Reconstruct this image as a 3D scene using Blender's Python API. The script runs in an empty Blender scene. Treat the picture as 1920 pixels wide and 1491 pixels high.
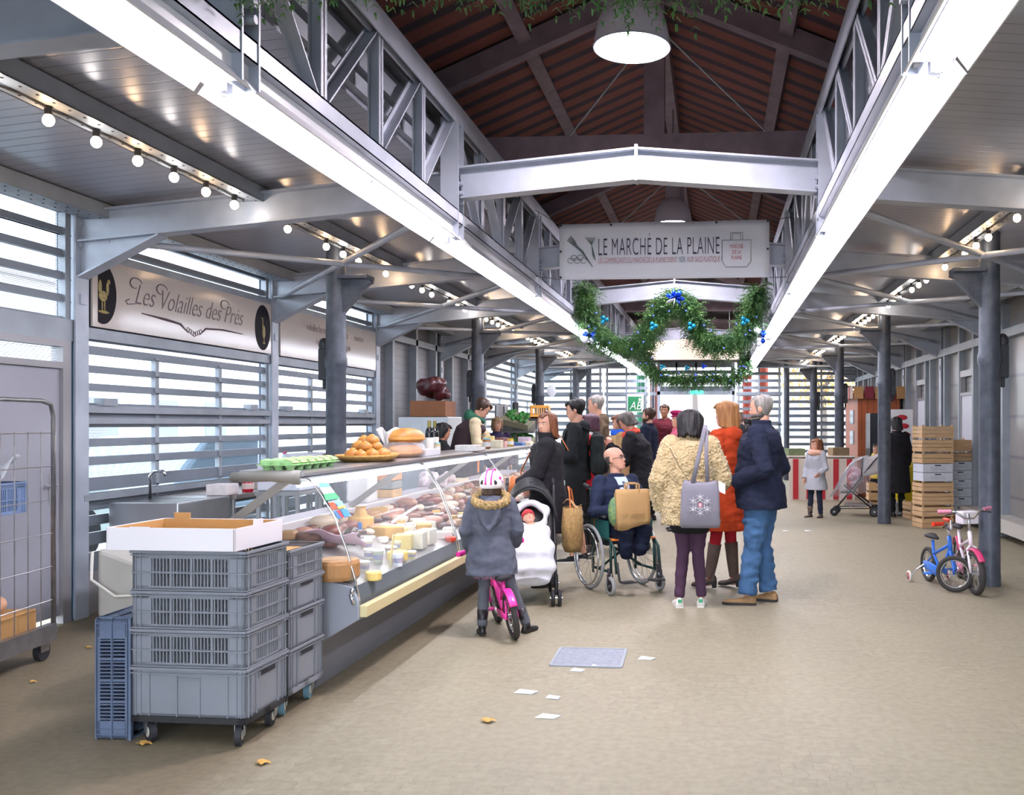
import bpy, bmesh, math, random
from mathutils import Vector, Matrix, Euler, noise
C = bpy.context.scene.collection
S = bpy.context.scene
PI = math.pi
def V(*a): return Vector(a)

# ------------------------------------------------------------------ camera
CAM_H = 1.55; F = 1700.0; PX, PY = 1224.0, 795.0
YAW = math.atan((1342.0 - PX) / F)
cd = bpy.data.cameras.new('camera'); cam = bpy.data.objects.new('camera', cd); C.objects.link(cam)
cd.sensor_width = 36.0; cd.lens = F / 1920.0 * 36.0
cd.shift_x = -(PX - 960.0) / 1920.0; cd.shift_y = (PY - 745.5) / 1920.0
cd.clip_start = 0.05; cd.clip_end = 300
cam.location = (0, 0, CAM_H); cam.rotation_euler = (PI / 2, 0, YAW)
S.camera = cam
# ------------------------------------------------------------------ world and exposure
w = bpy.data.worlds.new('world'); S.world = w; w.use_nodes = True
nt = w.node_tree; bg = nt.nodes['Background']
bg.inputs[0].default_value = (0.78, 0.89, 1.0, 1); bg.inputs[1].default_value = 2.9
S.view_settings.view_transform = 'Standard'; S.view_settings.look = 'None'
S.view_settings.gamma = 1.0; S.view_settings.use_curve_mapping = False
S.view_settings.exposure = 1.5
S.cycles.max_bounces = 8; S.cycles.diffuse_bounces = 5; S.cycles.glossy_bounces = 3
S.cycles.transmission_bounces = 6; S.cycles.transparent_max_bounces = 12
S.cycles.caustics_reflective = False; S.cycles.caustics_refractive = False
S.cycles.sample_clamp_indirect = 6.0
TUBE_E, LAMP_E, BULB_E, DECK_E = 20.0, 100.0, 18.0, 4.0

def ray_xy(px, zc):
    """hall X and Y of picture column px at camera depth zc"""
    xc = (px - PX) * zc / F
    return xc * math.cos(YAW) - zc * math.sin(YAW), xc * math.sin(YAW) + zc * math.cos(YAW)
def at(px, py, z=0.0):
    """hall point at height z seen at picture point px, py"""
    zc = (CAM_H - z) * F / (py - PY)
    x, y = ray_xy(px, zc); return V(x, y, z)
def ad(px, py, zc):
    x, y = ray_xy(px, zc); return V(x, y, CAM_H - (py - PY) * zc / F)

# ------------------------------------------------------------------ materials
def lin(c):
    if isinstance(c, str):
        c = c.lstrip('#'); c = tuple(int(c[i:i+2], 16) / 255 for i in (0, 2, 4))
    return tuple((x / 12.92 if x <= 0.04045 else ((x + 0.055) / 1.055) ** 2.4) for x in c) + (1,)
MATS = {}
def mat(name, col='#808080', rough=0.6, metal=0.0, var=0.0, vs=8.0, col2=None, bump=0.0, bs=60.0, emit=0.0, ecol=None, alpha=1.0, trans=0.0, spec=0.5, sheen=0.0, stretch=None):
    if name in MATS: return MATS[name]
    m = bpy.data.materials.new(name); m.use_nodes = True
    t = m.node_tree; b = t.nodes['Principled BSDF']; N = t.nodes.new; L = t.links.new
    c = lin(col)
    b.inputs['Base Color'].default_value = c; b.inputs['Roughness'].default_value = rough
    b.inputs['Metallic'].default_value = metal; b.inputs['Specular IOR Level'].default_value = spec
    if sheen: b.inputs['Sheen Weight'].default_value = sheen
    if alpha < 1: b.inputs['Alpha'].default_value = alpha
    if trans: b.inputs['Transmission Weight'].default_value = trans; b.inputs['IOR'].default_value = 1.2
    if emit:
        b.inputs['Emission Color'].default_value = lin(ecol or col); b.inputs['Emission Strength'].default_value = emit
    tc = N('ShaderNodeTexCoord'); mp = N('ShaderNodeMapping'); L(tc.outputs['Object'], mp.inputs[0])
    if stretch: mp.inputs['Scale'].default_value = stretch
    if var or col2:
        n = N('ShaderNodeTexNoise'); n.inputs['Scale'].default_value = vs; n.inputs['Detail'].default_value = 6
        L(mp.outputs[0], n.inputs['Vector'])
        r = N('ShaderNodeValToRGB'); L(n.outputs['Fac'], r.inputs[0])
        c2 = lin(col2) if col2 else tuple(max(0, x * (1 - var)) for x in c[:3]) + (1,)
        c1 = c if col2 else tuple(min(1, x * (1 + var)) for x in c[:3]) + (1,)
        r.color_ramp.elements[0].position = 0.3; r.color_ramp.elements[1].position = 0.7
        r.color_ramp.elements[0].color = c2; r.color_ramp.elements[1].color = c1
        L(r.outputs[0], b.inputs['Base Color'])
    if bump:
        n2 = N('ShaderNodeTexNoise'); n2.inputs['Scale'].default_value = bs; n2.inputs['Detail'].default_value = 4
        L(mp.outputs[0], n2.inputs['Vector'])
        bp = N('ShaderNodeBump'); bp.inputs['Strength'].default_value = bump; bp.inputs['Distance'].default_value = 0.01
        L(n2.outputs['Fac'], bp.inputs['Height']); L(bp.outputs[0], b.inputs['Normal'])
    MATS[name] = m; return m
def emat(name, col, strength):
    if name in MATS: return MATS[name]
    m = bpy.data.materials.new(name); m.use_nodes = True; t = m.node_tree; t.nodes.clear()
    e = t.nodes.new('ShaderNodeEmission'); e.inputs[0].default_value = lin(col); e.inputs[1].default_value = strength
    o = t.nodes.new('ShaderNodeOutputMaterial'); t.links.new(e.outputs[0], o.inputs[0]); MATS[name] = m; return m
def clear(name, col, fac, rough=0.05):
    """thin clear sheet: transparent mixed with gloss"""
    if name in MATS: return MATS[name]
    m = bpy.data.materials.new(name); m.use_nodes = True; t = m.node_tree; t.nodes.clear(); N = t.nodes.new
    tr = N('ShaderNodeBsdfTransparent'); tr.inputs[0].default_value = lin(col)
    g = N('ShaderNodeBsdfPrincipled'); g.inputs['Base Color'].default_value = lin(col); g.inputs['Roughness'].default_value = rough
    lw = N('ShaderNodeLayerWeight'); lw.inputs[0].default_value = 0.3
    mm = N('ShaderNodeMath'); mm.operation = 'MULTIPLY_ADD'; mm.inputs[1].default_value = 0.5; mm.inputs[2].default_value = fac; mm.use_clamp = True
    t.links.new(lw.outputs['Fresnel'], mm.inputs[0])
    mx = N('ShaderNodeMixShader'); o = N('ShaderNodeOutputMaterial')
    t.links.new(mm.outputs[0], mx.inputs[0]); t.links.new(tr.outputs[0], mx.inputs[1]); t.links.new(g.outputs[0], mx.inputs[2]); t.links.new(mx.outputs[0], o.inputs[0])
    MATS[name] = m; return m

# ------------------------------------------------------------------ mesh builder
def basis(d):
    d = d.normalized(); up = V(0, 0, 1) if abs(d.z) < 0.95 else V(0, 1, 0)
    x = d.cross(up).normalized(); y = x.cross(d).normalized(); return x, y
class MB:
    def __init__(s): s.v = []; s.f = []; s.m = []; s.T = None; s.mi = 0
    def _add(s, vs, fs):
        o = len(s.v)
        s.v += [(s.T @ Vector(p)) if s.T is not None else Vector(p) for p in vs]
        s.f += [tuple(i + o for i in f) for f in fs]; s.m += [s.mi] * len(fs); return s
    def box(s, c, d, rz=0.0, R=None):
        R = R or Matrix.Rotation(rz, 3, 'Z'); c = Vector(c)
        vs = [c + R @ V(x * d[0] / 2, y * d[1] / 2, z * d[2] / 2) for x in (-1, 1) for y in (-1, 1) for z in (-1, 1)]
        return s._add(vs, [(0, 1, 3, 2), (4, 6, 7, 5), (0, 4, 5, 1), (2, 3, 7, 6), (0, 2, 6, 4), (1, 5, 7, 3)])
    def bb(s, x0, x1, y0, y1, z0, z1):
        return s.box(((x0+x1)/2, (y0+y1)/2, (z0+z1)/2), (abs(x1-x0), abs(y1-y0), abs(z1-z0)))
    def bar(s, a, b, w, h, up=None):
        a = Vector(a); b = Vector(b); d = (b - a); 
        if up is not None:
            x = d.normalized().cross(Vector(up)).normalized(); y = x.cross(d.normalized()).normalized()
        else: x, y = basis(d)
        vs = [p + x * i * w / 2 + y * j * h / 2 for p in (a, b) for i, j in ((-1, -1), (1, -1), (1, 1), (-1, 1))]
        return s._add(vs, [(3, 2, 1, 0), (4, 5, 6, 7), (0, 1, 5, 4), (1, 2, 6, 5), (2, 3, 7, 6), (3, 0, 4, 7)])
    def ibeam(s, a, b, h, w, tk=0.012):
        a = Vector(a); b = Vector(b); s.bar(a, b, tk, h)
        x, y = basis(b - a)
        s.bar(a + y * h / 2, b + y * h / 2, w, tk); return s.bar(a - y * h / 2, b - y * h / 2, w, tk)
    def rings(s, R, close=True, loop=False):
        n = len(R[0]); vs = [p for r in R for p in r]; fs = []
        for i in range(len(R) - 1):
            for j in range(n):
                k = (j + 1) % n; fs.append((i*n+j, i*n+k, (i+1)*n+k, (i+1)*n+j))
        if loop:
            i = len(R) - 1
            for j in range(n):
                k = (j + 1) % n; fs.append((i*n+j, i*n+k, k, j))
        elif close: fs.append(tuple(range(n))[::-1]); fs.append(tuple((len(R)-1)*n + j for j in range(n)))
        return s._add(vs, fs)
    def tube(s, pts, r, n=8, close=True, loop=False, flat=1.0, side=None):
        pts = [Vector(p) for p in pts]; rs = r if isinstance(r, (list, tuple)) else [r] * len(pts)
        R = []; px = None
        for i, p in enumerate(pts):
            if loop: d = pts[(i + 1) % len(pts)] - pts[i - 1]
            else: d = (pts[min(i + 1, len(pts) - 1)] - pts[max(i - 1, 0)])
            if d.length < 1e-9: d = V(0, 0, 1)
            d.normalize()
            if px is None:
                x, y = basis(d)
                if side is not None:
                    x = Vector(side); x = (x - d * x.dot(d)).normalized(); y = x.cross(d).normalized()
            else:
                x = (px - d * px.dot(d)).normalized(); y = x.cross(d).normalized()
            px = x
            rr = rs[i]; ra, rb = rr if isinstance(rr, (list, tuple)) else (rr, rr * flat)
            R.append([p + x * math.cos(2*PI*k/n) * ra + y * math.sin(2*PI*k/n) * rb for k in range(n)])
        return s.rings(R, close, loop)
    def cyl(s, a, b, r0, r1=None, n=16): return s.tube([a, b], [r0, r0 if r1 is None else r1], n)
    def lathe(s, prof, c=(0, 0, 0), n=24, axis=None, close=True):
        c = Vector(c); R = Matrix.Identity(3) if axis is None else V(0, 0, 1).rotation_difference(Vector(axis)).to_matrix()
        return s.rings([[c + R @ V(r*math.cos(2*PI*k/n), r*math.sin(2*PI*k/n), z) for k in range(n)] for r, z in prof], close)
    def ell(s, c, r, n=12, m=8, R=None):
        c = Vector(c); R = R or Matrix.Identity(3); RR = []
        for i in range(m + 1):
            a = PI * (i + 0.02 if i == 0 else (i - 0.02 if i == m else i)) / m
            RR.append([c + R @ V(r[0]*math.sin(a)*math.cos(2*PI*k/n), r[1]*math.sin(a)*math.sin(2*PI*k/n), -r[2]*math.cos(a)) for k in range(n)])
        return s.rings(RR)
    def prism(s, poly, ext, o=(0, 0, 0), ux=(1, 0, 0), uy=(0, 0, 1)):
        """polygon in the plane ux, uy pushed along ext"""
        o = Vector(o); ux = Vector(ux); uy = Vector(uy); e = Vector(ext)
        a = [o + ux * p[0] + uy * p[1] for p in poly]; return s.rings([a, [p + e for p in a]])
    def torus(s, c, R, r, axis=(0, 0, 1), n=32, m=8, flat=1.0):
        c = Vector(c); Q = V(0, 0, 1).rotation_difference(Vector(axis)).to_matrix(); RR = []
        for i in range(n):
            a = 2*PI*i/n; d = V(math.cos(a), math.sin(a), 0)
            RR.append([c + Q @ (d * (R + r*math.cos(2*PI*k/m)) + V(0, 0, r*flat*math.sin(2*PI*k/m))) for k in range(m)])
        return s.rings(RR, False, True)
    def sheet(s, fn, nu, nv):
        vs = [fn(i / nu, j / nv) for i in range(nu + 1) for j in range(nv + 1)]
        return s._add(vs, [(i*(nv+1)+j, (i+1)*(nv+1)+j, (i+1)*(nv+1)+j+1, i*(nv+1)+j+1) for i in range(nu) for j in range(nv)])
    def mesh(s, name):
        me = bpy.data.meshes.new(name); me.from_pydata([tuple(p) for p in s.v], [], s.f); me.validate(); return me
    def build(s, name, mats, parent=None, smooth=False, bevel=0.0, sub=0, solid=0.0, recalc=True):
        me = s.mesh(name)
        if isinstance(mats, bpy.types.Material): mats = [mats]
        for m in mats: me.materials.append(m)
        if len(mats) > 1 and len(me.polygons) == len(s.m): me.polygons.foreach_set('material_index', s.m)
        if recalc:
            b = bmesh.new(); b.from_mesh(me); bmesh.ops.recalc_face_normals(b, faces=b.faces); b.to_mesh(me); b.free()
        o = bpy.data.objects.new(name, me); C.objects.link(o)
        if smooth:
            me.polygons.foreach_set('use_smooth', [True] * len(me.polygons))
            if smooth == 'auto': 
                b = bmesh.new(); b.from_mesh(me)
                for e in b.edges:
                    if len(e.link_faces) == 2 and e.calc_face_angle(0) > 0.7: e.smooth = False
                b.to_mesh(me); b.free()
        if solid: md = o.modifiers.new('solidify', 'SOLIDIFY'); md.thickness = solid
        if bevel: md = o.modifiers.new('bevel', 'BEVEL'); md.width = bevel; md.segments = 2; md.limit_method = 'ANGLE'
        if sub: md = o.modifiers.new('subsurf', 'SUBSURF'); md.levels = sub; md.render_levels = sub
        if parent is not None: o.parent = parent
        return o
def tag(o, label=None, cat=None, group=None, kind=None):
    if label: o['label'] = label
    if cat: o['category'] = cat
    if group: o['group'] = group
    if kind: o['kind'] = kind
    return o
def thing(name, label, cat, loc=(0, 0, 0), rz=0.0, group=None, kind=None):
    o = bpy.data.objects.new(name, None); C.objects.link(o); o.location = loc; o.rotation_euler = (0, 0, rz)
    o.empty_display_size = 0.1
    return tag(o, label, cat, group, kind)
def solo(mb, name, m, label, cat, loc=(0, 0, 0), rz=0.0, group=None, **k):
    o = mb.build(name, m, None, **k); o.location = loc; o.rotation_euler = (0, 0, rz); return tag(o, label, cat, group)
def struct(mb, name, m, parent=None, **k):
    o = mb.build(name, m, parent, **k)
    if parent is None: o['kind'] = 'structure'
    return o
def dup(o, loc=None, rz=None, label=None, parent=None, group=None):
    def cp(a, par):
        c = a.copy(); C.objects.link(c); c.parent = par
        for ch in list(a.children): cp(ch, c)
        return c
    c = cp(o, parent)
    if loc is not None: c.location = loc
    if rz is not None: c.rotation_euler = (0, 0, rz)
    if label: c['label'] = label
    if group: c['group'] = group
    return c
def bake(o):
    """apply the modifiers of o without operators"""
    dg = bpy.context.evaluated_depsgraph_get(); dg.update()
    me = bpy.data.meshes.new_from_object(o.evaluated_get(dg)); old = o.data; o.modifiers.clear(); o.data = me
    bpy.data.meshes.remove(old); return o
def remesh(mb, name, m, parent, vox, smooth=2, disp=None):
    o = mb.build(name, m, None, recalc=True)
    r = o.modifiers.new('remesh', 'REMESH'); r.mode = 'VOXEL'; r.voxel_size = vox; r.use_smooth_shade = True
    if smooth: q = o.modifiers.new('smooth', 'SMOOTH'); q.iterations = smooth; q.factor = 0.5
    bake(o)
    if disp:
        vs = o.data.vertices; src = [(v.co.copy(), v.normal.copy()) for v in vs]; out = []
        for c_, n_ in src: out.extend(disp(c_, n_))
        vs.foreach_set('co', out); o.data.update()
    o.data.polygons.foreach_set('use_smooth', [True] * len(o.data.polygons))
    if parent is not None: o.parent = parent
    return o
def text(s, size, m, parent, name='lettering', loc=(0, 0, 0), rot=(PI/2, 0, 0), ext=0.002, align='CENTER', shear=0.0, sx=1.0, spacing=1.0, off=0.0):
    cu = bpy.data.curves.new(name, 'FONT'); cu.body = s; cu.size = size; cu.extrude = ext; cu.align_x = align; cu.align_y = 'CENTER'
    cu.shear = shear; cu.space_character = spacing; cu.offset = off
    o = bpy.data.objects.new(name, cu); C.objects.link(o)
    dg = bpy.context.evaluated_depsgraph_get(); dg.update()
    me = bpy.data.meshes.new_from_object(o.evaluated_get(dg)); C.objects.unlink(o); bpy.data.objects.remove(o)
    me.materials.clear(); me.materials.append(m)
    o = bpy.data.objects.new(name, me); C.objects.link(o); o.location = loc; o.rotation_euler = rot; o.scale = (sx, 1, 1); o.parent = parent
    return o
R_ = random.Random(5)
def text_fit(s, x0, x1, h, m, parent, y, z, **k):
    o = text(s, h, m, parent, align='LEFT', loc=(x0, y, z), **k); xs = [v.co.x for v in o.data.vertices]; sc = (x1 - x0) / (max(xs) - min(xs))
    o.scale.x = sc; o.location.x = x0 - min(xs) * sc; return o
# ------------------------------------------------------------------ the hall
XL, XR, XC = -5.11, 4.05, -0.6
TL, TR = -2.03, 0.83
YE = 25.9
FY = [6.88 + 3.17 * k for k in range(-2, 7)]
CY = [8.9, 14.35, 19.5, 24.6]; CLX, CRX = -3.82, 2.62
steel = mat('galvanised_steel', '#aeb5c2', 0.42, 0.15, 0.16, 3.0)
steel_d = mat('painted_grey_steel', '#9299a2', 0.45, 0.15, 0.12, 4.0)
slatm = mat('grey_slat_metal', '#7d8590', 0.5, 0.1, 0.08, 3.0)
ironm = mat('dark_cast_iron_paint', '#4a4f5a', 0.45, 0.1, 0.3, 9.0, bump=0.25, bs=40)
panelm = mat('light_grey_panel', '#989699', 0.35, 0.2, 0.06, 2.0)
doorm = mat('grey_painted_door', '#9c9ca6', 0.5, 0.0, 0.04, 2.0)
darkpanel = mat('grey_shutter_panel', '#737176', 0.4, 0.2, 0.12, 1.5)

def floor_mat():
    m = bpy.data.materials.new('worn_stone_paving'); m.use_nodes = True; t = m.node_tree; N = t.nodes.new; L = t.links.new
    b = t.nodes['Principled BSDF']; tc = N('ShaderNodeTexCoord')
    br = N('ShaderNodeTexBrick'); br.inputs['Scale'].default_value = 5.5; br.inputs['Mortar Size'].default_value = 0.02; br.inputs['Mortar Smooth'].default_value = 0.6
    br.inputs['Brick Width'].default_value = 0.62; br.inputs['Row Height'].default_value = 0.5
    br.inputs['Color1'].default_value = lin('#948c76'); br.inputs['Color2'].default_value = lin('#8b836e'); br.inputs['Mortar'].default_value = lin('#827a68'); br.offset_frequency = 2; br.squash = 0.8; br.squash_frequency = 3
    wp = N('ShaderNodeTexNoise'); wp.inputs['Scale'].default_value = 5; wp.inputs['Detail'].default_value = 3
    ad_ = N('ShaderNodeMixRGB'); ad_.blend_type = 'LINEAR_LIGHT'; ad_.inputs[0].default_value = 0.07
    L(tc.outputs['Object'], wp.inputs[0]); L(tc.outputs['Object'], ad_.inputs[1]); L(wp.outputs['Color'], ad_.inputs[2]); L(ad_.outputs[0], br.inputs[0])
    big = N('ShaderNodeTexNoise'); big.inputs['Scale'].default_value = 0.7; big.inputs['Detail'].default_value = 8
    cr = N('ShaderNodeValToRGB'); cr.color_ramp.elements[0].position = 0.42; cr.color_ramp.elements[1].position = 0.6
    L(tc.outputs['Object'], big.inputs[0]); L(big.outputs['Fac'], cr.inputs[0])
    mx = N('ShaderNodeMixRGB'); mx.inputs[1].default_value = lin('#918973'); L(cr.outputs[0], mx.inputs[0]); L(br.outputs['Color'], mx.inputs[2])
    n2 = N('ShaderNodeTexNoise'); n2.inputs['Scale'].default_value = 22; n2.inputs['Detail'].default_value = 8
    L(tc.outputs['Object'], n2.inputs[0])
    c2 = N('ShaderNodeValToRGB'); c2.color_ramp.elements[0].position = 0.3; c2.color_ramp.elements[0].color = (0.78, 0.77, 0.76, 1); c2.color_ramp.elements[1].position = 0.62
    L(n2.outputs['Fac'], c2.inputs[0])
    mu = N('ShaderNodeMixRGB'); mu.blend_type = 'MULTIPLY'; mu.inputs[0].default_value = 0.8; L(mx.outputs[0], mu.inputs[1]); L(c2.outputs[0], mu.inputs[2])
    # browner, darker ground under and behind the stalls on the left
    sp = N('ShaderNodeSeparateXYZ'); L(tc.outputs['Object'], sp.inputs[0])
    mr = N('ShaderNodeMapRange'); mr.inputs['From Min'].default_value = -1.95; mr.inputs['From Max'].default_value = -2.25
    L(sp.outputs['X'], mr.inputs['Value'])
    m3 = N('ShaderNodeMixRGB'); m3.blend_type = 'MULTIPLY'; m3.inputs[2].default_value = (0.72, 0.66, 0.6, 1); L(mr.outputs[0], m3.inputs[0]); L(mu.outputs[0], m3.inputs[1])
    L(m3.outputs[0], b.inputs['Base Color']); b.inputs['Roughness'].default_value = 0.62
    bp = N('ShaderNodeBump'); bp.inputs['Strength'].default_value = 0.35; bp.inputs['Distance'].default_value = 0.006
    L(mx.outputs[0], bp.inputs['Height']); L(bp.outputs[0], b.inputs['Normal']); return m
def rib_mat(name, c1, c2, axis, period, rough, metal, bumps=0.5, split=None):
    m = bpy.data.materials.new(name); m.use_nodes = True; t = m.node_tree; N = t.nodes.new; L = t.links.new
    b = t.nodes['Principled BSDF']; tc = N('ShaderNodeTexCoord'); sp = N('ShaderNodeSeparateXYZ'); L(tc.outputs['Object'], sp.inputs[0])
    d = N('ShaderNodeMath'); d.operation = 'DIVIDE'; d.inputs[1].default_value = period; L(sp.outputs[axis], d.inputs[0])
    fr = N('ShaderNodeMath'); fr.operation = 'FRACT'; L(d.outputs[0], fr.inputs[0])
    pp = N('ShaderNodeMath'); pp.operation = 'PINGPONG'; pp.inputs[1].default_value = 0.5; L(fr.outputs[0], pp.inputs[0])
    r = N('ShaderNodeValToRGB'); e = r.color_ramp.elements
    e[0].position = 0.02 if split is None else split[0]; e[1].position = 0.06 if split is None else split[1]; e[0].color = lin(c2); e[1].color = lin(c1)
    L(pp.outputs[0], r.inputs[0])
    n = N('ShaderNodeTexNoise'); n.inputs['Scale'].default_value = 2.2; n.inputs['Detail'].default_value = 6; L(tc.outputs['Object'], n.inputs[0])
    rr = N('ShaderNodeMapRange'); rr.inputs['To Min'].default_value = 0.6; rr.inputs['To Max'].default_value = 1.35; L(n.outputs['Fac'], rr.inputs['Value'])
    mu = N('ShaderNodeMixRGB'); mu.blend_type = 'MULTIPLY'; mu.inputs[0].default_value = 0.7; L(r.outputs[0], mu.inputs[1]); L(rr.outputs[0], mu.inputs[2])
    L(mu.outputs[0], b.inputs['Base Color']); b.inputs['Roughness'].default_value = rough; b.inputs['Metallic'].default_value = metal
    bp = N('ShaderNodeBump'); bp.inputs['Strength'].default_value = bumps; bp.inputs['Distance'].default_value = 0.01
    L(r.outputs[0], bp.inputs['Height']); L(bp.outputs[0], b.inputs['Normal']); return m
ceilm = rib_mat('ribbed_metal_ceiling', '#a9acb8', '#80838e', 'Y', 0.11, 0.28, 0.4)
tilem = rib_mat('terracotta_roof_tiles', '#8c5750', '#4c3e48', 'Y', 0.33, 0.8, 0.0, 0.6, (0.14, 0.26))
shutm = rib_mat('ribbed_shutter', '#77757b', '#57555c', 'Z', 0.12, 0.35, 0.25)

b = MB(); b.bb(XL - 0.3, XR + 0.3, -3, YE + 0.1, -0.12, 0); struct(b, 'floor', floor_mat())
b = MB(); b.bb(-60, 60, -30, 90, -0.3, -0.13); o = struct(b, 'ground_outside', mat('street_asphalt', '#9a9a9c', 0.9))
# aisle ceilings
for nm, x0, x1 in (('ceiling', XL - 0.1, -2.2), ('ceiling_right', XR + 0.1, 1.0)):
    zo, zi = 3.26, 3.53
    b = MB(); b.prism([(x0, zo), (x1, zi), (x1, zi + 0.05), (x0, zo + 0.05)], (0, YE + 3, 0), o=(0, -3, 0)); struct(b, nm, ceilm)
    sg = -1 if x0 < 0 else 1
    b = MB()
    for q, (dz, dx) in enumerate(((0.04, 0), (0.17, 0.02), (0.30, -0.04), (0.43, 0))):
        b.bb(x1 + dx - 0.05, x1 + dx + 0.05, -3, YE, zi + dz, zi + dz + 0.09 + 0.03 * (q % 2))
    b.bb(x1 + sg*0.06, x1 + sg*0.08, -3, YE, zi, zi + 0.5)
    struct(b, 'trim_%d' % (1 if sg < 0 else 2), steel_d)
    # longitudinal purlins
    for q, xx in enumerate((XC + sg * 3.03, XC + sg * 4.3)):
        z = zo + (xx - x0) / (x1 - x0) * (zi - zo)
        b = MB()
        b.bb(xx - 0.1, xx + 0.1, -3, YE, z - 0.11, z - 0.1); b.bb(xx - 0.1, xx - 0.09, -3, YE, z - 0.11, z); b.bb(xx + 0.09, xx + 0.1, -3, YE, z - 0.11, z)
        struct(b, 'trim_%d' % (3 + q + (2 if sg > 0 else 0)), steel_d)
        b = MB()
        yy = 3.0
        while yy < 12:
            for s2 in (-1, 1):
                b.lathe([(0.008, 0), (0.008, 0.003)], (xx + s2 * 0.05, yy, z - 0.1125), 8)
            yy += 0.12
        o = b.build('punched_holes', mat('dark_hole', '#26262a', 0.9), None); o['kind'] = 'structure'; o.name = 'trim_%d_hole' % (3 + q)
# high tiled roof
ZR = 6.0; SL = 0.43
for sg, nm in ((-1, 'roof_slope_left'), (1, 'roof_slope_right')):
    xe = XC + sg * 4.9; b = MB()
    b.prism([(XC, ZR), (xe, ZR - SL * 4.9), (xe, ZR - SL * 4.9 + 0.08), (XC, ZR + 0.08)], (0, YE + 3.5, 0), o=(0, -3, 0))
    struct(b, nm, tilem)
    woodm = mat('dark_roof_timber', '#8f7f8a', 0.8, 0, 0.2, 5)
    b = MB()
    for dx in (1.3, 2.6, 3.9):
        x = XC + sg * dx; z = ZR - SL * dx
        b.box((x, YE/2 - 1, z - 0.07), (0.14, YE + 2.5, 0.13), R=Matrix.Rotation(sg * math.atan(SL), 3, 'Y'))
    struct(b, 'purlin_beam', woodm)
b = MB(); b.bb(XC - 0.08, XC + 0.08, -3, YE, ZR - 0.32, ZR - 0.06); struct(b, 'ridge_beam', woodm)
for y in [3.45] + CY:
    b = MB(); b.bb(CLX, CRX, y - 0.11, y + 0.11, 3.98, 4.37)
    b.bb(XC - 0.1, XC + 0.1, y - 0.1, y + 0.1, 4.37, ZR - 0.1)
    for sg in (-1, 1):
        b.bar((XC, y, ZR - 0.15), (XC + sg * 4.4, y, ZR - SL * 4.4 - 0.12), 0.14, 0.2)
    struct(b, 'tie_beam', woodm)
b = MB()
for sg in (-1, 1):   # thin wind-bracing rods
    for y0 in (9.2, 14.5): b.cyl((XC, y0, 5.6), (XC + sg * 3.0, y0 + 5, 4.5), 0.012, n=6); b.cyl((XC + sg*3, y0, 4.5), (XC, y0 + 5, 5.6), 0.012, n=6)
struct(b, 'bracing_rod_beam', steel)
b = MB(); b.bb(XC - 4.9, XC - 3.4, -3.1, -3, 0, 6.2); b.bb(XC + 3.4, XC + 4.9, -3.1, -3, 0, 6.2); b.bb(XC - 3.4, XC + 3.4, -3.1, -3, 3.3, 6.2); struct(b, 'wall_back', panelm)
for x, nm in ((XL - 0.12, 'wall_upper_left'), (XR + 0.12, 'wall_upper_right')):
    b = MB(); b.bb(x - 0.04, x + 0.04, -3, YE, 3.26, 4.2); struct(b, nm, darkpanel)

# cast iron columns
def column(x, y, sg):
    t = thing('iron_column', None, None, (x, y, 0), kind='structure')
    b = MB(); b.lathe([(0.105, 0), (0.105, 0.1), (0.1, 0.12), (0.098, 2.1), (0.112, 2.14), (0.112, 2.2), (0.1, 2.24), (0.095, 3.0), (0.1, 3.9), (0.13, 3.96), (0.13, 4.0)], n=24)
    b.build('shaft', ironm, t, smooth='auto')
    b = MB(); b.prism([(0.06, 3.02), (0.33 + 0.02, 3.02), (0.38, 2.97), (0.34, 2.95), (0.1, 2.68), (0.06, 2.62)], (0, 0.09, 0), o=(0, -0.045, 0), ux=(-sg, 0, 0))
    b.bb(-sg*0.05, -sg*0.36, -0.1, 0.1, 3.0, 3.04)
    b.build('bracket', ironm, t, bevel=0.006)
    b = MB(); b.box((sg * 0.13 , 0.02, 2.15), (0.09, 0.1, 0.32)); b.ell((sg*0.13, 0.02, 2.34), (0.055, 0.06, 0.08)); b.cyl((sg*0.13, 0.02, 2.0), (sg*0.13, 0.02, 1.9), 0.02)
    b.build('wall_box', mat('black_box', '#2a2c33', 0.5), t, bevel=0.01)
for y in CY: column(CLX, y, -1); column(CRX, y, 1)
for x, y in ((-3.55, 25.2), (1.95, 25.2)):
    b = MB(); b.cyl((x, y, 0), (x, y, 3.4), 0.08); struct(b, 'iron_column', ironm, smooth='auto')

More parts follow.
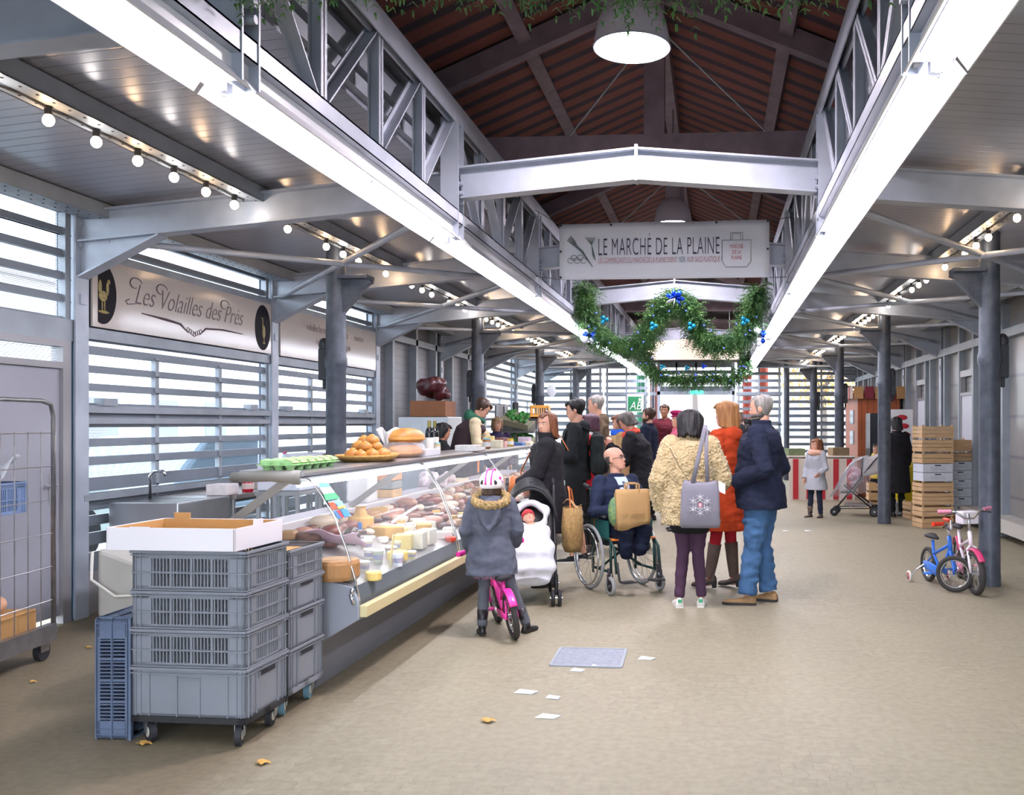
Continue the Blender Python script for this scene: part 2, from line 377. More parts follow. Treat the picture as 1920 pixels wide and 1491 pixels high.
# trusses
def truss(x, sg):
    t = thing('lattice_truss', None, None, (x, 0, 0), kind='structure'); y0, y1 = FY[0], FY[-1]
    b = MB(); b.bb(-0.055, 0.055, y0, y1, 4.0, 4.015); b.bb(-0.008, 0.008, y0, y1, 3.86, 4.0); b.bb(-sg*0.055, -sg*0.045, y0, y1, 3.86, 4.0); b.build('top_chord', steel, t)
    b = MB(); b.bb(-0.065, 0.065, y0, y1, 3.09, 3.1); b.bb(-0.065, -0.055, y0, y1, 3.09, 3.19); b.bb(0.055, 0.065, y0, y1, 3.09, 3.19); b.bb(-0.065, 0.065, y0, y1, 3.18, 3.19); b.build('bottom_chord', steel, t)
    n = 4; pat = [0, 0, 1, 1]
    for k in range(len(FY) - 1):
        for j in range(n):
            ya = FY[k] + (FY[k+1] - FY[k]) * j / n; yb = FY[k] + (FY[k+1] - FY[k]) * (j + 1) / n
            b = MB()
            if j == 0:
                b.ibeam((0, ya, 2.98), (0, ya, 3.9), 0.14, 0.14, 0.014)
                for z in (3.26, 3.33, 3.4): b.lathe([(0.02, -0.09), (0.02, 0.09)], (0, ya - 0.0, z), 8, axis=(1, 0, 0))
            else: b.bb(-0.035, 0.035, ya - 0.006, ya + 0.006, 3.19, 3.9); b.bb(-0.035, -0.027, ya - 0.035, ya + 0.035, 3.19, 3.9); b.bb(0.027, 0.035, ya - 0.035, ya + 0.035, 3.19, 3.9)
            b.build('post', steel, t)
            p = pat[j]
            if k == 1: p = [0, 1, 1, 1][j]
            b = MB(); a, c = ((3.88, 3.2) if p == 0 else (3.2, 3.88)); b.bar((0, ya + 0.05, a), (0, yb - 0.05, c), 0.07, 0.01); b.bar((-0.03, ya + 0.05, a), (-0.03, yb - 0.05, c), 0.01, 0.07)
            b.build('diagonal', steel, t)
truss(TL, -1); truss(TR, 1)
# portal beams and side rafters with haunches, wind braces
for k, y in enumerate(FY):
    if k in (2, 3, 4, 6):
        b = MB(); t = thing('portal_beam', None, None, (0, y, 0), kind='structure')
        for x0, x1 in ((TL + 0.07, XC), (TR - 0.07, XC)): b.ibeam((x0, 0, 3.40), (x1, 0, 3.52), 0.23, 0.13, 0.014)
        b.bb(XC - 0.012, XC + 0.012, -0.07, 0.07, 3.39, 3.66)
        b.build('web', steel, t)
    for sg, xt, xw in ((-1, TL, XL), (1, TR, XR)):
        t = thing('side_rafter', None, None, (0, y, 0), kind='structure')
        b = MB(); b.ibeam((xt + sg*0.07, 0, 3.36), (xw - sg*0.08, 0, 3.11), 0.23, 0.13, 0.014)
        b.build('web', steel, t)
        b = MB(); b.prism([(xw - sg*0.08, 3.0), (xw - sg * 0.75, 3.055), (xw - sg*0.08, 2.72)], (0, 0.02, 0), o=(0, -0.01, 0)); b.bar((xw - sg*0.75, 0, 3.04), (xw - sg*0.08, 0, 2.71), 0.13, 0.014)
        b.build('haunch', steel, t)
    if 2 <= k < len(FY) - 1:
        for sg, xt, xw in ((-1, TL, XL), (1, TR, XR)):
            b = MB(); b.cyl((xt + sg*0.15, y, 3.18), (xw - sg*0.15, FY[k+1], 3.0), 0.03, n=10); b.cyl((xw - sg*0.3, y, 3.0), (xt + sg*0.15, FY[k+1], 3.16), 0.028, n=10)
            struct(b, 'brace_beam', steel, smooth='auto')
# wall posts
for sg, xw in ((-1, XL), (1, XR)):
    for y in FY[1:]:
        b = MB(); b.bb(xw - 0.07, xw + 0.07, y - 0.008, y + 0.008, 0, 3.24)
        b.bb(xw - sg*0.07, xw - sg*0.085, y - 0.075, y + 0.075, 0, 3.24); b.bb(xw + 0.07*sg, xw + 0.085*sg, y - 0.075, y + 0.075, 0, 3.24)
        for z in (2.5, 2.95, 3.12): b.bb(xw - sg*0.085, xw - sg*0.1, y - 0.035, y + 0.035, z, z + 0.08)
        struct(b, 'column_post', steel)

screenm = None
def screen_mat():
    m = bpy.data.materials.new('perforated_screen'); m.use_nodes = True; t = m.node_tree; t.nodes.clear(); N = t.nodes.new; L = t.links.new
    tr = N('ShaderNodeBsdfTransparent'); d = N('ShaderNodeBsdfPrincipled'); d.inputs['Base Color'].default_value = lin('#9fb0c4'); d.inputs['Metallic'].default_value = 0.4; d.inputs['Roughness'].default_value = 0.5
    tc = N('ShaderNodeTexCoord'); sp = N('ShaderNodeSeparateXYZ'); L(tc.outputs['Object'], sp.inputs[0])
    q = N('ShaderNodeMath'); q.operation = 'MULTIPLY'; q.inputs[1].default_value = 75; L(sp.outputs['Z'], q.inputs[0])
    f = N('ShaderNodeMath'); f.operation = 'FRACT'; L(q.outputs[0], f.inputs[0])
    g = N('ShaderNodeMath'); g.operation = 'LESS_THAN'; g.inputs[1].default_value = 0.3; L(f.outputs[0], g.inputs[0])
    mx = N('ShaderNodeMixShader'); L(g.outputs[0], mx.inputs[0]); L(tr.outputs[0], mx.inputs[1]); L(d.outputs[0], mx.inputs[2])
    o = N('ShaderNodeOutputMaterial'); L(mx.outputs[0], o.inputs[0]); return m
screenm = screen_mat()
# slatted walls: one window_<n> per bay, its slats one part
WN = [0]
def slat_bay(y0, y1, opens, z0, z1, xw=XL, rails=(), mull=2, screen=(), blocks=(), axis='Y', x01=None):
    WN[0] += 1; t = thing('window_%d' % WN[0], None, None, (xw, y0, 0) if axis == 'Y' else (x01[0], y0, 0), kind='structure')
    Ln = (y1 - y0) if axis == 'Y' else (x01[1] - x01[0])
    def bx(b, a0, a1, z0, z1, d0, d1):
        if axis == 'Y': b.bb(d0, d1, a0, a1, z0, z1)
        else: b.bb(a0, a1, -d1, -d0, z0, z1)
    b = MB(); zs = sorted(opens); cur = z0
    for a, c in zs:
        if a - cur > 0.001:
            bx(b, 0.05, Ln - 0.05, cur, a, -0.008, 0.014)
            if a - cur < 0.14: bx(b, 0.05, Ln - 0.05, cur, cur + 0.01, -0.02, 0.03)
        cur = c
    if z1 > cur: bx(b, 0.05, Ln - 0.05, cur, z1, -0.02, 0.03)
    b.build('slats', slatm, t)
    b = MB()
    for e in (0.07, Ln - 0.13): bx(b, e, e + 0.06, z0, z1, -0.02, 0.04)
    for j in range(1, mull + 1):
        e = Ln * j / (mull + 1); bx(b, e - 0.025, e + 0.025, z0, min(z1, 2.15 if axis == 'Y' else z1), -0.015, 0.03)
    for (ra, rb, dd) in rails: bx(b, 0.02, Ln - 0.02, ra, rb, -0.02, dd)
    for (a0, a1, ba, bb_) in blocks: bx(b, a0, a1, ba, bb_, 0.0, 0.09)
    b.build('window_frame', steel_d, t)
    for (sa, sb) in screen:
        b = MB(); bx(b, 0.05, Ln - 0.05, sa, sb, -0.012, -0.01); b.build('perforated_screen', screenm, t)
    return t
low = [(2.19, 2.225), (2.03, 2.12), (1.88, 1.97), (1.72, 1.82), (1.43, 1.52), (1.28, 1.365), (1.11, 1.21), (0.985, 1.0)]
top = [(2.98, 3.0), (3.06, 3.17)]
rl = [(1.55, 1.60, 0.07), (1.64, 1.70, 0.07), (0.93, 0.98, 0.09), (2.24, 2.33, 0.06), (2.90, 2.97, 0.07)]
def bay12(y0, y1):
    L_ = y1 - y0
    slat_bay(y0, y1, low + top + [(0.5, 0.56), (0.66, 0.72), (0.8, 0.84)], 0.35, 3.26, rails=rl, screen=[(1.08, 2.13)],
             blocks=[(0.25, 0.42, 1.70, 1.76), (L_ - 0.55, L_ - 0.4, 1.70, 1.76)])
    b = MB(); b.bb(XL - 0.05, XL + 0.04, y0 + 0.08, y1 - 0.08, 0, 0.35); struct(b, 'baseboard_left', panelm)
bay12(FY[2], FY[3]); bay12(FY[3], FY[4])
# bay with the door, nearest the camera on the left
slat_bay(FY[1], FY[2], [(2.39 + 0.175 * i, 2.505 + 0.175 * i) for i in range(5)], 2.22, 3.26, mull=0, rails=[(2.2, 2.37, 0.06)], screen=[(2.37, 3.26)])
dt = thing('door_1', None, None, (XL, 5.72, 0), kind='structure')
b = MB(); b.bb(-0.02, 0.03, 0.04, 0.98, 0.06, 1.98); b.build('door_leaf', doorm, dt, bevel=0.004)
b = MB(); b.bb(-0.04, 0.06, -0.05, 0.04, 0, 2.2); b.bb(-0.04, 0.06, 0.98, 1.07, 0, 2.2); b.bb(-0.04, 0.06, 0.04, 0.98, 1.98, 2.03); b.bb(-0.04, 0.06, 0.04, 0.98, 2.15, 2.2)
b.build('door_frame', panelm, dt)
b = MB(); b.bb(-0.01, 0.0, 0.04, 0.98, 2.03, 2.15); b.build('transom_screen', screenm, dt)
b = MB(); b.bb(0.03, 0.037, 0.87, 0.905, 0.93, 1.17); b.cyl((0.03, 0.888, 1.08), (0.08, 0.888, 1.08), 0.009); b.cyl((0.075, 0.895, 1.08), (0.075, 0.77, 1.08), 0.009)
b.build('door_handle', mat('satin_steel', '#c2c2c4', 0.3, 0.9), dt, bevel=0.002)
b = MB(); b.bb(XL - 0.03, XL + 0.03, FY[1], 5.67, 0, 2.2); b.bb(XL - 0.03, XL + 0.03, -3, FY[1], 0, 3.26); struct(b, 'wall_left', panelm)
b = MB(); b.bb(XL - 0.04, XL + 0.05, 6.79, 6.80 + 0.02, 0, 2.2); struct(b, 'trim_9', mat('blue_reflecting_strip', '#5b7f9f', 0.4, 0.3))
# dark solid bays
b = MB(); b.bb(XL - 0.03, XL + 0.02, FY[4], FY[6], 0, 3.26); struct(b, 'wall_left_shutter', shutm)
b = MB()
for y in (FY[4] + 0.5, FY[4] + 1.6, FY[4] + 2.65, FY[5] + 0.5, FY[5] + 1.6, FY[5] + 2.7):
    b.bb(XL + 0.02, XL + 0.14, y - 0.05, y + 0.05, 0, 3.2)
b.bb(XL + 0.02, XL + 0.14, FY[4], FY[6], 2.85, 2.95)
struct(b, 'trim_10', steel_d)
full = [(0.5 + 0.17 * i, 0.605 + 0.17 * i) for i in range(15)]
for k in (6, 7): slat_bay(FY[k], FY[k+1], full + [(3.08, 3.2)], 0.3, 3.26, mull=1, rails=[(2.45, 2.55, 0.06), (0.3, 0.42, 0.06)])
b = MB(); b.bb(XL - 0.05, XL + 0.04, FY[6], YE, 0, 0.3); struct(b, 'baseboard_left', panelm)
# right wall
rightm = rib_mat('grey_wall_panels', '#93918f', '#77757a', 'Z', 0.55, 0.3, 0.25, 0.3)
b = MB(); b.bb(XR - 0.02, XR + 0.04, -3, YE, 0, 3.3); struct(b, 'wall_right', rightm)
b = MB()
for k in range(1, len(FY) - 1):
    for dy in (0.62, 1.0, 1.8, 2.75): b.bb(XR - 0.12, XR - 0.02, FY[k] + dy - 0.04, FY[k] + dy + 0.04, 0, 3.2)
b.bb(XR - 0.14, XR - 0.02, -3, YE, 2.72, 2.84)
struct(b, 'trim_11', steel_d)
b = MB(); b.bb(XR - 0.3, XR - 0.02, 2, 15.5, 0.12, 0.3); struct(b, 'baseboard_right', mat('pale_concrete', '#b9b4ac', 0.8, 0, 0.1, 4))
for yb in (FY[4] + 1.02, FY[5] + 1.02):
    d2 = thing('door_2' if yb < 15 else 'door_3', None, None, (XR - 0.06, yb, 0), kind='structure')
    b = MB(); b.bb(-0.03, 0.03, 0.03, 0.7, 0, 2.0); b.build('door_leaf', mat('pale_grey_leaf', '#c6c8d2', 0.45), d2, bevel=0.004)
    b = MB(); b.bb(-0.05, 0.03, 0, 0.03, 0, 2.4); b.bb(-0.05, 0.03, 0.7, 0.73, 0, 2.4); b.bb(-0.05, 0.03, 0.03, 0.7, 2.0, 2.05); b.bb(-0.05, 0.03, 0.03, 0.7, 2.3, 2.4); b.build('door_frame', panelm, d2)
# end wall
ew = [(0.42 + 0.2 * i, 0.535 + 0.2 * i) for i in range(14)]
ops = [(XL, -3.55), (-3.5, -1.62), (-1.5, -0.45), (1.6, 3.1), (3.15, XR)]
DX0, DX1 = ray_xy(1238, 25.8)[0], ray_xy(1372, 25.8)[0]
segs = [(XL, XL + 1.9), (XL + 1.9, -1.9), (-1.9, DX0 - 0.1), (DX1 + 0.1, 1.9), (1.9, XR)]
for a, c in segs: slat_bay(YE, YE, ew, 0.25, 3.3, axis='X', x01=(a, c), mull=1, rails=[(2.36, 2.46, 0.05), (0.25, 0.36, 0.06), (1.5, 1.56, 0.04)])
slat_bay(YE, YE, [(2.62, 2.74), (2.86, 2.98), (3.08, 3.16)], 2.46, 3.3, axis='X', x01=(DX0 - 0.1, DX1 + 0.1), mull=3)
dt = thing('door_4', None, None, (DX0, YE, 0), kind='structure'); W_ = DX1 - DX0
b = MB()
for x in (-0.09, W_ + 0.01): b.bb(x, x + 0.08, -0.08, 0.08, 0, 3.3)
b.bb(-0.09, W_ + 0.09, -0.08, 0.08, 2.38, 2.48); b.build('door_frame', steel, dt)
b = MB(); b.bb(W_/2 - 0.16, W_/2 + 0.2, -0.14, -0.08, 2.4, 2.5); b.build('exit_lamp', mat('green_exit_lamp', '#3fbf8f', 0.4, emit=1.5), dt)
b = MB(); b.bb(XL - 0.1, XR + 0.1, YE - 0.02, YE + 0.05, 3.3, 6.2); struct(b, 'wall_end', darkpanel)
b = MB(); b.bb(XL, XR, YE - 0.04, YE + 0.04, 0, 0.25)
struct(b, 'baseboard_end', panelm)
# outside, seen through the slats: pale buildings, cars, a few trees
def outside_building(x0, x1, y0, y1, h, col, lab, rows):
    t = thing('outside_building', lab, 'building', ((x0+x1)/2, (y0+y1)/2, -0.13)); w_, d_ = abs(x1-x0), abs(y1-y0)
    b = MB(); b.box((0, 0, h/2), (w_, d_, h)); b.build('facade', mat('facade' + col, col, 0.8), t)
    b = MB(); b.box((0, 0, h + 0.1), (w_ + 0.5, d_ + 0.5, 0.2)); b.build('roof', mat('roof_edge', '#b0aaa8', 0.8), t)
    face = 1 if x0 < -6 else -1
    for r in range(rows):
        nn = int((d_ if face == 1 else w_) / 3.0)
        for i in range(nn):
            b = MB()
            if face == 1: b.box((w_/2, -d_/2 + 1.5 + 3*i, 1.7 + 2.9*r), (0.1, 1.3, 1.5))
            else: b.box((-w_/2 + 1.5 + 3*i, -d_/2, 1.7 + 2.9*r), (1.3, 0.1, 1.5))
            b.build('window', mat('outside_pane', '#8e9fb0', 0.2), t)
outside_building(-26, -18, 6, 36, 5.5, '#e6e2dc', 'long pale building across the street beyond the slatted left wall', 1)
outside_building(-14, 0.5, 52, 60, 8.5, '#ddd6cc', 'beige building beyond the slatted end wall, behind the green sign', 2)
outside_building(2.5, 18, 50, 58, 6.5, '#d8c9b8', 'tan building beyond the end wall, behind the wooden hut', 1)
def parked_car(name, loc, rz, col, lab):
    t = thing(name, lab, 'car', loc, rz)
    b = MB(); b.prism([(-2.1, 0.3), (2.1, 0.3), (2.15, 0.7), (1.9, 0.95), (1.0, 1.0), (0.4, 1.45), (-1.3, 1.5), (-2.0, 1.0), (-2.15, 0.7)], (0, 1.7, 0), o=(0, -0.85, 0)); b.build('body', mat('car' + col, col, 0.25, 0.3), t, bevel=0.08)
    b = MB(); b.prism([(0.85, 1.02), (0.35, 1.4), (-1.2, 1.43), (-1.7, 1.02)], (0, 1.72, 0), o=(0, -0.86, 0)); b.build('side_window', mat('car_glass', '#4d6670', 0.1), t)
    for x in (-1.3, 1.35):
        for y in (-0.8, 0.8): b = MB(); b.cyl((x, y - 0.1, 0.33), (x, y + 0.1, 0.33), 0.33, n=20); b.build('wheel', mat('rubber', '#1d1d20', 0.8), t)
parked_car('parked_car', (-8.6, 9.2, -0.13), PI/2, '#c9dbd6', 'pale parked car outside the slatted window under the poultry banner')
parked_car('parked_car', (-8.6, 14.6, -0.13), PI/2, '#8fa7b8', 'blue grey parked car outside the second slatted window')
def bare_tree(loc, h, lab, leaf):
    t = thing('street_tree', lab, 'tree', loc); rr = random.Random(int(h * 100)); b = MB()
    b.tube([(0, 0, 0), (0.05, 0, h*0.3), (0, 0.05, h*0.55)], [0.16, 0.13, 0.09], 8)
    def br(p, d, l, r, n):
        q = p + d * l; b.tube([p, (p + q)/2 + V(rr.uniform(-.1,.1), 0, 0.05) * l, q], [r, r*0.8, r*0.55], 5)
        if n:
            for _ in range(3):
                e = (d + V(rr.uniform(-.8,.8), rr.uniform(-.8,.8), rr.uniform(-.1,.6))).normalized(); br(q, e, l*0.72, r*0.55, n - 1)
    for _ in range(5): br(V(0, 0.05, h*0.5), V(rr.uniform(-.8,.8), rr.uniform(-.8,.8), 0.8).normalized(), h*0.2, 0.06, 3)
    b.build('trunk', mat('bark', '#6d625c', 0.9), t)
    if leaf:
        b = MB()
        for _ in range(1400):
            d = V(rr.gauss(0,1), rr.gauss(0,1), rr.gauss(0,1)).normalized() * h * 0.33 * rr.random()**0.4; c = V(0, 0, h*0.68) + d
            a = V(rr.gauss(0,1), rr.gauss(0,1), rr.gauss(0,1)).normalized()*0.12; e = V(rr.gauss(0,1), rr.gauss(0,1), rr.gauss(0,1)).normalized()*0.12
            b._add([c, c + a, c + a + e, c + e], [(0, 1, 2, 3)])
        b.build('crown', mat(leaf, leaf, 0.7), t, recalc=False)
bare_tree((-0.9, 38, -0.13), 7.0, 'bare street tree seen through the open end doorway', None)
bare_tree((4.2, 36, -0.13), 6.0, 'yellow leaved tree behind the end wall slats right of the doorway', '#c8a05a')
bare_tree((6.5, 33, -0.13), 5.5, 'green leaved tree behind the end wall slats near the wooden hut', '#6f9a80')
# two coloured posts outside the end wall
for x, c, lab in ((ray_xy(1200, 27)[0], '#3f8f66', 'green post outside the end wall, left of the doorway'), (ray_xy(1226, 27)[0], '#a05a4c', 'brown post beside the green post outside the end wall'), (ray_xy(1401, 27)[0], '#b0402f', 'red post just right of the end doorway, outside the slats'), (ray_xy(1432, 27)[0], '#b0482f', 'red post farther from the end doorway, outside the slats')):
    b = MB(); b.cyl((0, 0, 0), (0, 0, 3.4), 0.14); b.lathe([(0.2, 0), (0.2, 0.1), (0.15, 0.14)], n=16); solo(b, 'outdoor_post', mat('post' + c, c, 0.6), lab, 'post', (x, 27.3, -0.13))
# ------------------------------------------------------------------ lamps
whitem = mat('white_enamel', '#e6e6ea', 0.35)
tubem = emat('fluorescent_glow', '#eef0ff', TUBE_E)
def batten(ln):
    t = thing('strip_light', 'long white fluorescent strip light under the truss on the stall side', 'strip light')
    b = MB(); b.bb(-0.075, 0.075, 0.02, ln - 0.02, 0.075, 0.16); b.build('housing', whitem, t, bevel=0.004)
    b = MB()
    b.prism([(-0.13, 0.03), (-0.075, 0.1), (-0.07, 0.1), (-0.122, 0.028)], (0, ln - 0.04, 0), o=(0, 0.02, 0)); b.prism([(0.13, 0.03), (0.075, 0.1), (0.07, 0.1), (0.122, 0.028)], (0, ln - 0.04, 0), o=(0, 0.02, 0))
    b.build('reflector', whitem, t)
    for y0, y1 in ((0.03, ln/2 - 0.01), (ln/2 + 0.01, ln - 0.03)):
        b = MB(); b.cyl((0, y0 + 0.02, 0.035), (0, y1 - 0.02, 0.035), 0.024, n=10); b.build('tube', tubem, t, smooth=True)
    for y0 in (0.03, ln/2 - 0.02, ln/2 + 0.02, ln - 0.03):
        b = MB(); b.box((0, y0, 0.05), (0.05, 0.02, 0.06)); b.build('lamp_holder', whitem, t)
    return t
bt = batten(3.17)
for sg, xx, lab, gr in ((-1, TL - 0.05, 'white fluorescent strip light under the lattice truss on the food counter side', 'strip lights along the counter side truss'), (1, TR + 0.05, 'white fluorescent strip light under the lattice truss on the bicycle side', 'strip lights along the bicycle side truss')):
    for k in range(-1, len(FY) - 1):
        if k == -1: dup(bt, (xx, FY[0] - 3.17, 2.93), 0, lab, group=gr)
        elif sg == -1 and k == 0: o = bt; o.location = (xx, FY[k], 2.93); o['label'] = lab; o['group'] = gr
        else: dup(bt, (xx, FY[k], 2.93), 0, lab, group=gr)
lampm = mat('lamp_shade_white', '#c9c6cc', 0.4, 0.1)
def pendant(loc, r, lab):
    t = thing('pendant_lamp', lab, 'pendant lamp', loc); s = r / 0.25
    pr = [(0.25, 0), (0.245, 0.06), (0.225, 0.16), (0.19, 0.25), (0.13, 0.32), (0.1, 0.35), (0.095, 0.5), (0.08, 0.55), (0.02, 0.57)]
    b = MB(); b.rings([[V(q*s*math.cos(2*PI*k/40), q*s*math.sin(2*PI*k/40), z*s) for k in range(40)] for q, z in pr] , False)
    b.rings([[V((q-0.006)*s*math.cos(2*PI*k/40), (q-0.006)*s*math.sin(2*PI*k/40), z*s - (0.004 if z > 0 else 0)) for k in range(40)] for q, z in pr], False)
    b.build('shade', lampm, t, smooth=True, recalc=False)
    b = MB(); b.torus((0, 0, 0), 0.252*s, 0.006, n=40); b.build('rim', steel, t, smooth=True)
    b = MB(); b.lathe([(0.001, 0.012), (0.1*s, 0.014), (0.17*s, 0.02), (0.235*s, 0.05), (0.225*s, 0.06), (0.0005, 0.06)], n=32); b.build('bulb', emat('lamp_glow', '#fff2fb', LAMP_E), t, smooth=True)
    b = MB(); b.cyl((0, 0, 0.56*s), (0, 0, 5.75 - loc[2]), 0.008, n=8); b.build('cord', mat('cord_grey', '#555558', 0.6), t)
    b = MB(); b.cyl((0.18*s, -0.1, 0.0), (0.18*s, -0.1, -0.07), 0.004, n=6); b.build('pull_tag', mat('tag_ochre', '#c8a860', 0.6), t)
pendant((-0.56, 6.05, 4.07), 0.255, 'large bell-shaped pendant lamp nearest the camera, hanging above the first portal beam')
pendant((-0.56, 11.9, 4.17), 0.25, 'bell-shaped pendant lamp hanging just behind the white market banner')
pendant((-0.56, 17.8, 4.15), 0.25, 'bell-shaped pendant lamp farthest down the hall, behind the fir garland')
# festoon strings, one per bay
bw = emat('bulb_warm', '#ffd2a0', BULB_E * 1.3); bwh = emat('bulb_white', '#fff4e8', BULB_E)
sock = mat('black_socket', '#1c1b1e', 0.5)
def festoon(ln, skip, lab, gr, loc, ph):
    t = thing('string_light', lab, 'string lights', loc, group=gr)
    b = MB(); n = int(ln / 0.37)
    pts = [(0, 0.02 + j * (ln - 0.04) / (2*n), 0.075 - (0.012 if j % 2 else 0)) for j in range(2*n + 1)]
    b.tube(pts, 0.007, 6); b.build('cable', sock, t)
    for j in range(n):
        if j in skip: continue
        y = 0.15 + j * 0.385
        b = MB(); b.cyl((0, y, 0.03), (0, y, 0.085), 0.019, 0.022, 10); b.build('socket', sock, t)
        warm = (j + ph) % 2 == 0
        b = MB(); b.ell((0, y, 0.0), (0.03, 0.03, 0.034), 12, 8); b.build('bulb', bw if warm else bwh, t, smooth=True)
for q, (px, py, xx) in enumerate(((1207, 634, TL + .1), (1392, 640, TR - .1))):
    p = ad(px, py, 21.0); t = thing('floodlight', ['white floodlight on the counter side truss aimed at the pale hanging board', 'white floodlight on the bicycle side truss aimed at the pale hanging board'][q], 'floodlight', p)
    b = MB(); b.prism([(-.09, -.12), (.09, -.12), (.12, .16), (-.12, .16)], (0, -.1, 0)); b.build('lamp_case', whitem, t, bevel=.01)
    b = MB(); b.bb(-.075, .075, 0.001, .006, -.1, .13); b.build('bulb', emat('flood_glow', '#fff2ea', 25), t); b = MB(); b.bar((0, -.05, .14), ((TL if q == 0 else TR) - p.x, -.05, .14), .03, .03); b.bar(((TL if q == 0 else TR) - p.x, -.05, .14), ((TL if q == 0 else TR) - p.x, -.05, 3.2 - p.z), .03, .03); b.build('bracket', steel, t)
    l = bpy.data.lights.new('flood', 'SPOT'); l.energy = 32; l.color = (1, .9, .84); l.spot_size = 1.9; l.shadow_soft_size = .08; lo = bpy.data.objects.new('flood', l); C.objects.link(lo); lo.parent = t; lo.location = (0, .03, 0); lo.rotation_euler = (PI/2, 0, -.75 if q == 0 else .75)
desc = ['in the bay nearest the camera', 'in the bay with the poultry banner', 'in the second banner bay', 'in the first shutter bay', 'in the second shutter bay', 'in the bay before the lattice windows', 'in the last bay before the end wall']
descr = ['in the bay nearest the camera', 'above the kids bicycles', 'above the tall wooden crate stacks', 'above the crates and the yellow drum', 'above the covered stroller', 'above the wooden hut', 'in the last bay before the end wall']
for sg, xx in ((-1, -3.65), (1, 2.43)):
    for i, k in enumerate(range(1, 8)):
        sk = {2: (2, 6), 3: (0, 4), 5: (1,)}.get(k, ())
        festoon(3.0, sk, 'string of warm bulbs %s, %s side' % ((desc if sg < 0 else descr)[i], 'counter' if sg < 0 else 'bicycle'), 'festoon bulbs along the aisle ceilings', (xx, FY[k] + 0.1, 3.215), i)
# ------------------------------------------------------------------ people
skinm = mat('skin_light', '#c9967e', 0.5, 0, 0.05, 12); skin_b = mat('skin_brown', '#a87458', 0.5, 0, 0.05, 12)
lipm = mat('lips', '#b0605a', 0.45); eyew = mat('eye_white', '#e8e4e0', 0.3); eyed = mat('eye_dark', '#2a1d18', 0.25)
solew = mat('white_rubber_sole', '#dcdad2', 0.6); soled = mat('dark_rubber_sole', '#2a2624', 0.7)
def hairmat(n, c1, c2): return mat(n, c1, 0.45, 0, 0, 14, c2, bump=0.5, bs=45, stretch=(3, 3, 0.35), spec=0.4)
def cloth(n, c='#808080', var=0.08, bump=0.25, bs=30, rough=0.85, **k): return mat(n, c, rough, 0, var, 5, bump=bump, bs=bs, spec=0.2, **k)
HEAD = [(0.0, .052, .022, .024), (.015, .046, .042, .044), (.045, .024, .057, .07), (.08, .012, .067, .084), (.12, .001, .074, .094), (.155, -.004, .077, .099), (.19, -.009, .071, .09), (.215, -.011, .052, .066), (.23, -.012, .02, .026)]
def head_at(z):
    if z <= 0: return HEAD[0][1:]
    for a, b in zip(HEAD, HEAD[1:]):
        if z <= b[0]:
            t = (z - a[0]) / (b[0] - a[0]); return tuple(a[i] + (b[i] - a[i]) * t for i in (1, 2, 3))
    return HEAD[-1][1:]
def hair_shell(side_z, back_z, front_z=.182, thick=.016, seed=1, jag=.008, taper=1.0, fit=False, vol=0.0):
    rr = random.Random(seed); nu, nv = 64, 14; outer = []; inner = []
    ph = [rr.uniform(0, 6.28) for _ in range(6)]
    for i in range(nu):
        a = 2*PI*i/nu; f = math.sin(a)      # +1 front, -1 back
        if f > 0.55: zb = front_z - 0.012 * math.cos(a * 3 + 1)
        elif f > 0.05:
            t = (0.55 - f) / 0.5; zb = front_z + (side_z - front_z) * min(1, t * 1.25)
        else: t = min(1, -f + 0.05); zb = side_z + (back_z - side_z) * t
        zb += rr.uniform(-jag, jag); ro = []; ri = []
        for j in range(nv + 1):
            t = j / nv; z = .243 - (.243 - zb) * t
            zz = max(z, .135) if z < .135 else z
            cy, rx, ry = head_at(min(zz, .2299))
            if z > .2299: rx = ry = .004
            if fit:
                cy, rx, ry = head_at(min(max(z, .06), .2299))
                if z > .2299: rx = ry = .004
            elif z < .135: k = 1 + (taper - 1) * (.135 - z) / .2; rx *= k; ry *= k
            edge = 0.35 if (f > 0.2 and j == nv) else 1.0
            th = thick * edge * (0.9 + 0.25 * math.sin(9*a + ph[0]) * math.sin(4*t + ph[1]) + 0.18 * math.sin(23*a + ph[2])) + vol * math.sin(PI * min(1, t * 1.1)) * (0.4 + 0.6 * (f < 0.3))
            if fit: th *= 1 - .75 * max(0, (t - .55) / .45)
            if t < 0.12: th = thick
            ro.append(V(math.cos(a) * (rx + th), cy + f * (ry + th), min(z, .2299 + thick * 0.8) if t < 0.08 else z))
            ri.append(V(math.cos(a) * max(rx - .012, .001), cy + f * max(ry - .012, .001), min(z - .012 if t < 0.2 else z, .218)))
        outer.append(ro); inner.append(ri)
    mb = MB(); R = [[outer[i][j] for i in range(nu)] for j in range(nv + 1)] + [[inner[i][j] for i in range(nu)] for j in range(nv, -1, -1)]
    mb.rings(R); return mb
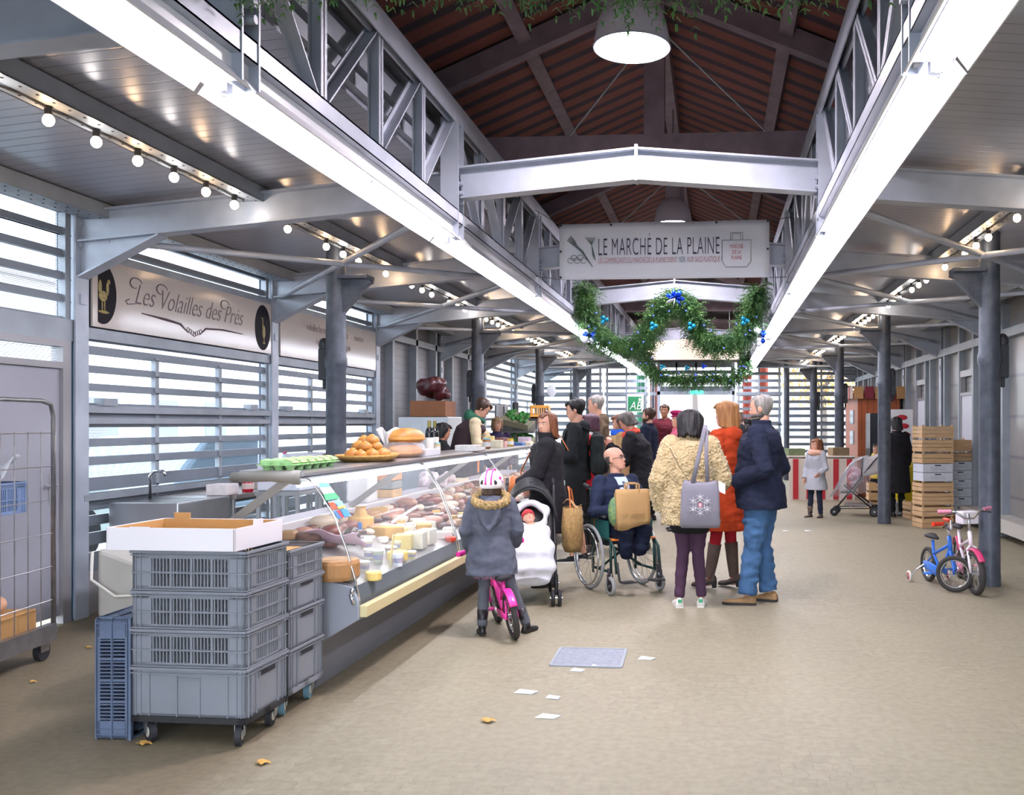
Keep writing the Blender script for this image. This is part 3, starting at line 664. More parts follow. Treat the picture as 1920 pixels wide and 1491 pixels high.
def hand(b, wr, d, pn, s, curl, sgn):
    """wr wrist, d hand direction, pn palm normal, sgn which side the thumb is"""
    d = Vector(d).normalized(); pn = Vector(pn); pn = (pn - d * pn.dot(d)).normalized(); lat = d.cross(pn).normalized() * sgn
    b.tube([wr - d*.02*s, wr + d*.01*s, wr + d*.045*s, wr + d*.085*s], [(.026*s, .02*s), (.03*s, .019*s), (.04*s, .017*s), (.038*s, .014*s)], 12, side=lat)
    for i, (o, L, r) in enumerate(((.03, .072, .0088), (.0105, .08, .0092), (-.0095, .075, .0088), (-.029, .06, .0078))):
        p = wr + (d * (.078 - abs(i - 1.2) * .004) + lat * o) * s; pts = [p]; rad = [r * s]; a = curl * 0.35
        q = p
        for j, fr in enumerate((.45, .32, .25)):
            dd = d * math.cos(a) + pn * math.sin(a) + lat * (o * 1.2); q = q + dd.normalized() * L * fr * s; pts.append(q); rad.append(r * s * (0.95, 0.88, 0.7)[j]); a += curl * (0.75 + 0.08 * i)
        b.tube(pts, rad, 8)
    p = wr + (d * .022 + lat * .026) * s; a = 0.85; q1 = p + (d * .03 + lat * .026 + pn * .012 * curl) * s; q2 = q1 + (d * .028 + lat * .008 + pn * .012 * curl) * s
    b.tube([p - d*.01*s, q1, q2], [.0135*s, .0105*s, .008*s], 8)
class Person:
    def __init__(s, label, loc, rz, H, vox=.009, lean=0, hp=0, hy=0, hr=0, arms=None, legs=None, girth=1.0, skin=None, shw=.175, childhead=1.0, pz=0.0, turn=0.0, cat='person', name='person', group=None, handcurl=(.5, .5), handdir=(None, None), palmn=(None, None), feet=True):
        s.o = thing(name, label, cat, loc, rz, group=group); s.k = H / 1.75; s.vox = vox; s.lean = lean; s.g = girth; s.turn = turn; s.pz = pz
        s.skin = skin or skinm; s.feet = feet; s.shw = shw; s.cs = childhead
        k = s.k
        nk = s.up(V(0, 0.0, 1.455 + (1 - childhead) * .0)) ; s.neck = nk
        hs = childhead; chin = s.up(V(0, .02, 1.75 - .23 * hs))
        s.HR = (Matrix.Rotation(turn + hy, 3, 'Z') @ Matrix.Rotation(-lean * .6 - hp, 3, 'X') @ Matrix.Rotation(hr, 3, 'Y'))
        piv = s.up(V(0, .0, 1.75 - .16 * hs)); s.H0 = piv - s.HR @ V(0, .0, .07 * k * hs); s.hk = k * hs
        s.sh = [s.up(V(-shw, 0, 1.415)), s.up(V(shw, 0, 1.415))]
        A = arms or [None, None]; s.arms = []
        for i, sg in enumerate((-1, 1)):
            if A[i] is None: e, wv = s.up(V(sg*(shw + .05*girth), -.02, 1.13)), s.up(V(sg*(shw + .06*girth), .05, .89))
            else: e, wv = Vector(A[i][0]) * k, Vector(A[i][1]) * k
            s.arms.append((s.sh[i], e, wv))
        Lg = legs or [None, None]; s.legs = []
        for i, sg in enumerate((-1, 1)):
            hip = V(sg*.088, 0, .93 + pz) * k
            if Lg[i] is None: kn, an = V(sg*.095, .01, .5) * k, V(sg*.1, -.02, .075) * k
            else: kn, an = Vector(Lg[i][0]) * k, Vector(Lg[i][1]) * k
            s.legs.append((hip, kn, an))
        s.handcurl = handcurl; s.handdir = handdir; s.palmn = palmn
    def up(s, p):
        """upper body bend and turn, person frame at 1.75 m -> metres"""
        z0 = .95; p = Vector(p)
        if p.z > z0:
            t = min(1, (p.z - z0) / .35); a = s.lean * t
            q = V(p.x, p.y, p.z - z0); c, sn = math.cos(a), math.sin(a)
            tt = s.turn * min(1, (p.z - z0) / .4); q = Matrix.Rotation(tt, 3, 'Z') @ q
            L = q.z; y = q.y * c + L * sn * (1 if t >= 1 else .6); z = -q.y * sn + L * (c if t >= 1 else (1 + c) / 2)
            p = V(q.x, y, z + z0)
        return V(p.x, p.y, p.z + s.pz) * s.k
    def hp(s, p): return s.H0 + s.HR @ (Vector(p) * s.hk)
    def torso(s, b, lo, t, shoulder=True, flare=0.0, chest=1.0, n=20, belly=0.0, hi=1.5):
        g = s.g; prof = [(.60, .175, .135, -.005), (.72, .17, .13, -.005), (.86, .168, .128, -.01), (.97, .160, .120, -.008), (1.08, .138, .103, 0), (1.2, .148, .11, .004), (1.3, .160, .118 * chest, .01), (1.38, .166, .108, .004), (1.43, .135, .085, -.004), (1.465, .075, .062, -.006), (1.5, .058, .055, .004)]
        R = []; zs = [z for z in (.45, .55) if z > lo] ; prof = [(z, .175, .135, -.005) for z in zs] + prof
        first = None
        for z, rx, ry, cy in prof:
            if z < lo - 1e-6 or z > hi: continue
            if first is None and z > lo + .01:
                zz = lo; f = flare * max(0, (1.0 - zz) / .5); R.append((zz, rx + f, ry + f, cy)); 
            first = 1; f = flare * max(0, (1.0 - z) / .5); R.append((z, rx + f, ry + f, cy))
        RR = []
        for z, rx, ry, cy in R:
            bl = belly * math.exp(-((z - 1.05) / .16) ** 2); sw = (s.shw / .175) if z > 1.25 else 1
            tt = t * (1 if z < 1.44 else .5)
            RR.append([s.up(V((rx * g * sw + tt) * math.cos(2*PI*k/n), cy + (ry * g + tt + (bl if math.sin(2*PI*k/n) > 0 else 0)) * math.sin(2*PI*k/n), z)) for k in range(n)])
        b.rings(RR)
    def front(s, x, z, o=0, t=.03):
        P = [(.97, .160, .120, -.008), (1.08, .138, .103, 0), (1.2, .148, .11, .004), (1.3, .160, .118, .01), (1.38, .166, .108, .004), (1.43, .135, .085, -.004), (1.465, .085, .066, -.006), (1.5, .07, .06, .0)]
        for a, c in zip(P, P[1:]):
            if z <= c[0]: break
        f = min(1, max(0, (z - a[0]) / (c[0] - a[0]))); rx, ry, cy = [a[i] + (c[i] - a[i]) * f for i in (1, 2, 3)]; rx = rx * s.g + t; ry = ry * s.g + t * (1 if z < 1.44 else .5)
        return s.up(V(x, cy + ry * math.sqrt(max(.05, 1 - (x / rx) ** 2)) + o, z))
    def arm(s, b, i, t, r=(.052, .044, .033), end=1.0, gath=0):
        sh, e, wv = s.arms[i]; k = s.k; g = (s.g + 1) / 2; q = e + (wv - e) * end
        b.tube([sh + (s.neck - sh) * .25 + V(0, 0, .01*k), sh, (sh + e) / 2, e, (e + q) / 2, q], [(r[0]*g + t) * k * .8, (r[0]*g + t) * k, (r[0]*g*.93 + t) * k, (r[1]*g + t) * k, ((r[1]+r[2])/2*g + t) * k, (r[2]*g + t) * k], 12)
        b.ell(sh, [(r[0]*g + t) * k * 1.02] * 3, 12, 8); b.ell(e, [(r[1]*g + t) * k] * 3, 10, 6)
    def body(s, hands=(True, True)):
        b = MB(); k = s.k; s.torso(b, .88, -.012, hi=1.47)
        b.ell(s.up(V(0, -.01, .93)), (.15*k*s.g, .11*k*s.g, .11*k))
        for i in (0, 1):
            s.arm(b, i, -.012)
            hip, kn, an = s.legs[i]; b.tube([hip, hip + (kn - hip) * .5, kn, kn + (an - kn) * .35, an], [.078*k, .066*k, .05*k, .048*k, .033*k], 12)
            f = an + V(0, .03, -.045) * k; b.ell(f, (.027*k, .07*k, .02*k)) if s.feet else None
            if hands[i]:
                sh, e, wv = s.arms[i]; d = s.handdir[i] or (wv - e); pn = s.palmn[i] or V((1 if i == 0 else -1), 0.2, 0)
                hand(b, wv, d, pn, k * (1.0 if s.cs == 1 else 1.05), s.handcurl[i], 1 if i == 0 else -1)
        nb = s.up(V(0, -.005, 1.42)); b.tube([nb, s.neck, s.hp((0, -.01, .03)), s.hp((0, -.01, .1))], [.062*k, .056*k, .052*k, .05*k], 14)
        n = 24; RR = []
        for z, cy, rx, ry in HEAD:
            ring = []
            for q in range(n):
                a = 2*PI*q/n; sx = math.cos(a); sy = math.sin(a)
                fl = 1.0 - (.07 * max(0, sy) ** 6 if z < .2 else 0)
                ring.append(s.hp((rx * sx, cy + ry * sy * fl, z)))
            RR.append(ring)
        b.rings(RR)
        b.prism([(-.0, .0)] * 0 or [(-.008, .118), (.008, .118), (.017, .083), (.011, .076), (-.011, .076), (-.017, .083)], (0, 0, 0)) if 0 else None
        P = s.hp
        b._add([P((-.006, .085, .128)), P((.006, .085, .128)), P((-.016, .082, .08)), P((.016, .082, .08)), P((-.008, .112, .088)), P((.008, .112, .088)), P((0, .084, .074))], [(0, 1, 5, 4), (0, 4, 2), (1, 3, 5), (4, 5, 6), (2, 4, 6), (3, 6, 5), (0, 2, 6, 3, 1)])
        for sg in (-1, 1): b.ell(P((sg*.077, -.008, .108)), (.009*s.hk, .019*s.hk, .031*s.hk), R=s.HR @ Matrix.Rotation(sg * -.35, 3, 'Z'))
        b.ell(P((0, .082, .052)), (.021*s.hk, .014*s.hk, .012*s.hk), R=s.HR); b.ell(P((0, .071, .018)), (.022*s.hk, .016*s.hk, .016*s.hk), R=s.HR)
        ec = [P((sg*.031, .091, .121)) for sg in (-1, 1)]; rr = .017 * s.hk; fw = s.HR @ V(0, 1, 0)
        def dp(co, no):
            for e in ec:
                dd = (co - e).length
                if dd < rr * 1.6: co = co - fw * .0065 * s.hk * math.exp(-(dd / rr) ** 2 * 1.6)
            return co
        o = remesh(b, 'body', s.skin, s.o, s.vox, 2 if s.vox < .01 else 1, dp)
        # face
        b = MB()
        for sg in (-1, 1):
            b.mi = 0; b.ell(P((sg*.031, .0785, .1205)), (.0135*s.hk, .0095*s.hk, .0075*s.hk), 10, 6, s.HR)
            b.mi = 1; b.ell(P((sg*.031, .0855, .1205)), (.0055*s.hk, .004*s.hk, .006*s.hk), 8, 6, s.HR)
        b.build('eyes', [eyew, eyed], s.o, smooth=True)
        b = MB(); b.ell(P((0, .0955, .052)), (.019*s.hk, .005*s.hk, .0055*s.hk), 12, 6, s.HR); b.build('lips', lipm, s.o, smooth=True)
        return o
    def brows(s, m):
        b = MB()
        for sg in (-1, 1): b.tube([s.hp((sg*.014, .0905, .138)), s.hp((sg*.031, .0905, .143)), s.hp((sg*.048, .078, .138))], .0035*s.hk, 6)
        b.build('eyebrows', m, s.o)
    def hair(s, m, brow=True, name='hair', **k):
        b = hair_shell(**k); b.v = [s.hp(p) for p in b.v]; o = b.build(name, m, s.o, smooth=True)
        if brow: s.brows(m)
        return o
    def beard(s, m, z1=.075):
        b = MB(); n = 18; R = []
        for z in (-.008, .0, .02, .045, z1):
            cy, rx, ry = head_at(max(z, .001)); t = .007 if z < z1 else .001
            ro = [V(math.cos(a)*(rx + t), cy + math.sin(a)*(ry*.955 + t), z) for a in [(-.25 + 1.5 * i / n) * PI * .98 for i in range(n + 1)] if 1]
            R.append([s.hp(p) for p in ro])
        for i in range(len(R) - 1):
            b._add(R[i] + R[i+1], [(j, j + 1, n + 2 + j, n + 1 + j) for j in range(n)])
        b.build('beard', m, s.o, smooth=True, solid=.002)
    def glasses(s, m=None):
        b = MB(); h = s.hk
        for sg in (-1, 1):
            pts = [s.hp((sg*.033 + .021*math.cos(a), .098 - .01*abs(math.cos(a)), .119 + .013*math.sin(a))) for a in [2*PI*i/14 for i in range(14)]]
            b.tube(pts, .0018*h + .0006, 5, loop=True); b.tube([s.hp((sg*.053, .09, .123)), s.hp((sg*.078, .04, .122)), s.hp((sg*.08, -.012, .118))], .0022*h, 5)
        b.tube([s.hp((-.012, .1, .121)), s.hp((.012, .1, .121))], .002*h, 5)
        b.build('glasses', m or mat('dark_spectacle_frame', '#241f22', 0.35), s.o)
    def top(s, m, lo=.85, t=.022, name='coat', flare=.0, hood=None, collar=None, belly=0.0, fur=0.0, sleeve=.97, wr=.02, hoodup=False, st=None, vox=None):
        b = MB(); s.torso(b, lo, t, flare=flare, belly=belly)
        for i in (0, 1): s.arm(b, i, st if st is not None else t * .8, end=sleeve)
        if collar:
            R = []
            for z, r in ((1.43, .085), (1.47, .074), (1.47 + collar * .5, .07), (1.47 + collar, .074)): R.append([s.up(V((r + t*.4) * math.cos(2*PI*q/16), (r + t*.4) * math.sin(2*PI*q/16) + .002, z)) for q in range(16)])
            b.rings(R)
        if hood == 'down':
            c = s.up(V(0, -.085, 1.44)); b.ell(c, (.12*s.k, .075*s.k, .09*s.k)); c = s.up(V(0, -.01, 1.465))
            b.torus(c, .085*s.k, .034*s.k, axis=s.up(V(0, .06, 2)) - s.up(V(0, 0, 1.5)), n=20)
        k = s.k; sd = R_.uniform(0, 50)
        def dp(co, no):
            if fur: return co + no * fur * (.5*noise.noise(co * 14) + .7*noise.noise(co * 70 + V(sd, 0, 0)) + .5 * noise.noise(co * 130))
            w_ = noise.noise(V(co.x * 6, co.y * 6, co.z * 13 + sd)) + .5 * noise.noise(V(co.x * 16, co.y * 16, co.z * 26 + sd))
            return co + no * wr * .55 * w_ * k
        return remesh(b, name, m, s.o, vox or s.vox, 3, dp)
    def trousers(s, m, t=.014, end=.97, name='trousers', wr=.012, waist=1.0, knee=None):
        b = MB(); k = s.k; b.ell(s.up(V(0, -.008, .94)), ((.158*s.g + t)*k, (.118*s.g + t)*k, .12*k))
        for hip, kn, an in s.legs:
            e = kn + (an - kn) * end; tt = t
            b.tube([hip, hip + (kn - hip) * .5, kn, (kn + e) / 2, e], [(.084*s.g + tt)*k, (.07*s.g + tt)*k, (.052 + tt)*k, (.047 + tt*1.1)*k, (.036 + tt*1.4)*k] if end > 0 else 0, 14)
            b.ell(kn, [(.052 + tt) * k] * 3, 10, 6)
            if not s.feet: b.ell(e, [(.042 + tt) * k] * 3, 10, 6)
        sd = R_.uniform(0, 50)
        def dp(co, no): return co + no * wr * noise.noise(V(co.x * 9, co.y * 9, co.z * 20 + sd)) * k
        return remesh(b, name, m, s.o, s.vox, 2, dp)
    def shorts(s, m, t=.03, f=.85):
        b = MB(); k = s.k; b.ell(s.up(V(0, -.008, .94)), (.18*k, .135*k, .12*k))
        for hip, kn, an in s.legs: b.tube([hip, hip + (kn - hip) * f], [.11*k, .1*k], 14)
        remesh(b, 'shorts', m, s.o, s.vox, 2)
    def shoes(s, m, kind='sneaker', L=.27, dirs=(0.12, -0.12), sole=None, shaft=0, tab=None):
        k = s.k; L = L * k
        for i, (hip, kn, an) in enumerate(s.legs):
            R = Matrix.Rotation(dirs[i], 3, 'Z'); o = V(an.x, an.y, an.z - .075*k); heel = .045*k if kind == 'heel' else 0
            sh = {'sneaker': [(-.26, .026, .062), (-.2, .034, .088), (-.05, .036, .088), (.1, .039, .066), (.3, .045, .05), (.5, .043, .045), (.66, .033, .036), (.72, .016, .022)]}['sneaker']
            b = MB(); rings = []
            for y, hw, h in sh:
                up_ = heel * max(0, (0.35 - y) / .6) if heel else 0
                rings.append([o + R @ V(hw*k*(1.02 if j in (0, 1) else 1) * math.cos(a), y * L, up_ + .018*k + max(0, math.sin(a)) * (h*k - .018*k) + min(0, math.sin(a)) * .0) for j, a in enumerate([-.3 + (PI + .6) * q / 11 for q in range(12)])])
            b.rings(rings)
            if shaft:
                T = an + (kn - an) * shaft; b.tube([o + V(0, 0, .05*k + heel), an + V(0, 0, heel * .5), an + (T - an) * .5, T], [(.043*k, .05*k), (.043*k, .047*k), .055*k, .064*k], 14)
            p = b.build('shoe' if not shaft else 'boot', m, s.o, smooth=True)
            b = MB()
            pr = [(hw * k * 1.06, y * L, heel * max(0, (0.35 - y) / .6)) for y, hw, h in sh]
            b.rings([[o + R @ V(x, y, z_ + zz) for x, zz in ((-hw, 0), (hw, 0), (hw, .022*k), (-hw, .022*k))] for hw, y, z_ in pr])
            if heel: b.cyl(o + R @ V(0, -.2*L, 0), o + R @ V(0, -.2*L, heel), .02*k, .027*k)
            b.build('sole', sole or soled, p)
            if tab:
                b = MB(); b.box(o + R @ V(0, -.262*L - .004, .062*k), (.036*k, .012, .03*k), R=R); b.build('heel_tab', tab, p, bevel=.003)
    def scarf(s, m, r=.03, R=.075, z=1.475, n=2):
        b = MB(); k = s.k
        for i in range(n):
            c = s.up(V(0, .008 * i, z + .02 * i)); ax = s.up(V(0, .05, 2)) - s.up(V(0, 0, 1.5)); b.torus(c, (R + .008*(n - i))*k, r*k, axis=ax, n=24)
        b.ell(s.up(V(0, .085, z - .06)), (.045*k, .03*k, .07*k))
        remesh(b, 'scarf', m, s.o, max(.007, s.vox * .8), 1, lambda co, no: co + no * .008 * noise.noise(co * 30))
hm = dict(black=hairmat('black_hair', '#1e1a1c', '#0d0b0d'), auburn=hairmat('auburn_hair', '#8a5638', '#57301f'), ginger=hairmat('light_auburn_hair', '#b27f4c', '#7c4d2a'), grey=hairmat('grey_hair', '#a09a94', '#6b6662'), brown=hairmat('brown_hair', '#4f3526', '#2c1c15'), dgrey=hairmat('dark_grey_hair', '#6d645f', '#3c3633'), blond=hairmat('dark_blond_hair', '#a58a68', '#6f5238'), purple=hairmat('plum_hair', '#5e3a4c', '#38222e'))
jean = cloth('blue_denim', '#466890', .18, .3, 60); navy = cloth('navy_wool', '#1f2437', .1, .35, 90); blackc = cloth('black_wool', '#232226', .1, .4, 80)
blackd = cloth('black_cotton', '#1d1e21', .1)
# the man in the navy coat
p = Person('big grey-bearded man in navy coat and blue jeans standing in profile', at(1428, 1131), 1.32, 1.80, vox=.008, girth=1.2, shw=.19, hp=.12,
    arms=[[(-.27, -.08, 1.14), (-.16, .2, 1.02)], [(.27, -.12, 1.14), (.2, .1, .93)]], legs=[[(-.1, .05, .5), (-.11, .1, .075)], [(.1, .02, .5), (.1, -.04, .075)]])
p.body((False, False)); p.hair(hm['grey'], side_z=.085, back_z=.045, thick=.009, front_z=.19, seed=3, jag=.002, fit=True); p.beard(hm['dgrey'])
p.trousers(jean, t=.03, wr=.018); p.top(navy, lo=.80, t=.04, flare=.035, belly=.07, collar=.07, wr=.02); p.shoes(mat('tan_suede', '#96744f', .8, 0, .12, 20, bump=.3), L=.29, sole=soled)
b = MB()
for q in range(2): b.lathe([(0.001, 0), (.011, 0), (.011, .005), (.001, .006)], p.up(V(-.05 + .02*q, .12, 1.47 - .0*q)), 12, axis=(0, 1, 0))
for q, (x, z) in enumerate(((.1, 1.38), (.13, 1.2), (.13, 1.02))): b.lathe([(0.001, 0), (.013, 0), (.013, .006), (.001, .007)], p.up(V(x, .225 if z < 1.3 else .19, z)), 12, axis=(.2, 1, 0))
b.build('buttons', mat('brass_button', '#c8b070', .3, .8), p.o)
# the woman in the orange coat
oran = cloth('orange_wool', '#b03e1c', .1, .35, 90)
p = Person('woman in long orange hooded coat, red tights and brown heeled boots', at(1361, 1104), 1.0, 1.76, vox=.008, hp=.12, hy=.1, shw=.155,
    arms=[None, [(.24, .0, 1.12), (.12, .26, 1.12)]], legs=[[(-.09, .05, .5), (-.1, .12, .09)], [(.08, 0, .5), (.08, -.04, .09)]])
p.body((False, True)); p.hair(hm['ginger'], side_z=-.02, back_z=-.035, thick=.024, front_z=.19, seed=5, taper=1.06, vol=.012)
p.trousers(cloth('red_tights', '#a3202c', .05, .1), t=.004, name='tights', wr=0)
p.top(oran, lo=.56, t=.035, flare=.07, hood='down', wr=.022, sleeve=.95)
p.shoes(mat('brown_suede_boot', '#5c4a42', .8, 0, .12, 20, bump=.2), kind='heel', L=.25, shaft=.82)
# the woman in the fur jacket
furm = mat('cream_faux_fur', '#cdb990', .95, 0, 0, 26, '#b49c74', bump=.9, bs=110, spec=.1, sheen=.3)
p = Person('woman with black bob seen from behind in cream faux fur jacket and plum leggings', at(1294, 1137), .05, 1.67, vox=.008, lean=.12, hp=.3, shw=.165, girth=1.05,
    arms=[[(-.27, -.02, 1.12), (-.24, .05, .86)], [(.28, .02, 1.13), (.15, .22, 1.1)]], legs=[[(-.06, .02, .5), (-.1, -.02, .075)], [(.07, .02, .5), (.1, .0, .075)]])
p.body(); p.hair(hm['black'], side_z=.0, back_z=-.045, thick=.028, front_z=.19, seed=8, jag=.022, taper=1.15, vol=.016)
p.trousers(cloth('plum_leggings', '#4a3347', .08, .1), t=.006, wr=.008, name='leggings')
b = MB(); R = [[V((r + .01)*math.cos(a), (r*.78)*math.sin(a) - .01, z) * p.k for a in [2*PI*q/20 for q in range(20)]] for z, r in ((.98, .17), (.85, .18), (.72, .175), (.66, .15))]; b.rings(R); b.build('shirt_hem', blackd, p.o, smooth=True)
p.top(furm, lo=.74, t=.075, flare=.02, collar=.04, fur=.02, st=.055, name='fur_jacket', vox=.007)
p.shoes(mat('white_leather', '#e8e6e0', .45), L=.25, sole=solew, tab=mat('green_leather', '#3f9d72', .5)); fur_woman = p
# the woman in black at the counter
p = Person('auburn-haired woman in black coat reaching to the glass counter beside the stroller', ad(1026, 795 + 1.55*1700/8.7, 8.7), 1.75, 1.66, vox=.008, hy=.85, hp=.1, shw=.17, girth=1.1,
    arms=[[(-.2, .10, 1.14), (-.12, .31, 1.0)], [(.28, -.06, 1.14), (.2, .14, .98)]], handcurl=(1.1, .5))
p.o.location.z = 0
p.body(); p.hair(hm['auburn'], side_z=-.02, back_z=-.05, thick=.018, front_z=.2, seed=11, taper=1.08, vol=.008)
p.trousers(blackd, t=.015); p.top(blackc, lo=.55, t=.045, flare=.05, collar=.08, wr=.02); p.shoes(mat('black_leather', '#1c1b1d', .4), L=.25)
b = MB(); b.tube([p.arms[0][2] + (p.arms[0][1] - p.arms[0][2]) * f for f in (.0, .12)], .042, 12); b.build('watch', mat('steel_watch', '#a7a9ad', .25, .9), p.o, smooth=True); coat_woman = p
# teenager with backpack
hood = cloth('black_hoodie', '#202326', .1, .3)
p = Person('dark-haired teenager in black hoodie and black shorts wearing a backpack', ad(1080, 1050, 10.2), 1.66, 1.83, vox=.009, hp=.25, shw=.17, legs=[[(-.1, .03, .5), (-.1, .03, .075)], [(.1, 0, .5), (.1, -.08, .075)]],
    arms=[[(-.22, .02, 1.14), (-.2, .22, 1.1)], [(.25, -.02, 1.14), (.22, .2, 1.06)]])
p.o.location.z = 0; p.body(); p.hair(hm['black'], side_z=.095, back_z=.045, thick=.022, front_z=.178, seed=13, vol=.003, fit=True); p.glasses(mat('grey_specs', '#8a8c90', .3))
p.shorts(blackd, f=.82); p.top(hood, lo=.88, t=.035, hood='down', wr=.02); p.shoes(blackd, sole=solew)
b = MB(); b.sheet(lambda u, v: p.arms[1][0] + (p.arms[1][1] - p.arms[1][0]) * (.35 + .6 * v) + V(.088, (.5 - u) * .075 * (1 - abs(v - .5)), 0), 6, 8); b.build('print_patch', mat('tan_print', '#c79a63', .8, 0, 0, 30, '#7b4a35'), p.o, solid=.006); teen = p
# man in olive coat, woman in red coat, others queueing
p = Person('tall man with short grey hair in olive hooded coat, standing behind the teenager', ad(1118, 795 + 1.55*1700/12.0, 12.0), 1.6, 1.93, vox=.012, hp=.15, girth=1.1)
p.o.location.z = 0; p.body(); p.hair(hm['grey'], side_z=.09, back_z=.045, thick=.01, seed=21, jag=.002, fit=True); p.trousers(blackd); p.top(cloth('olive_cloth', '#57493a', .12), lo=.5, t=.04, flare=.02, hood='down'); p.shoes(mat('black_leather'))
p = Person('person with plum-coloured hair in red jacket, half hidden behind the teenager', ad(1106, 795 + 1.55*1700/11.1, 11.1), 1.5, 1.67, vox=.012, hp=.1)
p.o.location.z = 0; p.o.location.x -= .0; p.body(); p.hair(hm['purple'], side_z=.03, back_z=.0, thick=.022, seed=22, vol=.01); p.trousers(blackd); p.top(cloth('red_jacket', '#b51f2c', .1), lo=.8, t=.04); p.scarf(cloth('white_scarf', '#d9d2cc')); p.shoes(mat('black_leather'))
p = Person('curly brown-haired woman with bright blue scarf and tan coat', ad(1160, 795 + 1.55*1700/13.4, 13.4), 1.9, 1.68, vox=.012, hp=.15, arms=[[(-.22, .05, 1.12), (-.1, .28, 1.08)], [(.22, .05, 1.12), (.1, .3, 1.08)]])
p.o.location.z = 0; p.body(); p.hair(hm['auburn'], side_z=.04, back_z=.02, thick=.028, seed=23, vol=.012, jag=.012); p.trousers(blackd); p.top(cloth('tan_coat', '#a98a63', .12), lo=.8, t=.04); p.scarf(cloth('bright_blue_scarf', '#2b63d0'), r=.04); p.shoes(mat('black_leather'))
p = Person('stooping woman with dark grey hair, coral scarf and long black coat, hand at her chin', ad(1205, 795 + 1.55*1700/11.2, 11.2), 1.55, 1.72, vox=.010, lean=.28, hp=.45, girth=1.05, arms=[[(-.2, .2, 1.12), (-.05, .42, 1.30)], [(.24, .1, 1.1), (.1, .36, 1.2)]], handcurl=(1.2, 1.0), handdir=(V(.1, 0, 1), None))
p.o.location.z = 0; p.body(); p.hair(hm['dgrey'], side_z=.05, back_z=.02, thick=.022, seed=24, vol=.008, jag=.006); p.trousers(cloth('grey_trousers', '#55555b')); p.top(blackc, lo=.6, t=.045, flare=.09, wr=.025); p.scarf(cloth('coral_scarf', '#d2513f'), r=.032); p.shoes(mat('black_leather')); stoop = p
p = Person('young man with brown hair and navy jacket behind the stooping woman', ad(1216, 795 + 1.55*1700/14.5, 14.5), 1.35, 1.80, vox=.012)
p.o.location.z = 0; p.body(); p.hair(hm['brown'], side_z=.09, back_z=.05, thick=.018, seed=25, vol=.004, fit=True); p.beard(hm['brown']); p.trousers(blackd); p.top(navy, lo=.85, t=.04, collar=.05); p.shoes(mat('black_leather'))
p = Person('youth in maroon hoodie facing the camera, holding a shopping bag', ad(1246, 795 + 1.55*1700/18.0, 18.0), 3.0, 1.93, vox=.012, skin=skin_b, legs=[None, [(.12, .1, .5), (.13, .12, .075)]])
p.o.location.z = 0; p.body(); p.hair(hm['brown'], side_z=.1, back_z=.05, thick=.018, seed=26, fit=True); p.trousers(cloth('charcoal_trousers', '#3a3540')); p.top(cloth('maroon_hoodie', '#5d1f2b', .12), lo=.85, t=.045, hood='down'); p.shoes(mat('grey_sneaker', '#8a8f8c', .6), sole=solew); maroon = p
p = Person('woman in dusty pink coat and magenta beret seen from behind the fur jacket', ad(1272, 795 + 1.55*1700/13.2, 13.2), 1.7, 1.72, vox=.012, hp=.1)
p.o.location.z = 0; p.body(); p.hair(hm['grey'], side_z=.05, back_z=.02, thick=.012, seed=27); p.trousers(blackd); p.top(cloth('dusty_pink_coat', '#b5566b', .12), lo=.6, t=.045, flare=.04, collar=.05); p.shoes(mat('black_leather'))
b = MB(); b.ell(p.hp((0, -.02, .215)), (.125*p.k, .135*p.k, .045*p.k), 20, 10, p.HR @ Matrix.Rotation(.2, 3, 'X')); b.tube([p.hp((.085*math.cos(a), -.008 + .105*math.sin(a), .175)) for a in [2*PI*i/20 for i in range(20)]], .012, 8, loop=True)
remesh(b, 'beret', cloth('magenta_felt', '#93194f', .1), p.o, .009, 2)
p = Person('person with short blond hair far behind the fur jacket', ad(1307, 795 + 1.55*1700/15.5, 15.5), .3, 1.70, vox=.014)
p.o.location.z = 0; p.body(); p.hair(hm['blond'], side_z=.05, back_z=.0, thick=.03, seed=28, vol=.014); p.trousers(blackd); p.top(cloth('brown_coat', '#6a5a50'), lo=.7, t=.04); p.shoes(mat('black_leather'))
p = Person('man in flat cap and dark jacket far behind the orange coat', ad(1385, 795 + 1.55*1700/17.5, 17.5), 2.6, 1.80, vox=.014)
p.o.location.z = 0; p.body(); p.hair(hm['grey'], side_z=.07, back_z=.03, thick=.01, seed=29); p.trousers(blackd); p.top(cloth('dark_jacket', '#35343c'), lo=.8, t=.045); p.shoes(mat('black_leather'))
b = MB(); b.ell(p.hp((0, -.0, .2)), (.095*p.k, .115*p.k, .045*p.k), 18, 8, p.HR); b.ell(p.hp((0, .1, .185)), (.065*p.k, .05*p.k, .01*p.k), 14, 6, p.HR); remesh(b, 'flat_cap', cloth('tweed', '#a89a88', .2), p.o, .01, 1)
# the far door visitors
for q, (px, zc, H, rz, c, hr_, lab) in enumerate(((1400, 21.0, 1.68, 1.2, '#2c2c33', 'black', 'person in black jacket by the stalls right of the end doorway'),)):
    p = Person(lab, ad(px, 795 + 1.55*1700/zc, zc), rz, H, vox=.014); p.o.location.z = 0; p.body(); p.hair(hm[hr_], side_z=.05, back_z=.02, thick=.018, seed=40 + q); p.trousers(blackd); p.top(cloth('coat' + c, c), lo=.8, t=.04); p.shoes(mat('black_leather'))
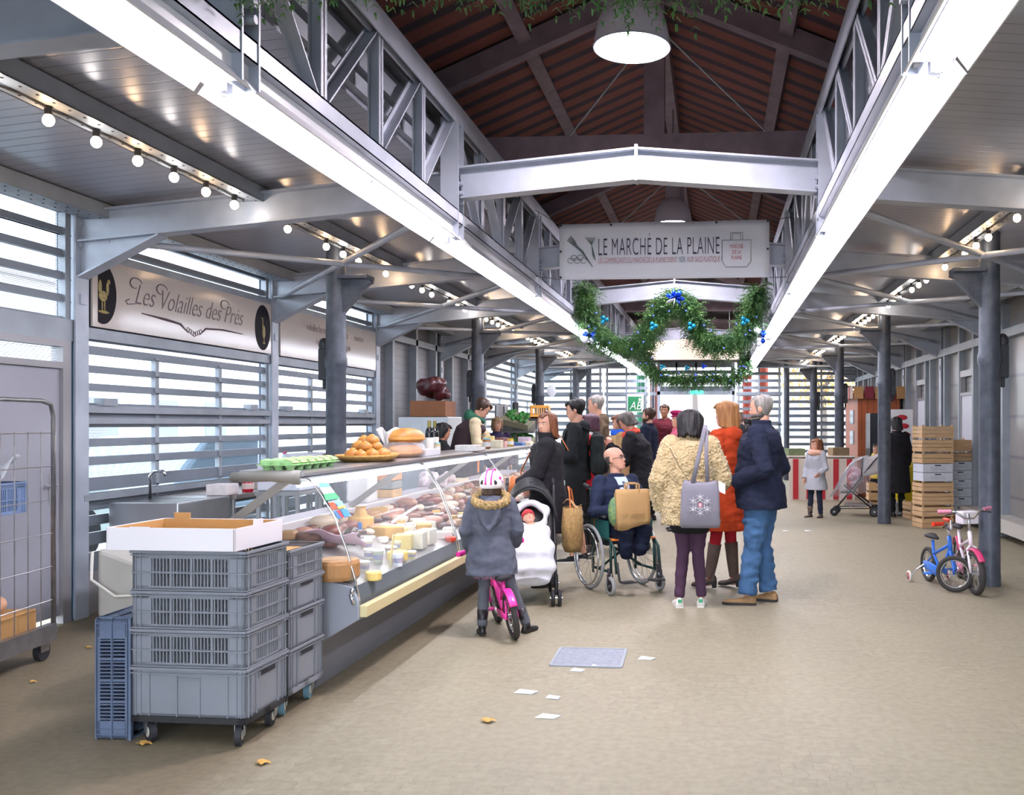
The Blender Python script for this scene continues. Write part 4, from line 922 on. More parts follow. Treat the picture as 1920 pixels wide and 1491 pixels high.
# vendors behind the counter (they stand on a raised duckboard)
def top_at_(px, X): a = (px - PX) / F; return X / (a * math.cos(YAW) - math.sin(YAW)) * (a * math.sin(YAW) + math.cos(YAW))
p = Person('young vendor with glasses in beige sleeves and orange apron bending over the counter', V(-3.40, top_at_(866, -3.40), .12), -1.35, 1.82, vox=.010, lean=.38, hp=.45, arms=[[(-.2, .36, 1.1), (-.12, .58, 1.08)], [(.25, .2, 1.12), (.17, .45, 1.05)]], handcurl=(.9, .9))
p.body(); p.hair(hm['blond'] if 0 else hm['brown'], side_z=.085, back_z=.045, thick=.024, front_z=.172, seed=31, vol=.005, jag=.008, fit=True); p.glasses(); p.trousers(blackd); p.top(cloth('beige_knit', '#c3b394', .08), lo=.9, t=.03, name='sweater'); p.shoes(mat('black_leather'))
b = MB(); p.torso(b, .7, .05, hi=1.44); b.torus(p.up(V(0, 0, 1.44)), .09, .025, n=20); remesh(b, 'vest', cloth('dark_brown_vest', '#3b2f33'), p.o, .011, 2)
b = MB(); b.sheet(lambda u, v: p.up(V((u - .5) * .26, .20 + .01*math.sin(u*PI), .75 + .5 * v)), 6, 8); b.build('apron', cloth('orange_apron', '#e2801f'), p.o, solid=.01)
b = MB(); b.ell(p.up(V(0, -.1, 1.47)), (.13, .08, .1)); b.torus(p.up(V(0, 0, 1.49)), .085, .035, n=20, axis=(0, .6, 1)); remesh(b, 'green_hood', cloth('green_hood', '#2f5f4a'), p.o, .01, 2)
b = MB(); b.bb(-.3, .3, -.7, .7, 0, .115); solo(b, 'duckboard', mat('duckboard_wood', '#7a6048', .8, 0, .15, 9), 'low wooden duckboard the young vendor stands on behind the counter', 'duckboard', (p.o.location.x - .02, p.o.location.y, 0))
p = Person('vendor with dark blond hair in purple top at the back, behind the young vendor', V(*ray_xy(932, 15.5), 0), 3.6, 1.66, vox=.012, hp=.2)
p.body(); p.hair(hm['blond'], side_z=.0, back_z=-.04, thick=.02, seed=32, vol=.01); p.trousers(blackd); p.top(cloth('dark_purple_top', '#2c2340'), lo=.85, t=.03); p.shoes(mat('black_leather'))
p = Person('dark-haired woman stooping behind the wine bottle on the counter', V(*ray_xy(822, 11.9), 0), -1.2, 1.56, vox=.011, lean=.1, hp=.2, skin=skin_b)
p.body(); p.hair(hm['black'], side_z=.02, back_z=-.02, thick=.028, seed=33, vol=.012); p.trousers(blackd); p.top(cloth('black_top', '#1c1b1f'), lo=.85, t=.03); p.shoes(mat('black_leather'))
# right side figures
p = Person('person in long black coat standing behind the iron column near the yellow drum', V(*ray_xy(1681, 15.2), 0), 0.4, 1.66, vox=.011, hp=.2, girth=1.1)
p.body(); p.hair(hm['black'], side_z=.02, back_z=-.02, thick=.022, seed=34); p.trousers(blackd); p.top(blackc, lo=.42, t=.04, flare=.02, collar=.04); p.shoes(mat('black_leather'))
p = Person('small dark-haired child in yellow top peeking out beside the iron column', V(*ray_xy(1645, 16.6), 0), 2.0, 1.2, vox=.011, childhead=1.3, shw=.15)
p.body(); p.hair(hm['black'], side_z=.0, back_z=-.03, thick=.02, seed=35); p.trousers(blackd); p.top(cloth('yellow_top', '#c9b25a'), lo=.8, t=.03); p.shoes(mat('black_leather'))
# girl in the white coat
wc = cloth('white_grey_wool', '#a9abb3', .06, .3, 90)
p = Person('little girl in white coat and peach scarf standing in front of the striped stall', at(1530, 970), 2.55, 1.30, vox=.008, childhead=1.28, shw=.155, hy=-.35, hp=.05, girth=1.0,
    arms=[[(-.23, -.02, 1.1), (-.18, .2, .98)], [(.23, 0, 1.1), (.22, .12, .86)]], legs=[[(-.1, .03, .48), (-.12, .0, .075)], [(.11, .03, .48), (.13, .04, .075)]], handcurl=(.9, .4))
p.body(); p.hair(hm['auburn'], side_z=-.08, back_z=-.12, thick=.024, front_z=.19, seed=36, taper=1.25, vol=.012, jag=.012)
p.trousers(cloth('dark_blue_jeans', '#252b3d'), t=.012); p.top(wc, lo=.62, t=.035, flare=.09, wr=.015); p.scarf(cloth('peach_scarf', '#d0a48f', .06), r=.055, R=.115, z=1.445)
p.shoes(mat('brown_ankle_boot', '#5a4a40', .7), L=.26, shaft=.42)
# ------------------------------------------------------------------ refrigerated food counter
def cam_dir(px, py):
    a = (px - PX) / F; return V(a * math.cos(YAW) - math.sin(YAW), a * math.sin(YAW) + math.cos(YAW), -(py - PY) / F)
def on_plane(px, py, p0, n):
    d = cam_dir(px, py); o = V(0, 0, CAM_H); t = (Vector(p0) - o).dot(Vector(n)) / d.dot(Vector(n)); return o + d * t
CX0, YN, YF = -2.6, 5.16, 13.4; LC = YF - YN
inox = mat('brushed_stainless', '#b9babd', 0.3, 0.85, 0.05, 6); greyp = mat('counter_grey_panel', '#9a9da6', 0.4, 0.25, 0.03, 3); plinthm = mat('counter_plinth', '#7f8188', 0.45, 0.3, 0.05, 3)
creamr = mat('cream_bumper', '#d8c998', 0.4); glassm = clear('clear_glass', '#f4fbff', 0.05); chrome = mat('chrome_edge', '#d8d8dc', 0.12, 1.0)
ctr = thing('deli_counter', 'long refrigerated glass deli counter with curved panes and cream bumper rail', 'deli counter', (CX0, YN, 0))
def u(x): return x - CX0
b = MB(); b.bb(u(-3.15), u(-2.34), 0.02, LC, 0, .27); b.build('plinth', plinthm, ctr)
b = MB(); b.prism([(u(-2.32), .27), (u(-2.09), .40), (u(-2.09), .50), (u(-2.4), .5), (u(-3.16), .5), (u(-3.16), .27)], (0, LC - .04, 0), o=(0, .02, 0)); b.build('front_panel', greyp, ctr)
b = MB(); b.prism([(u(-2.32), .26), (u(-2.07), .41), (u(-2.075), .52), (u(-2.11), .6), (u(-2.3), .645), (u(-3.0), .83), (u(-3.2), .85), (u(-3.2), .26)], (0, .035, 0), o=(0, -.015, 0)); b.build('end_panel', greyp, ctr, bevel=.006)
b = MB(); b.bb(u(-2.075), u(-2.03), 0, LC, .42, .49); b.build('bumper_rail', creamr, ctr, bevel=.006)
b = MB(); b.prism([(u(-2.08), .5), (u(-2.1), .6), (u(-2.13), .6), (u(-2.12), .5)], (0, LC, 0)); b.build('air_grille', mat('dark_grey_grille', '#5f666b', .4, .4), ctr)
DK0 = V(-2.13, YN, .605); DKN = V(.2, 0, .85).normalized(); SLD = .2 / .85
b = MB(); b.prism([(u(-2.1), .60), (u(-2.97), .60 + .87 * SLD), (u(-2.97), .5), (u(-2.1), .5)], (0, LC - .04, 0), o=(0, .02, 0)); b.build('display_deck', mat('white_deck', '#a39c98', .35, .3), ctr)
b = MB(); b.bb(u(-3.2), u(-2.97), 0, LC, .80, .865); b.build('worktop', mat('pale_worktop', '#cfc4c8', .3), ctr, bevel=.006)
b = MB(); b.prism([(u(-2.80), 1.235), (u(-2.44), 1.235), (u(-2.405), 1.245), (u(-2.4), 1.262), (u(-2.44), 1.275), (u(-2.80), 1.275)], (0, LC, 0)); b.build('canopy_shelf', inox, ctr)
b = MB(); b.prism([(u(-2.44), 1.235), (u(-2.415), 1.225), (u(-2.43), 1.205), (u(-2.49), 1.195), (u(-2.5), 1.235)], (0, LC, 0)); b.build('light_housing', whitem, ctr)
b = MB(); b.cyl((u(-2.455), .03, 1.19), (u(-2.455), LC - .03, 1.19), .016, n=8); b.build('counter_tube_light', emat('deck_glow', '#fffaf6', DECK_E * 3), ctr)
b = MB(); b.tube([(u(-2.83), -.01, 1.235), (u(-2.6), -.01, 1.245), (u(-2.43), -.01, 1.235)], [(.03, .045), (.034, .045), (.045, .05)], 10, side=(0, 0, 1)); b.build('end_cap', mat('grey_end_cap', '#8a8780', .5), ctr, smooth=True)
prof = [(-2.40, 1.235), (-2.355, 1.195), (-2.31, 1.135), (-2.23, 1.0), (-2.16, .82), (-2.11, .65), (-2.08, .515)]
secs = [(.0, 2.06), (2.08, 4.12), (4.14, 6.18), (6.2, LC)]
for a, c in secs:
    b = MB(); n = len(prof)
    b._add([V(u(x), y, z) for y in (a + .01, c - .01) for x, z in prof], [(i, i+1, n+i+1, n+i) for i in range(n-1)]); b.build('glass_pane', glassm, ctr, smooth=True)
    for y in (a + .012, c - .012): b = MB(); b.tube([(u(x) + .002, y, z) for x, z in prof], .006, 6); b.build('pane_edge', chrome, ctr, smooth=True)
    b = MB(); b.bar((u(-2.52), a + .03, 1.22), (u(-3.0), a + .03, .87), .045, .022, up=(0, 1, 0)); b.build('support_arm', mat('support_grey', '#97928c', .4, .4), ctr)
b = MB(); n = len(prof); b._add([V(u(x), 0, z) for x, z in prof] + [V(u(-2.12), 0, .62), V(u(-2.97), 0, .84), V(u(-2.97), 0, .88)], [tuple(range(n + 3))]); b.build('end_pane', glassm, ctr)
b = MB(); b.cyl((u(-2.12), -.02, .56), (u(-2.10), -.02, .50), .012); b.ell((u(-2.11), -.02, .575), (.014, .014, .02)); b.build('pane_clamp', chrome, ctr, smooth=True)
# sticker sheet on the first pane
st = thing('payment_sticker', 'sheet of blue, green, red and orange payment stickers on the first curved pane', 'sticker', (0, 0, 0))
def pane_pt(px, py):   # on the glass: solve by stepping along the profile
    best = None
    d = cam_dir(px, py)
    for i in range(len(prof) - 1):
        for q in range(80):
            x = prof[i][0] + (prof[i+1][0] - prof[i][0]) * q / 80; z = prof[i][1] + (prof[i+1][1] - prof[i][1]) * q / 80
            t = (z - CAM_H) / d.z; e = abs(d.x * t - x)
            if best is None or e < best[0]: best = (e, V(x + .006, d.y * t, z))
    return best[1]
def decal(mname, col, pts, par, off=.0, nm='sticker_print'):
    b = MB(); P = [pane_pt(*p) + V(off, -off, off*.3) for p in pts]; e = V(.0015, -.0015, .0005); b.rings([P, [p + e for p in P]]); b.build(nm, mat(mname, col, .4), par)
st.location = pane_pt(625, 940); off0 = -st.location
def dec(mname, col, pts, off=0.0, nm='sticker_print'):
    b = MB(); P = [pane_pt(*p) - st.location + V(off, -off, off * .4) for p in pts]; e = V(.0012, -.0012, .0004); b.rings([P, [p + e for p in P]]); b.build(nm, mat(mname, col, .4), st)
dec('sticker_pale_blue', '#cfeaf2', [(594, 905), (612, 905), (657, 968), (630, 974)], 0, 'backing')
dec('sticker_sky', '#6fb4e8', [(595, 906), (611, 906), (617, 914), (597, 915)], .004)
dec('sticker_white', '#f2f8f8', [(597, 915), (617, 914), (625, 924), (604, 927)], .004)
dec('sticker_green', '#4fbf7c', [(604, 927), (625, 924), (634, 935), (610, 939)], .004)
dec('sticker_dark_orange', '#c0562c', [(613, 943), (624, 942), (632, 954), (620, 957)], .004); dec('sticker_light_blue', '#8fcbe8', [(625, 941), (637, 939), (645, 950), (633, 953)], .004); dec('sticker_yellow', '#e8c057', [(630, 951), (642, 948), (645, 952), (633, 955)], .006)
dec('sticker_blue', '#3d7cc4', [(622, 959), (628, 958), (637, 972), (632, 973)], .004); dec('sticker_red', '#c8323c', [(628, 958), (633, 957), (642, 971), (637, 972)], .005); dec('sticker_royal', '#3f8fd0', [(636, 956), (647, 954), (656, 967), (644, 970)], .004)
# goods laid on the deck: placed where their foot meets the sloping deck
def dk(px, py): return on_plane(px, py, DK0, DKN)
def good(name, m, lab, cat, px, py, mk, group=None, smooth=False, bevel=0, parts=()):
    p = dk(px, py); b = MB(); mk(b)
    o = b.build(name, m, None, smooth=smooth, bevel=bevel); o.location = p; tag(o, lab, cat, group); return o
def wheelc(r, h): return lambda b: b.lathe([(r * .93, 0), (r, h * .2), (r, h * .8), (r * .93, h)], n=20)
def block(x, y, z, rz=0): return lambda b: b.box((0, 0, z / 2), (x, y, z), rz)
def wedge(r, h, a0=0, a=0.9): return lambda b: b.prism([(0, 0)] + [(r*math.cos(a0 + a*i/6), r*math.sin(a0 + a*i/6)) for i in range(7)], (0, 0, h), ux=(1, 0, 0), uy=(0, 1, 0))
ch = dict(y=mat('cheese_yellow', '#e3c878', .5, 0, .1, 9), w=mat('cheese_white', '#ece3cc', .6, 0, .06, 14, bump=.2), o=mat('cheese_rind_ochre', '#c99a52', .6, 0, .18, 9, bump=.2), b=mat('cheese_rind_brown', '#a87a4c', .65, 0, .2, 9, bump=.2), p=mat('pale_wrap', '#e9dfd6', .4, 0, .05, 6))
cheeses = [
 ('big tan cheese wheel in the near front corner of the deck', 'b', 632, 1086, wheelc(.13, .12)), ('half wheel of yellow cheese, behind the two cup stacks', 'y', 745, 1052, wheelc(.07, .07)),
 ('low golden cheese round beside the white and blue yoghurt cup', 'y', 700, 1088, wheelc(.05, .055)), ('tall pale cheese block with a golden rind at mid deck', 'w', 778, 1028, block(.15, .16, .12, .1)),
 ('second tall pale cheese block, right beside the first', 'w', 800, 1020, block(.11, .14, .115, -.1)), ('golden cheese block left of the pale blocks', 'y', 757, 1030, block(.12, .13, .11, .2)),
 ('amber half cheese lying behind the cups', 'o', 722, 1012, wedge(.14, .09, .4, 2.4)), ('small cream cheese drum on top row', 'w', 747, 1000, wheelc(.05, .07)), ('small round goat cheese left of the helmet', 'w', 811, 984, wheelc(.055, .05)),
 ('pinkish tan cheese block under the paper-wrapped cone', 'o', 795, 1003, block(.12, .12, .09, .3)), ('wrapped pale cheese in film, near the red tin', 'p', 830, 1010, block(.14, .1, .06, .5)), ('white cheese wedge below the pink shop tongs', 'w', 775, 990, wedge(.13, .07, 1, 1.2)),
 ('ochre cheese wedge at the back of the near section', 'o', 728, 975, wedge(.16, .1, 2.2, 1.4)), ('brown rinded cheese wheel at the back under the support arm', 'b', 690, 978, wheelc(.1, .09)), ('golden cheese wheel with bell-like top at the back of the deck', 'o', 676, 990, lambda b: b.lathe([(.1, 0), (.1, .08), (.05, .1), (.035, .16), (.05, .165)], n=20)),
 ('cream cheese slab at the front edge below the pink-striped helmet', 'w', 842, 1000, block(.1, .12, .05, .2))]
rr = random.Random(21)
for q in range(16):
    px = 705 + 11*q + rr.uniform(-4, 4); py = 1000 - (px - 705)*.30 + (q % 2)*22; k = rr.choice('ywobp'); s = rr.uniform(.8, 1.15)
    good('cheese', ch[k], 'small cheese piece among the packed rows in the middle of the display', 'cheese', px, py, rr.choice([wheelc(.045*s, .05*s), block(.09*s, .08*s, .06*s, rr.uniform(-1, 1)), wedge(.1*s, .06, rr.uniform(0, 3), 1.0)]), 'small cheeses in the packed rows', bevel=.005)
for q, (lab, c, px, py, mk) in enumerate(cheeses): good('cheese', ch[c], lab, 'cheese', px, py, mk, bevel=.006)
def cup(px, py, r, h, c1, c2, lab, z=0):
    p = dk(px, py); t = thing('food_tub', lab, 'tub', p + V(0, 0, z)); b = MB(); b.lathe([(r * .8, 0), (r, h)], n=20); b.build('tub', mat('tub' + c1, c1, .4), t, smooth='auto'); b = MB(); b.lathe([(r * 1.05, h), (r * 1.06, h + .008), (r * .95, h + .012)], n=20); b.build('lid', mat('lid' + c2, c2, .4), t, smooth='auto')
    b = MB(); b.lathe([(r * .89, h * .35), (r * .97, h * .75), (r*.975, h * .76), (r*.88, h * .34)], n=20); b.build('label_band', mat('band', '#8f9fc0', .5, 0, 0, 40, '#c8b0c0'), t)
for a in ((683, 1072, .034, .055, '#e0d6c0', '#f2efe8', 'small cream tub with white lid nearest the front corner of the deck'), (692, 1049, .034, .06, '#efe9dc', '#f4f2ee', 'cream tub at the left of the row of tubs'), (709, 1056, .036, .075, '#c8cdb6', '#dfe2d2', 'pale green tub with a violet band, tallest in the row'), (687, 1030, .04, .055, '#e6dcb8', '#f6f4ee', 'butter-yellow tub at the back left of the tubs'), (733, 1042, .04, .055, '#b09aa0', '#f6f4ee', 'mauve tub with white lid at the back of the tubs'), (746, 1062, .036, .075, '#e8ecf4', '#e8ecf4', 'white yoghurt tub with blue print and no lid'), (771, 1048, .034, .045, '#dfd690', '#f4f2e6', 'yellow tub with white lid at the right end of the tubs'), (744, 1030, .036, .05, '#e8dfa8', '#f0ecd8', 'pale yellow tub behind the mauve tub')): cup(*a)
# paper and other items of the near section
b = MB(); b.sheet(lambda a, c: V(.32 * (a - .5) + .02 * math.sin(9*c), .28 * (c - .5) * (1 - .3*a) + .02*math.sin(7*a), .13 + .10 * a * 0 - .12 * c + .02 * math.sin(6*a + 4*c)), 12, 12)
p = dk(622, 1040); o = solo(b, 'butcher_paper', mat('pink_paper', '#ddb6c4', .7), 'sheet of pink butcher paper draped inside the near end of the counter', 'paper', p + V(-.02, .1, .02), solid=.002, smooth=True)
b = MB(); b.prism([(-.05, 0), (.05, 0), (.05, .08), (-.05, .08)], (0, .005, 0)); solo(b, 'price_card', mat('blue_card', '#2f6db8', .5), 'blue card standing among the goods beside the pink paper', 'price card', dk(666, 1000))
b = MB(); b.tube([(0, 0, 0), (.02, .1, .03), (.1, .3, .1)], .012, 8); solo(b, 'serving_tongs', mat('white_pink_plastic', '#efd8e2', .3), 'white and pink serving tongs lying across the cheeses', 'tongs', dk(735, 1005) + V(0, 0, .1))
b = MB(); b.lathe([(.03, 0), (.045, .02), (.045, .04), (.02, .05)], n=16); solo(b, 'red_tin', mat('red_tin', '#c43a22', .4), 'small red and orange tin at the deck edge near the child on the pink bike', 'tin', dk(845, 1017))
b = MB(); b.ell((0, 0, .06), (.06, .05, .07)); solo(b, 'dark_pot', mat('dark_glossy_pot', '#3a2a22', .15), 'dark glossy pot behind the pink paper', 'pot', dk(660, 1022), smooth=True)
b = MB(); b.prism([(-.004, 0), (.004, 0), (.03, .22), (.02, .22)], (0, .02, 0)); solo(b, 'price_stake', mat('stake_cream', '#e3d6a2', .5), 'long cream price stake leaning between the tubs', 'price stake', dk(730, 1066))
# meats, hams and pates further along (each its own piece)
mm = [mat('meat_red', '#7c4038', .35, 0, .3, 14), mat('meat_pink', '#b98472', .35, 0, .25, 12), mat('ham_brown', '#6e4230', .45, 0, .3, 12), mat('fat_white', '#d0b8a4', .4, 0, .15, 10), mat('pate_tan', '#a0764e', .5, 0, .2, 10), mat('sausage_dark', '#4a2c28', .4, 0, .3, 16)]
nm = ['red meat joint', 'pink ham joint', 'brown cured ham', 'pale fatty cut', 'tan pate loaf', 'dark dried sausage']
rr = random.Random(11); n = 0
for row, xx in enumerate((-2.85, -2.72, -2.58, -2.43, -2.29)):
    y = YN + (2.1 if row > 2 else .55)
    while y < YF - .3:
        y += rr.uniform(.13, .23); k = rr.randrange(6)
        if row >= 3 and y < YN + 2.4: continue
        z = .60 + (-2.1 - xx) * SLD; b = MB(); s = rr.uniform(.6, 1.05)
        if k == 5: b.tube([(-.07*s, -.04, .03), (0, .0, .035), (.07*s, .05, .03)], [.018, .026, .018], 10)
        elif k == 4: b.box((0, 0, .03), (.1*s, .13*s, .06), rr.uniform(-.5, .5))
        else: b.ell((0, 0, .045*s), (.06*s, rr.uniform(.07, .12)*s, .045*s), 14, 8, Matrix.Rotation(rr.uniform(0, 3), 3, 'Z'))
        if rr.random() < .35:   # white dish under it
            b2 = MB(); b2.box((0, 0, .008), (.19, .21, .016)); b2.bb(-.095, .095, -.105, -.098, .0, .03); solo(b2, 'white_dish', mat('dish_white', '#e9e6e4', .3), 'white dish holding meats inside the glass deli counter', 'dish', (xx, y, z + .004), group='white dishes in the deli counter')
            dz = .018
        else: dz = 0
        place = 'back' if row < 3 else 'front'
        o = b.build('meat', mm[k], None, smooth=(k != 4), bevel=.015 if k == 4 else 0); o.location = (xx, y, z + dz)
        seg = 'near' if y < YN + 3 else ('middle' if y < YN + 5.5 else 'far'); tag(o, '%s in the %s rows of the %s part of the deli counter' % (nm[k], place, seg), 'meat', '%s pieces, %s %s rows' % (nm[k], seg, place)); n += 1
# upper glass shelf goods seen under the canopy
def box_item(name, m, lab, cat, loc, d, rz=0, bev=.004): b = MB(); b.box((0, 0, d[2]/2), d, rz); return solo(b, name, m, lab, cat, loc, bevel=bev)
box_item('pedal_bin', mat('white_plastic', '#e3e0dc', .35), 'white plastic container standing on the worktop behind the payment stickers', 'container', (-3.09, 7.75, .866), (.2, .22, .33), 0, .02)
for q, (c, lab) in enumerate((('#c9a06a', 'lowest amber food box in the stack behind the first support arm'), ('#8d8f8c', 'second food box of the stack behind the first support arm'), ('#c98a5a', 'third food box of the stack behind the first support arm'), ('#b7a98e', 'top food box of the stack behind the first support arm'))):
    box_item('food_box', mat('fb' + c, c, .3, 0, .15, 12), lab, 'food box', (-3.09, 8.35, .866 + q * .078), (.2, .26, .072))
b = MB(); rr = random.Random(4)
for _ in range(18): b.ell((rr.uniform(-.15, .15), rr.uniform(-.17, .17), rr.uniform(.02, .1)), [rr.uniform(.04, .07)] * 3, 8, 6)
remesh(b, 'crumpled_paper', mat('pink_white_paper', '#e8d6da', .8), None, .01, 1, lambda co, no: co + no * .012 * noise.noise(co * 22)); o = bpy.data.objects['crumpled_paper']; o.location = (-3.08, 9.85, .875); tag(o, 'heap of crumpled pink and white wrapping paper on the worktop under the canopy', 'paper')
box_item('cutting_board', mat('pale_board', '#ddc9a8', .6), 'pale cutting board on the worktop in the middle section', 'cutting board', (-3.09, 10.6, .866), (.2, .45, .03))
# ---- goods on top of the canopy shelf (z 1.275)
ZT = 1.276
def top_at(px, X): # hall y where column px meets X
    a = (px - PX) / F; dx = a * math.cos(YAW) - math.sin(YAW); dy = a * math.sin(YAW) + math.cos(YAW); return X / dx * dy
def topz(px, py, X): y = top_at(px, X); zc = y * math.cos(YAW) - X * math.sin(YAW); return CAM_H - (py - PY) * zc / F
eggm = mat('green_pulp', '#9cc98a', .8, 0, .08, 20, bump=.3); eggl = mat('egg_label', '#e3c48a', .6, 0, 0, 30, '#b7cf8c')
y0 = top_at(517, -2.56)
for q in range(6):
    t = thing('egg_carton', None, 'egg carton', (-2.57, y0 + .06 + q * .11, ZT)); t['label'] = ['green pulp egg carton at the near end of the row on the canopy', 'second green egg carton of the row on the canopy', 'third green egg carton of the row on the canopy', 'fourth green egg carton of the row on the canopy', 'fifth green egg carton of the row on the canopy', 'green egg carton at the end of the row, next to the golden buns'][q]; t['group'] = 'green egg cartons on the canopy'
    b = MB()
    for i in range(3): b.lathe([(.022, 0), (.026, .03), (.03, .034), (.03, .036)], (-.07 + .07*i, 0, 0), 10)
    b.bb(-.112, .112, -.05, .05, .03, .036); b.build('base', eggm, t)
    b = MB()
    for i in range(3): b.ell((-.07 + .07*i, 0, .038), (.036, .046, .032), 10, 6)
    b.bb(-.1, .1, -.04, .04, .037, .062); remesh(b, 'lid', eggm, t, .006, 1)
    b = MB(); b.sheet(lambda a, c: V(.04 + .07*a, -.04 + .08*c, .071 - .025*a*a), 4, 4); b.build('paper_label', eggl, t, solid=.002)
bun = mat('golden_bun', '#a8682a', .4, 0, .3, 10, '#cf9a4c'); 
b = MB(); b.lathe([(.001, 0), (.15, 0), (.19, .03), (.2, .05), (.19, .045), (.14, .012), (.001, .012)], n=26); yb = top_at(690, -2.58)
b.v = [V(p.x, p.y * 1.9, p.z) for p in b.v]; solo(b, 'wicker_tray', mat('straw_tray', '#c79a55', .8, 0, .25, 30), 'shallow straw tray holding the golden buns on the canopy', 'tray', (-2.58, yb, ZT), smooth=True)
rr = random.Random(9); k = 0
for lay, (n_, zz) in enumerate(((9, .05), (5, .105), (2, .15))):
    for i in range(n_):
        a = i / n_ * 6.28; R0 = (.1, .055, .03)[lay]; b = MB(); s = rr.uniform(.045, .06); b.ell((0, 0, 0), (s, s, s * .75), 12, 8); b.ell((.0, 0, s*.5), (s*.5, s*.5, s*.4), 8, 6)
        o = b.build('bun', bun, None, smooth=True); o.location = (-2.58 + R0*math.cos(a), yb + R0*1.9*math.sin(a), ZT + zz); tag(o, 'round golden bun in the straw tray on the canopy', 'bun', 'golden buns in the straw tray')
crust = mat('bread_crust', '#a8682a', .45, 0, .25, 7, '#cf964a', bump=.15); crumb = mat('bread_side', '#d99a50', .6, 0, .15, 12); wrapm = clear('plastic_film', '#ffffff', .14, .12)
for q, (px, z, s, lab) in enumerate(((757, 0, .95, 'lower large golden loaf wrapped in clear film on the canopy'), (753, .115, 1.0, 'upper large golden loaf resting on the wrapped loaf'))):
    t = thing('bread_loaf', lab, 'bread', (-2.58, top_at(px, -2.58) + .1*q, ZT + z)); b = MB(); b.lathe([(.05, 0), (.14, .005), (.16, .035), (.155, .07), (.12, .105), (.06, .122), (.005, .126)], n=28); b.v = [V(p.x * .9 * s, p.y * 1.5 * s, p.z * s) for p in b.v]; b.build('crust', crust, t, smooth=True)
    b = MB(); b.lathe([(.162, .03), (.164, .045), (.163, .05)], n=28, close=False); b.v = [V(p.x * .9 * s, p.y * 1.5 * s, p.z * s) for p in b.v]; b.build('pale_seam', crumb, t)
    if q == 0: b = MB(); b.lathe([(.01, .0), (.165, .0), (.175, .04), (.16, .1), (.1, .13), (.01, .135)], n=20); b.v = [V(p.x * .95, p.y * 1.7, p.z) for p in b.v]; b.build('film_wrap', wrapm, t, smooth=True)
b = MB(); b.sheet(lambda a, c: V(.1*(a-.5)*(.3 + c), .12*(a-.5)*(.3+c) + .03*math.sin(8*a), .13*c + .02*math.sin(9*a)), 10, 6); solo(b, 'plastic_bag', clear('clear_bag', '#ffffff', .35, .2), 'gathered clear plastic bag top standing behind the loaves', 'bag', (-2.66, top_at(726, -2.66), ZT + .1), smooth=True, solid=.001)
for q, (px, lab) in enumerate(((805, 'dark wine bottle with white label on the canopy'), (812, 'second dark wine bottle, half hidden behind the labelled one'))):
    t = thing('wine_bottle', lab, 'bottle', (-2.6 - .06*q, top_at(px, -2.6 - .06*q) + .05*q, ZT)); b = MB(); b.lathe([(.03, 0), (.037, .004), (.038, .19), (.034, .215), (.015, .245), (.013, .29), (.016, .292), (.016, .3), (.012, .3)], n=20); b.build('glass', mat('dark_bottle_glass', '#17161c', .08), t, smooth='auto')
    b = MB(); b.lathe([(.0386, .05), (.0388, .15)], n=20, close=False); b.build('paper_label', mat('bottle_label', '#e6e2da', .6), t); b = MB(); b.lathe([(.0165, .24), (.0165, .302), (.001, .303)], n=12); b.build('capsule', mat('olive_gold_foil', '#7d7435', .4, .3), t)
box_item('white_box', whitem, 'long low white box on the canopy between the loaves and the vendor', 'box', (-2.55, top_at(808, -2.55) - .25, ZT), (.2, .42, .055))
def jar(px, X, r, h, c, lid, lab, z=0, dy=0):
    t = thing('jar', lab, 'jar', (X, top_at(px, X) + dy, ZT + z)); b = MB(); b.lathe([(r*.95, 0), (r, .01), (r, h*.8), (r*.85, h*.88)], n=16); b.build('jar_body', mat('jar' + c, c, .15), t, smooth='auto'); b = MB(); b.lathe([(r*.9, h*.86), (r*.92, h), (r*.85, h)], n=16); b.build('lid', mat('jl' + lid, lid, .4), t); b = MB(); b.lathe([(r*1.01, h*.2), (r*1.015, h*.65)], n=16, close=False); b.build('paper_label', mat('bottle_label'), t)
jar(820, -2.6, .03, .1, '#c9b48a', '#9fd0cc', 'jar with pale teal lid beside the wine bottles')
jar(912, -2.5, .042, .12, '#8c5a30', '#8fd0d8', 'jar with turquoise lid right of the vendor'); jar(921, -2.6, .035, .09, '#b06a34', '#e8d9a0', 'brown jar behind the turquoise-lidded jar'); jar(957, -2.5, .04, .1, '#c8a03a', '#b8932f', 'honey-coloured jar left of the blue-lidded tubs')
for q, (px, X, d, c, lab) in enumerate(((918, -2.68, (.1, .1, .13), '#e6cd88', 'pale yellow carton behind the turquoise-lidded jar'), (932, -2.5, (.12, .12, .09), '#e8dcc0', 'cream packet beside the honey jar'), (941, -2.5, (.1, .12, .07), '#dba9a2', 'pink packet on the canopy'), (972, -2.52, (.14, .2, .035), '#3f6fa8', 'flat blue box on the canopy'), (984, -2.55, (.14, .2, .1), '#b8a8b8', 'mauve tub pack near the woman in black'), (990, -2.5, (.1, .2, .04), '#ecd9b8', 'cream tray at the far end of the canopy goods'), (886, -2.52, (.2, .3, .03), '#ece9e6', 'white paper pad in front of the vendor'), (878, -2.5, (.22, .2, .06), '#e2dfdc', 'stack of white wrapping paper before the vendor'), (940, -2.7, (.12, .3, .1), '#6d3a30', 'maroon carton at the back of the canopy'))):
    box_item('packet', mat('pk' + c, c, .45, 0, .12, 20), lab, 'packet', (X, top_at(px, X), ZT), d)
